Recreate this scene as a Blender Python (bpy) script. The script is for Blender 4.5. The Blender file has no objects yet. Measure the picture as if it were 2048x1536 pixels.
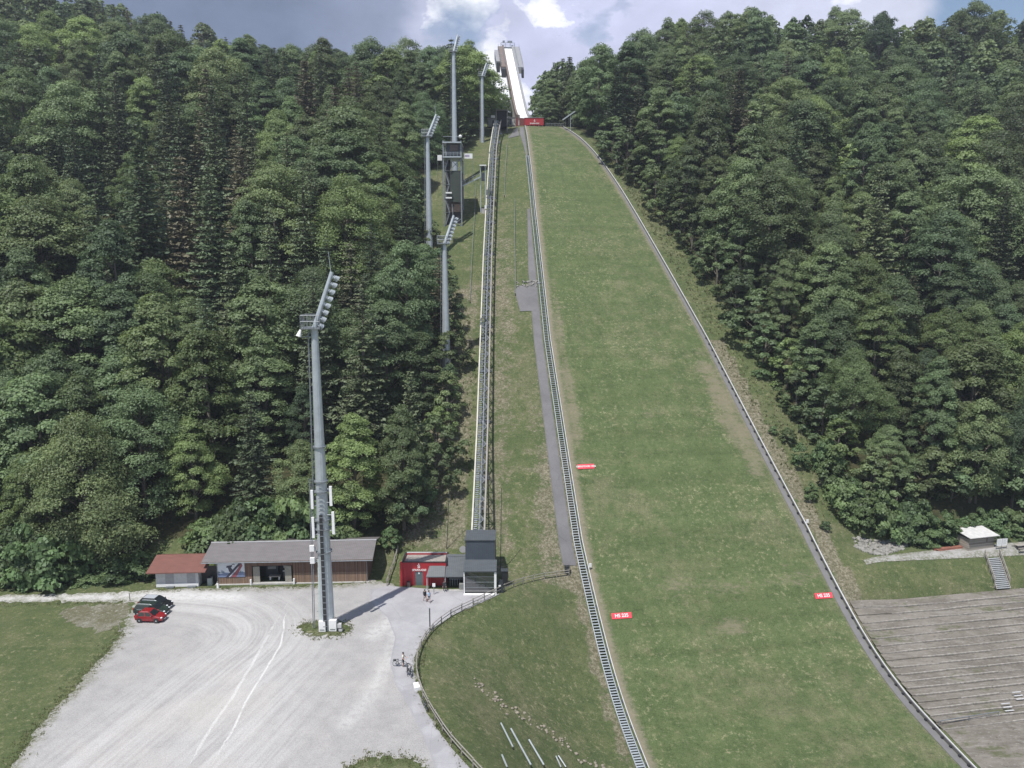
import bpy, bmesh, math, random
import numpy as np
from mathutils import Vector, Matrix

# ------------------------------------------------------------------ camera, sky, sun, exposure
SC = bpy.context.scene
COL = SC.collection
R = math.radians
FPX = 1500.0                       # focal length in photo pixels (2048 px wide)
PITCH = R(9.5)
CAMH = 47.0
cam = bpy.data.cameras.new('camera')
cam.sensor_width = 36.0
cam.lens = FPX / 2048 * 36.0
cam.clip_start = 0.5
cam.clip_end = 6000
camo = bpy.data.objects.new('camera', cam)
camo.location = (0, 0, CAMH)
camo.rotation_euler = (R(90) - PITCH, 0, 0)
COL.objects.link(camo)
SC.camera = camo

SUN_EL = R(65)
SUN_AZ = math.atan2(-0.57, -0.82)          # direction towards the sun in plan (behind left of the camera)
SV = Vector((math.sin(SUN_AZ) * math.cos(SUN_EL), math.cos(SUN_AZ) * math.cos(SUN_EL), math.sin(SUN_EL)))
sun = bpy.data.lights.new('sun', 'SUN')
sun.energy = 4.6
sun.angle = R(0.53)
sun.color = (1.0, 0.965, 0.90)
suno = bpy.data.objects.new('sun', sun)
suno.rotation_euler = SV.to_track_quat('Z', 'Y').to_euler()
suno.location = (-60, -80, 200)
COL.objects.link(suno)

world = bpy.data.worlds.new('World')
SC.world = world
world.use_nodes = True
def build_world():
    nt = world.node_tree; N = nt.nodes; L = nt.links
    N.clear()
    out = N.new('ShaderNodeOutputWorld')
    sky = N.new('ShaderNodeTexSky'); sky.sky_type = 'NISHITA'; sky.sun_disc = False
    sky.sun_elevation = SUN_EL; sky.sun_rotation = SUN_AZ; sky.air_density = 1.0; sky.dust_density = 0.6
    bg1 = N.new('ShaderNodeBackground'); bg1.inputs['Strength'].default_value = 0.10
    L.new(sky.outputs[0], bg1.inputs['Color'])
    tc = N.new('ShaderNodeTexCoord')
    def math_(op, a, b=None, clamp=False):
        m = N.new('ShaderNodeMath'); m.operation = op; m.use_clamp = clamp
        for i, v in enumerate((a, b)):
            if v is None: continue
            if isinstance(v, (int, float)): m.inputs[i].default_value = v
            else: L.new(v, m.inputs[i])
        return m.outputs[0]
    def noise(scale, detail, rough, off=(0, 0, 0), st=(1, 1, 1)):
        mp = N.new('ShaderNodeMapping'); mp.inputs['Location'].default_value = off; mp.inputs['Scale'].default_value = st
        L.new(tc.outputs['Generated'], mp.inputs['Vector'])
        n = N.new('ShaderNodeTexNoise'); n.inputs['Scale'].default_value = scale
        n.inputs['Detail'].default_value = detail; n.inputs['Roughness'].default_value = rough
        L.new(mp.outputs[0], n.inputs['Vector'])
        return n.outputs['Fac']
    sep = N.new('ShaderNodeSeparateXYZ'); L.new(tc.outputs['Generated'], sep.inputs[0])
    x = sep.outputs[0]; z = sep.outputs[2]
    def bump(dx, dz, sx, sz, src_x=x, src_z=z):          # soft cloud mass around one direction of the sky
        a = math_('DIVIDE', math_('SUBTRACT', src_x, dx), sx)
        b = math_('DIVIDE', math_('SUBTRACT', src_z, dz), sz)
        d = math_('ADD', math_('MULTIPLY', a, a), math_('MULTIPLY', b, b))
        return math_('SUBTRACT', 1.0, d, True)
    n1 = noise(6.0, 8, 0.62, (0.3, 0, 0.7), (1, 1, 1.8))
    n2 = noise(13.0, 8, 0.6, (2.1, 0.4, 0.1), (1, 1, 1.6))
    wig = math_('MULTIPLY', math_('SUBTRACT', n1, 0.5), 0.30)
    xx = math_('ADD', x, wig)
    zz = math_('ADD', z, math_('MULTIPLY', math_('SUBTRACT', n2, 0.5), 0.12))
    # cover: full cloud except a clear corner towards the right and a few torn blue holes
    cov = N.new('ShaderNodeMapRange'); cov.interpolation_type = 'SMOOTHSTEP'
    cov.inputs['From Min'].default_value = 0.462; cov.inputs['From Max'].default_value = 0.425
    L.new(math_('ADD', x, math_('MULTIPLY', wig, 0.25)), cov.inputs['Value'])
    hole = math_('MULTIPLY', bump(-0.075, 0.265, 0.055, 0.05, xx, zz), 0.75)
    hole2 = math_('MULTIPLY', bump(0.105, 0.275, 0.03, 0.03, xx, zz), 0.6)
    back = N.new('ShaderNodeMapRange')                    # broken cloud elsewhere round the sky
    back.inputs['From Min'].default_value = 0.46; back.inputs['From Max'].default_value = 0.60
    L.new(n1, back.inputs['Value'])
    isfront = N.new('ShaderNodeMapRange'); isfront.inputs['From Min'].default_value = 0.55; isfront.inputs['From Max'].default_value = 0.75
    L.new(sep.outputs[1], isfront.inputs['Value'])
    mixc = N.new('ShaderNodeMix'); mixc.data_type = 'FLOAT'
    L.new(isfront.outputs[0], mixc.inputs['Factor']); L.new(back.outputs[0], mixc.inputs['A']); L.new(cov.outputs[0], mixc.inputs['B'])
    cover = math_('SUBTRACT', math_('SUBTRACT', mixc.outputs['Result'], hole, True), hole2, True)
    # brightness of the cloud: dark rain cloud on the left, white edge in the middle, pale veil to the right
    ramp = N.new('ShaderNodeValToRGB'); ramp.color_ramp.interpolation = 'EASE'
    e = ramp.color_ramp.elements
    e[0].position = 0.0; e[0].color = (0.135, 0.18, 0.29, 1)
    e[1].position = 1.0; e[1].color = (0.72, 0.76, 0.93, 1)
    for p, c in ((0.36, (0.155, 0.20, 0.31, 1)), (0.425, (0.27, 0.32, 0.46, 1)), (0.445, (0.52, 0.55, 0.72, 1)), (0.54, (0.60, 0.63, 0.84, 1)), (0.75, (0.66, 0.69, 0.84, 1))):
        q = e.new(p); q.color = c
    L.new(math_('ADD', math_('MULTIPLY', math_('ADD', x, math_('MULTIPLY', wig, 0.35)), 0.5), 0.5), ramp.inputs[0])
    w1 = bump(-0.085, 0.305, 0.05, 0.035, xx, zz); w2 = bump(-0.02, 0.215, 0.05, 0.06, xx, zz)
    w3 = bump(0.035, 0.30, 0.035, 0.02, xx, zz); w4 = bump(0.40, 0.33, 0.11, 0.05, xx, zz)
    wsum = math_('ADD', math_('ADD', w1, w2), math_('ADD', w3, w4), True)
    wsum = math_('MULTIPLY', math_('POWER', wsum, 0.6), 0.95)
    mixw = N.new('ShaderNodeMix'); mixw.data_type = 'RGBA'
    L.new(wsum, mixw.inputs['Factor']); L.new(ramp.outputs[0], mixw.inputs['A']); mixw.inputs['B'].default_value = (1.05, 1.06, 1.1, 1)
    tex = N.new('ShaderNodeMix'); tex.data_type = 'RGBA'; tex.blend_type = 'MULTIPLY'; tex.inputs['Factor'].default_value = 1.0
    tr = N.new('ShaderNodeMapRange'); tr.inputs['From Min'].default_value = 0.3; tr.inputs['From Max'].default_value = 0.7
    tr.inputs['To Min'].default_value = 0.86; tr.inputs['To Max'].default_value = 1.12
    L.new(n2, tr.inputs['Value']); cmb = N.new('ShaderNodeCombineColor')
    for i in range(3): L.new(tr.outputs[0], cmb.inputs[i])
    L.new(mixw.outputs['Result'], tex.inputs['A']); L.new(cmb.outputs[0], tex.inputs['B'])
    bg2 = N.new('ShaderNodeBackground'); bg2.inputs['Strength'].default_value = 0.95
    L.new(tex.outputs['Result'], bg2.inputs['Color'])
    mx = N.new('ShaderNodeMixShader')
    L.new(cover, mx.inputs[0]); L.new(bg1.outputs[0], mx.inputs[1]); L.new(bg2.outputs[0], mx.inputs[2])
    L.new(mx.outputs[0], out.inputs['Surface'])
build_world()
SC.view_settings.view_transform = 'Standard'
SC.view_settings.look = 'None'
SC.view_settings.exposure = 0.28
SC.view_settings.gamma = 1.0
SC.cycles.use_denoising = True
SC.cycles.max_bounces = 5
SC.cycles.diffuse_bounces = 3
SC.cycles.transmission_bounces = 4
SC.cycles.transparent_max_bounces = 6
SC.cycles.caustics_reflective = False
SC.cycles.caustics_refractive = False

# ------------------------------------------------------------------ pixel <-> world helpers (photo pixels, 2048 x 1536)
CP, SP = math.cos(PITCH), math.sin(PITCH)
def raydir(px, py):
    v = (768 - py) / FPX
    return np.array([(px - 1024) / FPX, CP + v * SP, -SP + v * CP])
def at(px, py, y):                  # the point that stands y metres in front of the camera's foot
    d = raydir(px, py); t = y / d[1]
    return Vector((d[0] * t, y, CAMH + d[2] * t))
def onz(px, py, z=0.0):             # the point of a level plane
    d = raydir(px, py); t = (z - CAMH) / d[2]
    return Vector((d[0] * t, d[1] * t, z))
def hit(px, py, lift=0.0):          # the point of the terrain
    d = raydir(px, py)
    t0 = 40.0
    for k in range(4000):
        t = t0 + k * 0.25
        z = CAMH + d[2] * t
        if z < float(ground(d[0] * t, d[1] * t)): break
    a, b = t - 0.25, t
    for _ in range(20):
        m = (a + b) / 2
        if CAMH + d[2] * m < float(ground(d[0] * m, d[1] * m)): b = m
        else: a = m
    return Vector((d[0] * b, d[1] * b, CAMH + d[2] * b + lift))

# ------------------------------------------------------------------ terrain height
X0, Y0, Z0, PHI = 10.54, 256.07, 89.82, R(8.174)
SPH, CPH = math.sin(PHI), math.cos(PHI)
_S = np.linspace(-5, 260, 1061)
_sl = np.interp(_S, [-5, 0, 12, 30, 55, 90, 120, 140, 155, 170, 190, 215, 260], [10, 17.9, 21.0, 28.5, 34.3, 35.5, 35.4, 34.2, 28.5, 8.6, 2.25, 2.0, 1.0])
_dz = np.tan(np.radians(_sl)) * 0.25
_zh = np.concatenate([[0], np.cumsum((_dz[1:] + _dz[:-1]) / 2)])
_zh = Z0 - (_zh - np.interp(0, _S, _zh))
RAIL_H = 0.45
def zh(s): return np.interp(s, _S, _zh) - RAIL_H
def wid(s): return np.interp(s, [-20, 0, 30, 60, 100, 140, 170, 215, 260], [11.5, 12.65, 19.8, 26.1, 33.8, 38.65, 38.7, 38.8, 39.0])
def sn(x, y):
    return (x - X0) * SPH - (y - Y0) * CPH, (x - X0) * CPH + (y - Y0) * SPH
def xy(s, n):
    return X0 + s * SPH + n * CPH, Y0 - s * CPH + n * SPH
def smooth(t):
    t = np.clip(t, 0, 1); return t * t * (3 - 2 * t)
FENCE_PX = [(1138, 1152), (1115, 1155), (1080, 1160), (1040, 1170), (1000, 1186), (950, 1210), (905, 1232), (870, 1258), (848, 1285), (836, 1315), (833, 1345), (842, 1385), (862, 1425), (890, 1470), (925, 1512), (955, 1545), (985, 1580), (1020, 1620)]
_fb = [onz(*p) for p in FENCE_PX[4:]]
_by = [p.y for p in _fb][::-1]; _bx = [p.x for p in _fb][::-1]
_by = [-60.0, 30.0] + _by + [110.0, 125.0, 300.0]; _bx = [10.0, 6.0] + _bx + [0.5, 1.5, 1.5]
_yy = np.linspace(-120, 800, 1841)
_zl = np.interp(_yy, [-120, 107, 110, 130, 155, 195, 235, 253, 281, 331, 411, 520, 800], [0, 0, 0.3, 13, 31, 58.6, 81.5, 88.3, 93.5, 104, 112, 114, 116])
_k = np.hanning(13); _k /= _k.sum()
_zl = np.convolve(np.pad(_zl, 6, mode='edge'), _k, mode='valid')
_rng = np.random.RandomState(5)
_wv = [(_rng.uniform(0.03, 0.12), _rng.uniform(0.03, 0.12), _rng.uniform(0, 6.3), _rng.uniform(0.3, 1)) for _ in range(9)]
def lumps(x, y):
    r = 0
    for a, b, p, w in _wv: r = r + w * np.sin(a * x + p) * np.sin(b * y - p * 2)
    return r
def zside(x, y):
    z = np.interp(y, _yy, _zl)
    z = z + np.clip((-x - 85) / 130, 0, 1) * np.clip((y - 190) / 140, 0, 1) * 36
    z = z + smooth((x - 30) / 50) * smooth((y - 215) / 60) * 15
    return z
def ground(x, y, pit=False):
    x = np.asarray(x, float); y = np.asarray(y, float)
    s, n = sn(x, y)
    W = wid(s)
    zc = np.where(s > -3, zh(np.maximum(s, -3)), Z0 - RAIL_H)
    zs = zside(x, y)
    xl, _ = xy(s, -W / 2)                       # left edge of the hill at this s
    xb = np.interp(y, _by, _bx)
    t = np.clip((xl - 1.6 - x) / np.maximum(xl - 1.6 - xb, 4.0), 0, 1)
    tl = 0.35 * t + 0.65 * smooth(t)
    zleft = zc * (1 - tl) + zs * tl
    # right of the hill: same fall, a flat bench by the hut, terraces below it
    dr = n - W / 2 - 2.0
    bench = np.interp(s, [120, 134, 141, 146.5, 152, 155, 172, 190, 260], [0, 0, -2.2, 1.2, -0.6, 0.0, 0, 0, 0]) + 0.0
    zright = zc + smooth(dr / 8) * bench + np.clip(dr, 0, 60) * 0.02
    zz = np.where(n < -W / 2 - 1.6, zleft, np.where(n > W / 2 + 2, zright, zc))
    # beyond the take-off the mountain goes on as one slope
    u = smooth((-s - 2) / 26)
    zz = zz * (1 - u) + np.maximum(zs, zz * 0.6) * u
    am = smooth((np.abs(n) - W / 2 - 6) / 25) * smooth((y - 130) / 40)
    zz = zz + am * lumps(x, y) * 0.55
    if pit: zz = zz - 1.1 * smooth((s - 150.6) / 0.8) * smooth((172.7 - s) / 0.8) * smooth((n - W / 2 - 1.2) / 1.0)
    return zz
def gz(x, y, lift=0.0): return float(ground(x, y)) + lift

# ------------------------------------------------------------------ mesh builder and object helpers
class MB:
    def __init__(self): self.v = []; self.f = []; self.m = []
    def add(self, vs, fs, m=0):
        o = len(self.v); self.v += [tuple(p) for p in vs]
        self.f += [tuple(i + o for i in f) for f in fs]; self.m += [m] * len(fs); return self
    def frame(self, o, ax, ay, az, sx, sy, sz, m=0):          # a box: centre and three unit axes
        o = Vector(o); ax = Vector(ax) * sx / 2; ay = Vector(ay) * sy / 2; az = Vector(az) * sz / 2
        vs = [o + ax * a + ay * b + az * c for c in (-1, 1) for b in (-1, 1) for a in (-1, 1)]
        return self.add(vs, [(0, 2, 3, 1), (4, 5, 7, 6), (0, 1, 5, 4), (2, 6, 7, 3), (0, 4, 6, 2), (1, 3, 7, 5)], m)
    def box(self, c, s, rz=0.0, m=0):
        ca, sa = math.cos(rz), math.sin(rz)
        return self.frame(c, (ca, sa, 0), (-sa, ca, 0), (0, 0, 1), s[0], s[1], s[2], m)
    def box2(self, a, b, m=0):                                  # by its two corners
        return self.box([(a[i] + b[i]) / 2 for i in range(3)], [abs(b[i] - a[i]) for i in range(3)], 0, m)
    def beam(self, p, q, w, h, m=0, up=(0, 0, 1)):
        p = Vector(p); q = Vector(q); d = q - p; l = d.length
        if l < 1e-6: return self
        d /= l; u = Vector(up); sd = d.cross(u)
        if sd.length < 1e-4: sd = d.cross(Vector((1, 0, 0)))
        sd.normalize(); u = sd.cross(d)
        return self.frame((p + q) / 2, d, sd, u, l, w, h, m)
    def tube(self, p, q, r0, r1=None, n=8, m=0, caps=True):
        r1 = r0 if r1 is None else r1
        p = Vector(p); q = Vector(q); d = (q - p)
        if d.length < 1e-6: return self
        d.normalize(); a = d.orthogonal().normalized(); b = d.cross(a)
        vs = []
        for c, r in ((p, r0), (q, r1)):
            for i in range(n):
                t = 2 * math.pi * i / n; vs.append(c + a * math.cos(t) * r + b * math.sin(t) * r)
        fs = [(i, (i + 1) % n, n + (i + 1) % n, n + i) for i in range(n)]
        if caps: fs += [tuple(range(n - 1, -1, -1)), tuple(range(n, 2 * n))]
        return self.add(vs, fs, m)
    def path(self, pts, r, n=6, m=0):
        for a, b in zip(pts[:-1], pts[1:]): self.tube(a, b, r, r, n, m)
        return self
    def lathe(self, prof, c=(0, 0, 0), n=16, m=0, axis='z'):
        vs = []
        for r, h in prof:
            for i in range(n):
                t = 2 * math.pi * i / n; a, b = r * math.cos(t), r * math.sin(t)
                p = (a, b, h) if axis == 'z' else ((a, h, b) if axis == 'y' else (h, a, b))
                vs.append((p[0] + c[0], p[1] + c[1], p[2] + c[2]))
        fs = []
        for k in range(len(prof) - 1):
            for i in range(n):
                fs.append((k * n + i, k * n + (i + 1) % n, (k + 1) * n + (i + 1) % n, (k + 1) * n + i))
        fs += [tuple(range(n - 1, -1, -1)), tuple((len(prof) - 1) * n + i for i in range(n))]
        return self.add(vs, fs, m)
    def prism(self, poly, d, m=0):                              # planar polygon pushed along vector d
        k = len(poly); poly = [Vector(p) for p in poly]; d = Vector(d)
        return self.add(poly + [p + d for p in poly], [tuple(range(k - 1, -1, -1)), tuple(range(k, 2 * k))] + [(i, (i + 1) % k, k + (i + 1) % k, k + i) for i in range(k)], m)
    def blob(self, c, r, seed=0, sq=(1, 1, 1), rough=0.25, m=0, sub=1):
        bm = bmesh.new(); bmesh.ops.create_icosphere(bm, subdivisions=sub, radius=1)
        rnd = random.Random(seed); vs = []
        for v in bm.verts:
            k = 1 + rnd.uniform(-rough, rough); vs.append((c[0] + v.co.x * r * sq[0] * k, c[1] + v.co.y * r * sq[1] * k, c[2] + v.co.z * r * sq[2] * k))
        fs = [tuple(v.index for v in f.verts) for f in bm.faces]; bm.free()
        return self.add(vs, fs, m)
    def build(self, name, mats, parent=None, smooth_=False):
        off = Vector(parent_world(parent)) if parent else Vector((0, 0, 0))
        me = bpy.data.meshes.new(name)
        me.from_pydata([(a - off.x, b - off.y, c - off.z) for a, b, c in self.v], [], self.f)
        if not isinstance(mats, (list, tuple)): mats = [mats]
        for mt in mats: me.materials.append(mt)
        me.polygons.foreach_set('material_index', self.m)
        bm = bmesh.new(); bm.from_mesh(me); bmesh.ops.recalc_face_normals(bm, faces=bm.faces); bm.to_mesh(me); bm.free()
        if smooth_: me.polygons.foreach_set('use_smooth', [True] * len(me.polygons))
        me.update()
        o = bpy.data.objects.new(name, me); COL.objects.link(o)
        if parent: o.parent = parent
        return o
def parent_world(o):
    v = Vector((0, 0, 0))
    while o is not None:
        v = v + o.location; o = o.parent
    return v
def tag(o, label=None, cat=None, group=None, kind=None):
    if label: o['label'] = label
    if cat: o['category'] = cat
    if group: o['group'] = group
    if kind: o['kind'] = kind
    return o
def thing(name, label, cat, loc=(0, 0, 0), group=None):
    o = bpy.data.objects.new(name, None); o.empty_display_size = 0.5; COL.objects.link(o)
    o.location = loc
    return tag(o, label, cat, group)
KIDS = {}
def copy_tree(o, parent=None):
    c = o.copy(); COL.objects.link(c)
    if parent: c.parent = parent
    for ch in list(o.children): copy_tree(ch, c)
    return c
def np_mesh(name, V, F, mats, mi=None, attrs=None, smooth_=False):
    me = bpy.data.meshes.new(name)
    V = np.ascontiguousarray(V, np.float32); F = np.ascontiguousarray(F, np.int32)
    k = F.shape[1]
    me.vertices.add(len(V)); me.vertices.foreach_set('co', V.ravel())
    me.loops.add(F.size); me.loops.foreach_set('vertex_index', F.ravel())
    me.polygons.add(len(F)); me.polygons.foreach_set('loop_start', np.arange(0, F.size, k, dtype=np.int32))
    try: me.polygons.foreach_set('loop_total', np.full(len(F), k, np.int32))
    except Exception: pass
    for m in (mats if isinstance(mats, (list, tuple)) else [mats]): me.materials.append(m)
    if mi is not None: me.polygons.foreach_set('material_index', np.asarray(mi, np.int32))
    for an, (dom, arr) in (attrs or {}).items():
        a = me.attributes.new(an, 'FLOAT', dom); a.data.foreach_set('value', np.asarray(arr, np.float32))
    if smooth_: me.polygons.foreach_set('use_smooth', np.ones(len(F), bool))
    me.update(calc_edges=True); me.validate()
    return me
def text_mesh(body, size, name, mat, depth=0.01, parent=None, matrix=None, align='CENTER'):
    cu = bpy.data.curves.new(name, 'FONT'); cu.body = body; cu.size = size; cu.extrude = depth; cu.align_x = align; cu.align_y = 'CENTER'
    cu.offset = 0.012 * size
    t = bpy.data.objects.new(name, cu); COL.objects.link(t)
    dg = bpy.context.evaluated_depsgraph_get()
    me = bpy.data.meshes.new_from_object(t.evaluated_get(dg))
    bpy.data.objects.remove(t); bpy.data.curves.remove(cu)
    me.name = name; me.materials.clear(); me.materials.append(mat)
    if matrix is not None: me.transform(matrix)
    o = bpy.data.objects.new(name, me); COL.objects.link(o)
    if parent:
        me.transform(Matrix.Translation(-parent_world(parent))); o.parent = parent
    return o
# ------------------------------------------------------------------ materials
class NT:
    def __init__(self, name):
        self.m = bpy.data.materials.new(name); self.m.use_nodes = True
        self.t = self.m.node_tree; self.N = self.t.nodes; self.L = self.t.links
        self.b = self.N['Principled BSDF']; self.out = self.N['Material Output']
        self.tc = self.N.new('ShaderNodeTexCoord')
    def val(self, v, sock):
        if isinstance(v, (int, float)): sock.default_value = v
        elif isinstance(v, (tuple, list)): sock.default_value = (*v, 1) if len(v) == 3 and sock.type == 'RGBA' else v
        else: self.L.new(v, sock)
    def noise(self, scale, detail=4, rough=0.55, st=(1, 1, 1), rot=(0, 0, 0), loc=(0, 0, 0), coord='Object', dist=0.0, vec=None):
        mp = self.N.new('ShaderNodeMapping'); mp.inputs['Scale'].default_value = st; mp.inputs['Rotation'].default_value = rot; mp.inputs['Location'].default_value = loc
        self.L.new(vec if vec is not None else self.tc.outputs[coord], mp.inputs['Vector'])
        n = self.N.new('ShaderNodeTexNoise'); n.inputs['Scale'].default_value = scale; n.inputs['Detail'].default_value = detail; n.inputs['Roughness'].default_value = rough
        n.inputs['Distortion'].default_value = dist
        self.L.new(mp.outputs[0], n.inputs['Vector']); return n.outputs['Fac']
    def voro(self, scale, st=(1, 1, 1), feature='F1', out='Distance'):
        mp = self.N.new('ShaderNodeMapping'); mp.inputs['Scale'].default_value = st
        self.L.new(self.tc.outputs['Object'], mp.inputs['Vector'])
        n = self.N.new('ShaderNodeTexVoronoi'); n.feature = feature; n.inputs['Scale'].default_value = scale
        self.L.new(mp.outputs[0], n.inputs['Vector']); return n.outputs[out]
    def ramp(self, fac, a, b, lo=0.0, hi=1.0, sm=True):
        m = self.N.new('ShaderNodeMapRange'); m.interpolation_type = 'SMOOTHSTEP' if sm else 'LINEAR'
        m.inputs['From Min'].default_value = a; m.inputs['From Max'].default_value = b; m.inputs['To Min'].default_value = lo; m.inputs['To Max'].default_value = hi
        self.val(fac, m.inputs['Value']); return m.outputs[0]
    def mix(self, fac, a, b, blend='MIX'):
        m = self.N.new('ShaderNodeMix'); m.data_type = 'RGBA'; m.blend_type = blend
        self.val(fac, m.inputs['Factor']); self.val(a, m.inputs['A']); self.val(b, m.inputs['B']); return m.outputs['Result']
    def math(self, op, a, b=None, clamp=False):
        m = self.N.new('ShaderNodeMath'); m.operation = op; m.use_clamp = clamp
        self.val(a, m.inputs[0])
        if b is not None: self.val(b, m.inputs[1])
        return m.outputs[0]
    def attr(self, name):
        a = self.N.new('ShaderNodeAttribute'); a.attribute_name = name; return a.outputs['Fac']
    def rnd(self): return self.N.new('ShaderNodeObjectInfo').outputs['Random']
    def scale(self, col, k):
        h = self.N.new('ShaderNodeHueSaturation'); self.val(col, h.inputs['Color']); self.val(k, h.inputs['Value']); return h.outputs[0]
    def hsv(self, col, h_=0.5, s_=1.0, v_=1.0):
        h = self.N.new('ShaderNodeHueSaturation'); self.val(col, h.inputs['Color']); self.val(h_, h.inputs['Hue']); self.val(s_, h.inputs['Saturation']); self.val(v_, h.inputs['Value']); return h.outputs[0]
    def sep(self, coord='Object'):
        s = self.N.new('ShaderNodeSeparateXYZ'); self.L.new(self.tc.outputs[coord], s.inputs[0]); return s.outputs
    def bump(self, h, strength=0.4, dist=0.1):
        b = self.N.new('ShaderNodeBump'); b.inputs['Strength'].default_value = strength; b.inputs['Distance'].default_value = dist
        self.L.new(h, b.inputs['Height']); self.L.new(b.outputs[0], self.b.inputs['Normal'])
    def set(self, col=None, rough=0.8, metal=0.0, spec=None):
        if col is not None: self.val(col, self.b.inputs['Base Color'])
        self.val(rough, self.b.inputs['Roughness']); self.b.inputs['Metallic'].default_value = metal
        if spec is not None: self.b.inputs['Specular IOR Level'].default_value = spec
        return self.m
MATS = {}
def simple(name, col, rough=0.6, metal=0.0, var=0.12, scale=3.0, bump=0.0, spec=None, st=(1, 1, 1)):
    if name in MATS: return MATS[name]
    t = NT(name)
    n = t.noise(scale, 5, 0.6, st)
    c = t.scale(col, t.ramp(n, 0.3, 0.7, 1 - var, 1 + var, False))
    if bump: t.bump(t.noise(scale * 4, 4, 0.6, st), bump, 0.03)
    MATS[name] = t.set(c, rough, metal, spec)
    return MATS[name]

def grass_mat(name, g1, g2, dry, dry_amt=0.5, hill=False, forest=False, fine=1.0):
    t = NT(name)
    big = t.noise(0.045, 5, 0.6); mid = t.noise(0.35, 5, 0.65, loc=(7, 3, 1)); sm = t.noise(2.2 * fine, 4, 0.7); tiny = t.noise(7.0 * fine, 3, 0.7, loc=(3, 9, 2))
    c = t.mix(t.ramp(mid, 0.3, 0.72), g1, g2)
    d = t.math('ADD', t.math('MULTIPLY', big, 0.55), t.math('MULTIPLY', mid, 0.45))
    c = t.mix(t.math('MULTIPLY', t.ramp(d, 0.46, 0.66), dry_amt), c, dry)
    # light dry blades and dark gaps
    c = t.mix(t.ramp(sm, 0.56, 0.75, 0, 0.60), c, tuple(min(1, k * 1.5) for k in dry))
    c = t.mix(t.ramp(tiny, 0.30, 0.56, 0.62, 0), c, tuple(k * 0.34 for k in g1))
    c = t.mix(t.ramp(tiny, 0.60, 0.80, 0, 0.5), c, tuple(min(1, k * 1.9) for k in g2))
    fk = t.noise(1.5 * fine, 4, 0.8, (1, 1, 1), loc=(11, 2, 6)); fz = t.noise(0.12, 4, 0.6, loc=(5, 5, 2))
    c = t.mix(t.math('MULTIPLY', t.ramp(fk, 0.54, 0.66), t.ramp(fz, 0.36, 0.62, 0.15, 0.75)), c, tuple(min(1, k * 1.55) for k in dry))
    c = t.mix(t.ramp(fk, 0.46, 0.32, 0, 0.6), c, tuple(k * 0.5 for k in g1))
    if hill:
        # worn bare patches where the mats and the mower wear the slope
        s_ = t.attr('along'); e_ = t.attr('edge')
        cv = t.N.new('ShaderNodeCombineXYZ'); t.L.new(s_, cv.inputs[0]); t.L.new(t.math('MULTIPLY', e_, 0.03), cv.inputs[1])
        band = t.noise(0.45, 3, 0.7, vec=cv.outputs[0]); cv2 = t.N.new('ShaderNodeCombineXYZ'); t.L.new(e_, cv2.inputs[0]); t.L.new(t.math('MULTIPLY', s_, 0.02), cv2.inputs[1])
        lane = t.noise(0.7, 3, 0.7, vec=cv2.outputs[0])
        c = t.scale(c, t.math('MULTIPLY', t.ramp(band, 0.3, 0.7, 0.88, 1.12, False), t.ramp(lane, 0.3, 0.7, 0.92, 1.08, False)))
        worn = t.noise(0.30, 6, 0.75, (0.45, 1, 1), loc=(4, 4, 4)); fleck = t.noise(1.9, 5, 0.8, (0.5, 1, 1), loc=(1, 1, 8))
        base = t.math('ADD', t.math('MULTIPLY', worn, 0.6), t.math('MULTIPLY', fleck, 0.4))
        zone = t.attr('worn')
        w = t.ramp(t.math('ADD', base, t.math('MULTIPLY', zone, 0.28)), 0.62, 0.80)
        c = t.mix(t.math('MULTIPLY', w, 0.75), c, (0.20, 0.175, 0.125))
        ed = t.ramp(t.math('ADD', e_, t.math('MULTIPLY', t.math('SUBTRACT', fleck, 0.5), 2.6)), 0.2, 1.6, 0.8, 0)
        c = t.mix(ed, c, (0.23, 0.20, 0.155))
    if forest:
        fo = t.attr('forest')
        edge = t.ramp(t.math('ADD', fo, t.math('MULTIPLY', t.math('SUBTRACT', mid, 0.5), 0.9)), 0.35, 0.7)
        soil = t.mix(t.ramp(sm, 0.35, 0.65), (0.032, 0.036, 0.018), (0.070, 0.066, 0.034))
        c = t.mix(edge, c, soil)
        ba = t.attr('bare')
        bare = t.ramp(t.math('ADD', t.math('ADD', t.math('MULTIPLY', mid, 0.55), t.math('MULTIPLY', sm, 0.45)), t.math('MULTIPLY', ba, 0.3)), 0.62, 0.76)
        stony = t.mix(t.ramp(t.noise(2.3, 5, 0.85, loc=(2, 5, 5)), 0.40, 0.66), (0.095, 0.082, 0.055), (0.32, 0.285, 0.225))
        c = t.mix(t.math('MULTIPLY', bare, 0.75), c, stony)
    hgt = t.math('ADD', t.math('MULTIPLY', sm, 0.6), t.math('MULTIPLY', tiny, 0.4))
    t.bump(hgt, 0.55, 0.35)
    return t.set(c, 0.95, 0, 0.15)
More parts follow.
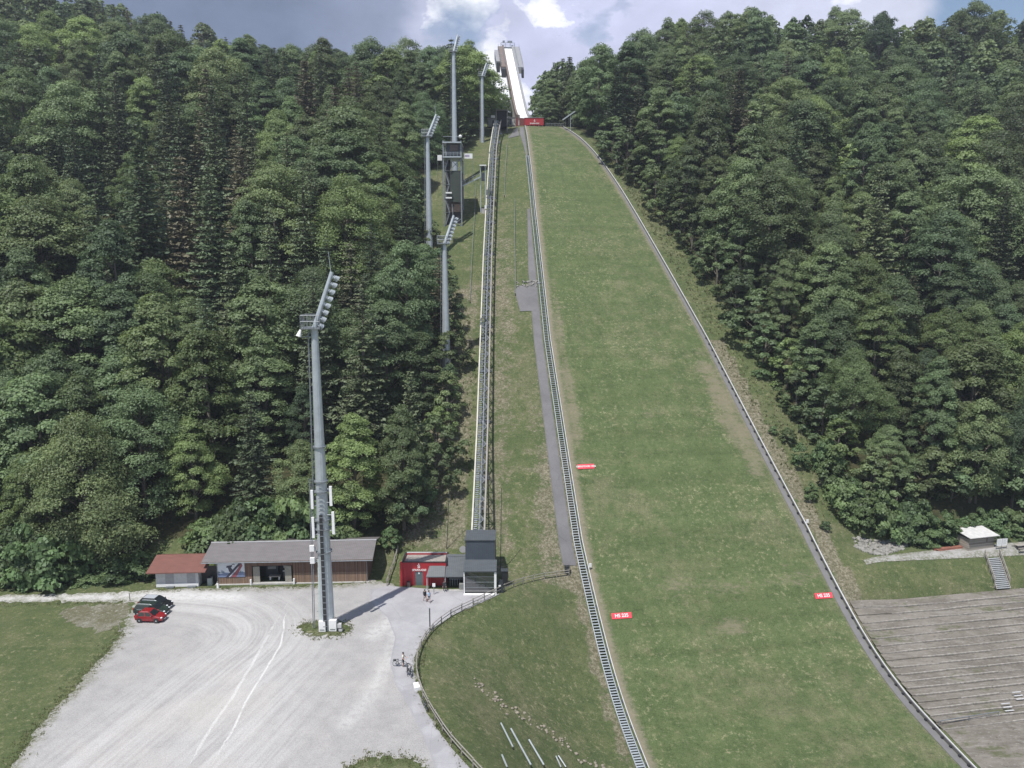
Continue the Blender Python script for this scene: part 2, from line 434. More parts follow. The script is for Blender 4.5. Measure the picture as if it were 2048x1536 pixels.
def gravel_mat():
    t = NT('pale_gravel')
    big = t.noise(0.05, 4, 0.6); mid = t.noise(0.5, 5, 0.65)
    ang = R(-37)
    sp = t.sep(); dm = t.attr('dm'); ys = t.math('MULTIPLY', sp[1], 0.045)
    def rut(scale, k, det, off):
        cv = t.N.new('ShaderNodeCombineXYZ'); t.L.new(dm, cv.inputs[0]); t.L.new(t.math('MULTIPLY', ys, k), cv.inputs[1]); cv.inputs[2].default_value = off
        return t.noise(scale, det, 0.68, vec=cv.outputs[0], dist=0.05)
    tr = rut(0.55, 1.0, 4, 0.0); tr2 = rut(2.6, 0.6, 4, 7.0)
    grain = t.noise(9, 3, 0.8)
    c = t.mix(t.ramp(mid, 0.3, 0.7), (0.285, 0.278, 0.276), (0.340, 0.331, 0.326))
    zone = t.attr('tracks')
    pale = t.math('MULTIPLY', zone, t.ramp(t.math('ADD', t.math('MULTIPLY', tr, 0.6), t.math('MULTIPLY', tr2, 0.4)), 0.36, 0.62))
    c = t.mix(t.math('MULTIPLY', pale, 0.62), c, (0.52, 0.512, 0.512))
    dust = t.math('MULTIPLY', t.ramp(big, 0.5, 0.68), 0.55)
    c = t.mix(dust, c, (0.43, 0.41, 0.385))
    lane = t.attr('lane')
    c = t.mix(t.math('MULTIPLY', lane, t.ramp(t.noise(1.2, 5, 0.7), 0.3, 0.55)), c, (0.60, 0.595, 0.59))
    brk = t.ramp(t.noise(0.8, 5, 0.7, loc=(4, 1, 2)), 0.3, 0.5)
    for nm, w, kk in (('d1', 0.07, 0.6), ('d2', 0.10, 0.4)):
        dd = t.math('ADD', t.attr(nm), t.math('MULTIPLY', t.math('SUBTRACT', t.noise(0.25, 3, 0.6), 0.5), 0.5))
        c = t.mix(t.math('MULTIPLY', t.math('MULTIPLY', t.ramp(t.math('ABSOLUTE', dd), w, w * 2.2, 1, 0), brk), kk), c, (0.64, 0.635, 0.63))
    c = t.mix(t.ramp(t.noise(2.2, 6, 0.8, loc=(8, 3, 3)), 0.58, 0.72, 0, 0.4), c, (0.50, 0.485, 0.47))
    dk = t.ramp(t.noise(1.1, 6, 0.8, loc=(2, 7, 1)), 0.30, 0.43, 0.5, 0)
    c = t.mix(dk, c, (0.27, 0.26, 0.235))
    eg = t.ramp(t.math('ADD', t.attr('edge'), t.math('MULTIPLY', t.math('SUBTRACT', mid, 0.5), 4.0)), 0.0, 1.6, 0.85, 0)
    c = t.mix(t.math('MULTIPLY', eg, t.ramp(t.noise(3, 4, 0.7), 0.35, 0.6)), c, (0.13, 0.135, 0.075))
    c = t.scale(c, t.ramp(grain, 0.25, 0.75, 0.7, 1.28, False))
    t.bump(grain, 0.25, 0.05)
    return t.set(c, 0.92, 0, 0.2)
def asphalt_mat(name, col, var=0.12):
    t = NT(name)
    c = t.mix(t.ramp(t.noise(0.25, 5, 0.65), 0.3, 0.7), tuple(k * (1 - var) for k in col), tuple(k * (1 + var) for k in col))
    c = t.scale(c, t.ramp(t.noise(14, 3, 0.8), 0.25, 0.75, 0.86, 1.14, False))
    cr = t.ramp(t.voro(0.22, feature='DISTANCE_TO_EDGE'), 0.0, 0.006, 0.5, 0)
    c = t.mix(cr, c, tuple(k * 0.5 for k in col))
    eg = t.ramp(t.math('ADD', t.attr('edge'), t.math('MULTIPLY', t.math('SUBTRACT', t.noise(1.2, 5, 0.7), 0.5), 0.8)), 0.0, 0.3, 0.6, 0)
    c = t.mix(eg, c, tuple(k * 0.8 for k in col))
    return t.set(c, 0.85, 0, 0.25)
def wood_mat(name, col, plank=6.0, axis='x', var=0.3, rough=0.75):
    t = NT(name)
    st = {'x': (plank, 0.0, 0.0), 'z': (0, 0, plank), 'y': (0, plank, 0)}[axis]
    w = t.noise(1.0, 0, 0.5, st)
    fine = t.noise(2.0, 5, 0.7, (6, 6, 0.6) if axis == 'x' else (0.6, 0.6, 6))
    blot = t.noise(0.6, 4, 0.6)
    c = t.scale(col, t.ramp(w, 0.3, 0.7, 1 - var, 1 + var, False))
    c = t.scale(c, t.ramp(fine, 0.25, 0.75, 0.8, 1.2, False))
    c = t.mix(t.ramp(blot, 0.5, 0.75, 0, 0.4), c, (0.16, 0.145, 0.12))
    t.bump(fine, 0.2, 0.02)
    return t.set(c, rough)
def leaf_mat(name, c1, c2, c3, far=False, trans=0.40, vspread=0.38):
    t = NT(name)
    r = t.attr('treernd') if far else t.rnd()
    r2 = t.math('FRACT', t.math('MULTIPLY', r, 7.31)); r3 = t.math('FRACT', t.math('MULTIPLY', r, 17.7))
    c = t.mix(r, c1, c2)
    c = t.mix(t.ramp(r2, 0.72, 1.0), c, c3)
    tint = t.attr('tint')
    c = t.scale(c, t.math('MULTIPLY', t.ramp(r3, 0, 1, 1 - vspread, 1 + vspread, False), t.ramp(tint, 0, 1, 0.62, 1.42, False)))
    N = t.N
    d = N.new('ShaderNodeBsdfDiffuse'); tr = N.new('ShaderNodeBsdfTranslucent'); gl = N.new('ShaderNodeBsdfGlossy'); gl.inputs['Roughness'].default_value = 0.55
    t.L.new(c, d.inputs['Color'])
    t.L.new(t.hsv(c, 0.49, 1.12, 1.15), tr.inputs['Color']); gl.inputs['Color'].default_value = (0.9, 0.95, 1, 1)
    m1 = N.new('ShaderNodeMixShader'); m1.inputs[0].default_value = trans
    t.L.new(d.outputs[0], m1.inputs[1]); t.L.new(tr.outputs[0], m1.inputs[2])
    m2 = N.new('ShaderNodeMixShader'); m2.inputs[0].default_value = 0.02
    t.L.new(m1.outputs[0], m2.inputs[1]); t.L.new(gl.outputs[0], m2.inputs[2])
    t.L.new(m2.outputs[0], t.out.inputs['Surface'])
    return t.m
def glass_mat(name, col=(0.02, 0.025, 0.03), rough=0.08):
    t = NT(name); t.set(col, rough, 0, 0.8); return t.m

M_GRASS = grass_mat('meadow_grass', (0.078, 0.104, 0.044), (0.108, 0.130, 0.056), (0.172, 0.158, 0.100), 0.6, forest=True)
M_HILL = grass_mat('hill_grass', (0.079, 0.112, 0.046), (0.107, 0.138, 0.058), (0.175, 0.166, 0.104), 0.65, hill=True)
M_TURF = grass_mat('turf', (0.080, 0.105, 0.044), (0.110, 0.130, 0.058), (0.20, 0.185, 0.125), 0.8)
M_GRAVEL = gravel_mat()
M_ASPH = asphalt_mat('pale_asphalt', (0.33, 0.325, 0.342))
M_ASPH2 = asphalt_mat('grey_asphalt', (0.145, 0.143, 0.148))
M_LEAF = leaf_mat('beech_leaves', (0.112, 0.168, 0.084), (0.160, 0.200, 0.088), (0.180, 0.240, 0.090))
M_LEAFFAR = leaf_mat('far_leaves', (0.112, 0.168, 0.084), (0.160, 0.200, 0.088), (0.180, 0.240, 0.090), far=True)
M_NEEDLE = leaf_mat('spruce_needles', (0.082, 0.116, 0.064), (0.110, 0.130, 0.068), (0.135, 0.122, 0.080), trans=0.15)
M_BUSH = leaf_mat('bush_leaves', (0.105, 0.165, 0.070), (0.145, 0.195, 0.082), (0.125, 0.190, 0.085))
M_BARK = simple('bark', (0.13, 0.115, 0.095), 0.9, var=0.35, scale=2, bump=0.5)
M_GALV = simple('galvanised_steel', (0.44, 0.48, 0.51), 0.45, 0.35, 0.10, 1.2)
M_GALVD = simple('dull_steel', (0.24, 0.26, 0.28), 0.5, 0.4, 0.2, 2)
M_WHITE = simple('white_paint', (0.78, 0.78, 0.78), 0.5, 0, 0.06, 3)
M_BLACK = simple('black_metal', (0.025, 0.027, 0.03), 0.5, 0, 0.2, 3)
M_DARKG = simple('dark_grey_sheet', (0.052, 0.060, 0.072), 0.45, 0.2, 0.12, 1.0)
M_RED = simple('signal_red', (0.36, 0.018, 0.026), 0.55, 0, 0.12, 1.5)
M_LAMP = simple('lamp_glass', (0.75, 0.78, 0.8), 0.1, 0, 0.03, 3, spec=0.8)
M_WGREY = wood_mat('weathered_timber', (0.30, 0.275, 0.245), 3, 'z', 0.15)
M_GLASS = glass_mat('dark_glass')
M_STONE = simple('limestone', (0.23, 0.222, 0.205), 0.9, var=0.35, scale=1.5, bump=0.6)
M_CONC = simple('concrete', (0.40, 0.395, 0.385), 0.85, var=0.15, scale=1.0, bump=0.2)
M_SIGN = simple('sign_red', (0.72, 0.06, 0.085), 0.5, 0, 0.05, 2)
# trodden earth and gravel of the terraces
def terr_mat(name):
    t = NT(name)
    rz = (0, 0, -PHI)
    mid = t.noise(0.5, 5, 0.7, (0.35, 1, 1), rz); fi = t.noise(3.2, 5, 0.8, (0.45, 1, 1), rz, loc=(3, 1, 0)); st = t.noise(1.1, 4, 0.75, (0.12, 1, 1), rz, loc=(9, 2, 0))
    c = t.mix(t.ramp(mid, 0.35, 0.65), (0.200, 0.182, 0.158), (0.128, 0.114, 0.096))
    c = t.mix(t.ramp(st, 0.52, 0.70, 0, 0.6), c, (0.245, 0.230, 0.208)); c = t.mix(t.ramp(fi, 0.55, 0.68, 0, 0.75), c, (0.30, 0.285, 0.265))
    c = t.mix(t.ramp(fi, 0.44, 0.32, 0, 0.8), c, (0.058, 0.050, 0.040))
    gr_ = t.math('MULTIPLY', t.ramp(t.noise(0.28, 5, 0.75, (0.4, 1, 1), rz, loc=(5, 2, 0)), 0.54, 0.66), t.ramp(st, 0.38, 0.55))
    c = t.mix(t.math('MULTIPLY', gr_, 0.85), c, (0.075, 0.085, 0.036))
    t.bump(fi, 0.6, 0.12); return t.set(c, 0.95)
M_TERR = terr_mat('terrace_earth'); M_YARD = terr_mat('yard_earth')
# ------------------------------------------------------------------ the ground and its sheets
def fmask_left(y): return np.interp(y, [100, 111, 112, 116, 124, 137, 146, 160, 174, 184, 193, 214, 222, 232, 253, 290, 400], [-59, -59, -20, -13.5, -11.5, -11, -11, -13, -17, -21, -25, -26, -18, -11, -11, -14, -14])
def gap_right(s): return np.interp(s, [-10, 0, 40, 60, 80, 100, 120, 130, 138], [3, 3, 4, 5.5, 8, 8.5, 10, 11.5, 15])
def forest_depth(x, y):              # metres inside the wood (negative outside)
    x = np.asarray(x, float); y = np.asarray(y, float)
    s, n = sn(x, y); W = wid(s)
    dl = np.minimum(fmask_left(y) - x, y - np.where(x < -57, 106.5, 113.0))
    dr = np.minimum(n - W / 2 - gap_right(s), 139.5 - s)
    top = np.minimum(y - 345, 50.0)
    return np.maximum(np.maximum(dl, dr), top)

def grid_lines(a, b, fine0, fine1, fine, coarse):
    l = list(np.arange(fine0, fine1 + 1e-6, fine))
    v = fine0
    while v > a: v -= coarse; l.insert(0, v)
    v = l[-1]
    while v < b: v += coarse; l.append(v)
    return np.array(l)
gx = grid_lines(-520, 520, -90, 120, 1.0, 5.0); gy = grid_lines(-120, 760, 30, 300, 1.0, 5.0)
GX, GY = np.meshgrid(gx, gy); GZ = ground(GX, GY, True)
nx, ny = len(gx), len(gy)
ii = np.arange(nx * ny).reshape(ny, nx)
F = np.stack([ii[:-1, :-1], ii[:-1, 1:], ii[1:, 1:], ii[1:, :-1]], -1).reshape(-1, 4)
fd = forest_depth(GX, GY)
s_, n_ = sn(GX, GY); W_ = wid(s_)
bare = np.zeros_like(GX)
# stony strips between the lift and the hill and below the trees, seen in the photo as brown scree
lefts = (n_ < -W_ / 2) & (GX > -26) & (GY > 106)
bare += np.where(lefts, 0.30 + 0.35 * np.exp(-((GX + 2.5) / 3.0) ** 2) + 0.5 * smooth((150 - GY) / 25) * smooth((GX - 2) / 4), 0)
bare += np.where((GX < -7) & (GX > -18) & (GY > 112) & (GY < 170), 0.45, 0)
bare -= np.where(GY > 185, 0.35, 0) * lefts
bare += np.where((np.abs(n_ - W_ / 2 - 2.0) < 1.6) & (s_ > 100) & (s_ < 158), 1.1, 0)
bare += np.where((n_ < -W_ / 2 - 1.0) & (n_ > -W_ / 2 - 3.2) & (s_ > 138), 0.75, 0)
ground_me = np_mesh('ground', np.stack([GX, GY, GZ], -1).reshape(-1, 3), F, M_GRASS,
    attrs={'forest': ('POINT', np.clip(fd.ravel() / 6 + 0.35, 0, 1)), 'bare': ('POINT', np.clip(bare.ravel(), -1, 1.2))}, smooth_=True)
g = bpy.data.objects.new('ground', ground_me); COL.objects.link(g); tag(g, kind='structure')

def ribbon(name, svals, n0, n1, k, mat, lift=0.06, attrs_fn=None):
    svals = np.asarray(svals, float); a = np.array([n0(q) for q in svals]); b = np.array([n1(q) for q in svals])
    T = np.linspace(0, 1, k + 1)
    Nn = a[:, None] * (1 - T) + b[:, None] * T; Sx = np.repeat(svals[:, None], k + 1, 1)
    X, Y = xy(Sx, Nn); Z = ground(X, Y) + lift
    idx = np.arange(X.size).reshape(X.shape)
    F = np.stack([idx[:-1, :-1], idx[:-1, 1:], idx[1:, 1:], idx[1:, :-1]], -1).reshape(-1, 4)
    at_ = {'along': ('POINT', Sx.ravel()), 'edge': ('POINT', np.minimum(Nn - a[:, None], b[:, None] - Nn).ravel())}
    if attrs_fn: at_.update({k_: ('POINT', v.ravel()) for k_, v in attrs_fn(Sx, Nn).items()})
    me = np_mesh(name, np.stack([X, Y, Z], -1).reshape(-1, 3), F, mat, attrs=at_, smooth_=True)
    o = bpy.data.objects.new(name, me); COL.objects.link(o); tag(o, kind='structure'); return o
def hill_worn(S_, N_):
    w = np.zeros_like(S_)
    W = wid(S_)
    w += 0.75 * np.exp(-((N_ + W / 2 - 2.2) / 1.4) ** 2) * smooth((S_ - 70) / 20) * smooth((135 - S_) / 20)
    w += 0.75 * np.exp(-((N_ - W / 2 + 3.0) / 3.0) ** 2) * smooth((S_ - 92) / 20) * smooth((140 - S_) / 12)
    w += 0.55 * np.exp(-((S_ - 147.5) / 2.4) ** 2) * smooth((N_ + W / 2 - 3) / 6)
    w += 0.6 * np.exp(-((S_ - 154.5) / 1.6) ** 2) * np.exp(-((N_ + 0.5) / 4) ** 2) + 0.4 * np.exp(-((S_ - 152) / 3) ** 2) * np.exp(-((N_ - 1) / 9) ** 2)
    w += 0.25 * np.exp(-((S_ - 118) / 14) ** 2)
    return {'worn': w}
ribbon('landing_hill', np.concatenate([np.arange(-2.2, 30, 1.0), np.arange(30, 216, 1.0)]), lambda s: -wid(s) / 2 + 0.1, lambda s: wid(s) / 2 - 0.1, 40, M_HILL, 0.07, hill_worn)
ribbon('service_path', np.arange(58, 143.6, 0.75), lambda s: -wid(s) / 2 - np.interp(s, [58, 80, 143], [2.2, 3.4, 3.9]), lambda s: -wid(s) / 2 - np.interp(s, [58, 70, 143], [1.5, 1.6, 1.7]), 3, M_ASPH2, 0.09)
ribbon('service_path', np.arange(1, 33, 0.75), lambda s: -wid(s) / 2 - np.interp(s, [1, 12, 32], [1.9, 2.2, 1.0]), lambda s: -wid(s) / 2 - 0.6, 2, M_ASPH2, 0.09)
ribbon('hillside_landing', np.arange(84.6, 92.6, 0.5), lambda s: -wid(s) / 2 - np.interp(s, [84.6, 86, 92], [6.0, 6.9, 6.0]), lambda s: -wid(s) / 2 - 1.75, 6, M_ASPH2, 0.12)
ribbon('top_apron', np.arange(2.0, 14.6, 0.6), lambda s: -wid(s) / 2 - np.interp(s, [2, 14], [3.0, 6.0]), lambda s: -wid(s) / 2 - 2.4, 6, M_ASPH2, 0.12)

def sheet(name, poly, z, mat, jitter=0.25, step=0.6, cell=2.0, seed=1, attr_fn=None):
    """a level sheet from a plan polygon with a ragged edge"""
    rnd = random.Random(seed); pts = []
    k = len(poly)
    for i in range(k):
        a = Vector(poly[i]); b = Vector(poly[(i + 1) % k]); l = (b - a).length; m = max(1, int(l / step))
        nrm = Vector((-(b - a).y, (b - a).x)); nrm.normalize()
        for j in range(m):
            p = a.lerp(b, j / m); pts.append(p + nrm * rnd.gauss(0, jitter) * (0.4 if j == 0 else 1))
    bm = bmesh.new()
    vs = [bm.verts.new((p.x, p.y, z)) for p in pts]
    bm.faces.new(vs)
    xs = [p.x for p in pts]; ys = [p.y for p in pts]
    for axis, lo, hi in ((0, min(xs), max(xs)), (1, min(ys), max(ys))):
        q = lo + cell
        while q < hi:
            co = (q, 0, 0) if axis == 0 else (0, q, 0); no = (1, 0, 0) if axis == 0 else (0, 1, 0)
            bmesh.ops.bisect_plane(bm, geom=bm.verts[:] + bm.edges[:] + bm.faces[:], plane_co=co, plane_no=no); q += cell
    bmesh.ops.triangulate(bm, faces=bm.faces[:])
    V = np.array([v.co[:] for v in bm.verts]); bm.verts.index_update()
    Fc = np.array([[v.index for v in f.verts] for f in bm.faces]); bm.free()
    # distance to the outline
    A = np.array([(p.x, p.y) for p in pts]); B = np.roll(A, -1, 0); dmin = np.full(len(V), 1e9)
    for a, b in zip(A, B):
        ab = b - a; t = np.clip(((V[:, :2] - a) @ ab) / max(1e-9, ab @ ab), 0, 1)
        dmin = np.minimum(dmin, np.linalg.norm(V[:, :2] - a - t[:, None] * ab, axis=1))
    at_ = {'edge': ('POINT', dmin)}
    if attr_fn: at_.update({k_: ('POINT', v) for k_, v in attr_fn(V[:, 0], V[:, 1]).items()})
    me = np_mesh(name, V, Fc, mat, attrs=at_)
    me.flip_normals() if len(Fc) and me.polygons[0].normal.z < 0 else None
    o = bpy.data.objects.new(name, me); COL.objects.link(o); tag(o, kind='structure'); return o
def P(*px): return [tuple(onz(a, b).xy) for a, b in px]
fence_plan = [tuple(p.xy) for p in _fb]
# parking lot: meadow edge, kiosk and shed fronts, forecourt, fence side
park = P((-60, 1640), (22, 1536), (62, 1470), (110, 1415), (152, 1370), (190, 1330), (226, 1290), (243, 1258), (262, 1222), (268, 1204), (-40, 1204), (-900, 1226), (-900, 1207), (-40, 1191), (120, 1189), (290, 1181), (420, 1176), (560, 1174), (700, 1168), (748, 1160), (778, 1166), (800, 1174)) \
     + P((985, 1188), (940, 1212), (898, 1232), (862, 1258), (840, 1285), (828, 1315), (826, 1345), (834, 1385), (852, 1425), (880, 1470), (915, 1512), (945, 1545), (1010, 1640), (1100, 1800), (-400, 2100))
def d_seg(X, Y, pts):
    d = np.full(len(X), 1e9)
    for (ax, ay), (bx, by) in zip(pts[:-1], pts[1:]):
        vx, vy = bx - ax, by - ay; t = np.clip(((X - ax) * vx + (Y - ay) * vy) / (vx * vx + vy * vy), 0, 1)
        d = np.minimum(d, np.hypot(X - ax - t * vx, Y - ay - t * vy))
    return d
def d_signed(X, Y, pts):
    best = np.full(len(X), 1e9); sg = np.ones(len(X))
    for (ax, ay), (bx, by) in zip(pts[:-1], pts[1:]):
        vx, vy = bx - ax, by - ay; t = np.clip(((X - ax) * vx + (Y - ay) * vy) / (vx * vx + vy * vy), 0, 1)
        d = np.hypot(X - ax - t * vx, Y - ay - t * vy); s = np.sign(vx * (Y - ay) - vy * (X - ax)); m = d < best
        best = np.where(m, d, best); sg = np.where(m, s, sg)
    return best * sg
def spline(pts, k=8):
    Q = [np.array(p) for p in [pts[0]] + list(pts) + [pts[-1]]]; out = []
    for i in range(1, len(Q) - 2):
        a, b, c, d = Q[i - 1:i + 3]
        for j in range(k): u = j / k; out.append(tuple(0.5 * (2 * b + (c - a) * u + (2 * a - 5 * b + 4 * c - d) * u * u + (3 * b - a - 3 * c + d) * u ** 3)))
    return out + [tuple(Q[-1])]
main_track = P((120, 1600), (300, 1440), (450, 1330), (520, 1270), (500, 1225), (420, 1205), (300, 1196), (100, 1196))
wide_track = P((420, 1600), (470, 1450), (520, 1330), (540, 1270), (500, 1230))
lane1 = P((455, 1480), (500, 1390), (560, 1290), (568, 1240)); lane2 = P((395, 1500), (470, 1385), (520, 1300), (545, 1255))
lane3 = P((690, 1450), (740, 1390), (770, 1330), (790, 1280), (775, 1235)); spot = P((745, 1270), (770, 1250), (790, 1240))
road_line = P((-400, 1207), (0, 1197), (300, 1192), (470, 1195))
rut_line = spline(P((60, 1700), (190, 1560), (330, 1440), (450, 1340), (515, 1285), (525, 1245), (480, 1215), (400, 1203), (280, 1197), (60, 1196), (-300, 1206)))
def park_attr(X, Y):
    tr = np.maximum(np.exp(-(d_seg(X, Y, main_track) / 6.0) ** 2), np.exp(-(d_seg(X, Y, wide_track) / 7.0) ** 2))
    ln = np.zeros_like(X)
    for l, w, k in ((lane3, 0.9, 0.35), (spot, 1.3, 0.5), (road_line, 1.6, 0.6)):
        ln = np.maximum(ln, k * np.exp(-(d_seg(X, Y, l) / w) ** 2))
    return {'tracks': tr, 'lane': ln, 'dm': d_signed(X, Y, rut_line), 'd1': d_signed(X, Y, spline(lane1)), 'd2': d_signed(X, Y, spline(lane2))}
sheet('parking_lot', park, 0.02, M_GRAVEL, 0.22, 0.6, 0.7, 3, park_attr)
sheet('asphalt_path', P((776, 1172), (1000, 1188), (950, 1211), (903, 1232), (866, 1258), (842, 1285), (829, 1315), (827, 1345), (835, 1385), (853, 1425), (882, 1470), (917, 1512), (948, 1545), (1012, 1640), (1100, 1800), (960, 1800), (905, 1610), (872, 1536), (845, 1470), (815, 1410), (792, 1370), (780, 1325), (790, 1275), (775, 1235), (742, 1205), (742, 1180)), 0.026, M_ASPH, 0.03, 0.6, 2.0, 5)
sheet('grass_verge', P((690, 1545), (700, 1530), (740, 1516), (785, 1512), (825, 1520), (850, 1536), (860, 1560), (880, 1640), (640, 1640), (660, 1575)), 0.034, M_TURF, 0.22, 0.3, 2.0, 7)
sheet('grass_island', P((592, 1258), (612, 1247), (650, 1240), (690, 1246), (700, 1256), (690, 1267), (660, 1273), (622, 1271)), 0.034, M_TURF, 0.25, 0.25, 1.0, 9)
sheet('dry_verge', P((118, 1226), (150, 1212), (262, 1206), (258, 1225), (240, 1250), (215, 1262), (150, 1252)), 0.012, grass_mat('dry_verge', (0.13, 0.125, 0.075), (0.19, 0.185, 0.14), (0.33, 0.32, 0.29), 0.8), 0.35, 0.5, 2.0, 11)
# gravel track past the hut and the yard at the foot of the terraces
def tri_sheet(name, ptsA, ptsB, k, mat, lift):
    A = np.array(ptsA); B = np.array(ptsB); T = np.linspace(0, 1, k + 1)
    X = A[:, None, 0] * (1 - T) + B[:, None, 0] * T; Y = A[:, None, 1] * (1 - T) + B[:, None, 1] * T; Z = ground(X, Y) + lift
    idx = np.arange(X.size).reshape(X.shape); F = np.stack([idx[:-1, :-1], idx[:-1, 1:], idx[1:, 1:], idx[1:, :-1]], -1).reshape(-1, 4)
    w = np.hypot(A[:, 0] - B[:, 0], A[:, 1] - B[:, 1])[:, None]
    z = np.zeros(X.size)
    me = np_mesh(name, np.stack([X, Y, Z], -1).reshape(-1, 3), F, mat, attrs={'edge': ('POINT', (np.minimum(T, 1 - T)[None, :] * w).ravel()), 'tracks': ('POINT', z + 0.1), 'lane': ('POINT', z), 'dm': ('POINT', z + 9), 'd1': ('POINT', z + 9), 'd2': ('POINT', z + 9)}, smooth_=True)
    o = bpy.data.objects.new(name, me); COL.objects.link(o); tag(o, kind='structure'); return o
_sv = np.linspace(0, 1, 60)
_n = np.interp(_sv, [0, 1], [26, 75])
_sc = np.interp(_sv, [0, 0.3, 1], [146.3, 146.0, 146.0])
_hw = np.interp(_sv, [0, 0.3, 0.55, 1], [0.5, 1.2, 1.5, 1.6])
tri_sheet('gravel_track', np.stack(xy(_sc - _hw, _n), -1), np.stack(xy(_sc + _hw, _n), -1), 6, M_GRAVEL, 0.07)
_n2 = np.linspace(20.6, 75, 60)
tri_sheet('gravel_yard', np.stack(xy(np.full(60, 172.3), _n2), -1), np.stack(xy(np.full(60, 240.0), _n2), -1), 60, M_YARD, 0.07)
# ------------------------------------------------------------------ trees
def quads(C, Nn, size, rs, slim=1.0):
    """leaf clusters: one kite-shaped face each"""
    k = len(C)
    Nn = Nn / np.maximum(1e-6, np.linalg.norm(Nn, axis=1))[:, None]
    ref = rs.normal(size=(k, 3)); u = np.cross(Nn, ref); u /= np.maximum(1e-6, np.linalg.norm(u, axis=1))[:, None]; v = np.cross(Nn, u)
    a = (size * rs.uniform(0.55, 1.1, k))[:, None]; b = a * slim * rs.uniform(0.55, 0.9, k)[:, None]
    V = np.stack([C - u * a, C + v * b - u * a * 0.1, C + u * a, C - v * b + u * a * 0.1 + Nn * a * 0.25], 1).reshape(-1, 3)
    return V, np.arange(4 * k).reshape(k, 4)
def trunk_mesh(name, pts, radii, n=7, extra=()):
    mb = MB()
    for (p, q), (r0, r1) in zip(zip(pts[:-1], pts[1:]), zip(radii[:-1], radii[1:])): mb.tube(p, q, r0, r1, n, caps=False)
    for p, q, r0, r1 in extra: mb.tube(p, q, r0, r1, 5, caps=False)
    me = bpy.data.meshes.new(name); me.from_pydata(mb.v, [], mb.f); me.materials.append(M_BARK)
    me.polygons.foreach_set('use_smooth', [True] * len(me.polygons)); return me
def broad_geo(seed, H, Rc, base, ncl, per, leaf, skew=0.75, flat=0.75):
    rs = np.random.RandomState(seed)
    cl = []; tries = 0
    lob = [(rs.randint(1, 4), rs.uniform(0, 6.3), rs.uniform(0.05, 0.20)) for _ in range(4)]
    while len(cl) < ncl and tries < ncl * 40:
        tries += 1
        t = rs.uniform(0, 1) ** 0.85; th = rs.uniform(0, 2 * math.pi)
        prof = (math.sin(math.pi * min(1, (t * 0.93 + 0.07)) ** skew)) ** 0.65
        k = 1 + sum(w * math.sin(m * th + ph + 3 * t * i) for i, (m, ph, w) in enumerate(lob))
        r = Rc * prof * k * (rs.uniform(0.3, 1.0) ** 0.5)
        c = np.array([r * math.cos(th), r * math.sin(th), H * (base + (1 - base) * t) * rs.uniform(0.97, 1.0)])
        a = Rc * rs.uniform(0.16, 0.30)
        if all(np.linalg.norm((c - q[0]) * (1, 1, 1.5)) > 0.52 * (a + q[1]) * 0.75 for q in cl): cl.append((c, a))
    C = []; Nn = []; tint = []
    for c, a in cl:
        k = int(per * (a / (0.25 * Rc)) ** 2)
        d = rs.normal(size=(k, 3)); d /= np.linalg.norm(d, axis=1)[:, None]
        d[:, 2] = np.where(d[:, 2] < -0.2, -d[:, 2] * 0.7, d[:, 2])
        rad = a * rs.uniform(0.55, 1.12, k)[:, None]
        p = c + d * rad * (1, 1, flat)
        # drooping rim: leaf sprays sag away from the stem
        out = c[:2] / max(0.3, np.linalg.norm(c[:2])); sag = ((p[:, :2] - c[:2]) @ out)
        p[:, 2] -= 0.22 * np.maximum(0, sag) ** 1.2
        C.append(p); o3 = np.array([c[0], c[1], 0]) / max(1, np.linalg.norm(c[:2]))
        Nn.append(d * 0.8 + np.array([0, 0, 0.5]) + o3 * 0.45 + rs.normal(size=(k, 3)) * 0.5)
        tint.append(np.clip(rs.uniform(0.2, 0.8) + rs.normal(size=k) * 0.14, 0, 1))
    return np.concatenate(C), np.concatenate(Nn), np.concatenate(tint), cl, rs
def make_broad(seed, H, Rc, base, ncl=120, per=300, leaf=0.22, skew=0.75, flat=0.78):
    C, Nn, tint, cl, rs = broad_geo(seed, H, Rc, base, ncl, per, leaf, skew, flat)
    V, F = quads(C, Nn, leaf, rs)
    crown = np_mesh('crown', V, F, M_LEAF, attrs={'tint': ('FACE', tint)})
    p = [(0, 0, -1.2)]
    for k in range(1, 6):
        t = k / 5; p.append((rs.normal() * 0.25, rs.normal() * 0.25, H * 0.88 * t))
    r0 = 0.012 * H + 0.08
    lim = []
    for c, a in cl[::3]:
        z0 = max(H * base * 0.8, c[2] - np.linalg.norm(c[:2]) * 0.8 - 0.5); lim.append(((0, 0, z0), tuple(c), r0 * 0.35, 0.03))
    return crown, trunk_mesh('trunk', p, [r0 * 1.25, r0, r0 * 0.8, r0 * 0.6, r0 * 0.35, 0.05], extra=lim), H
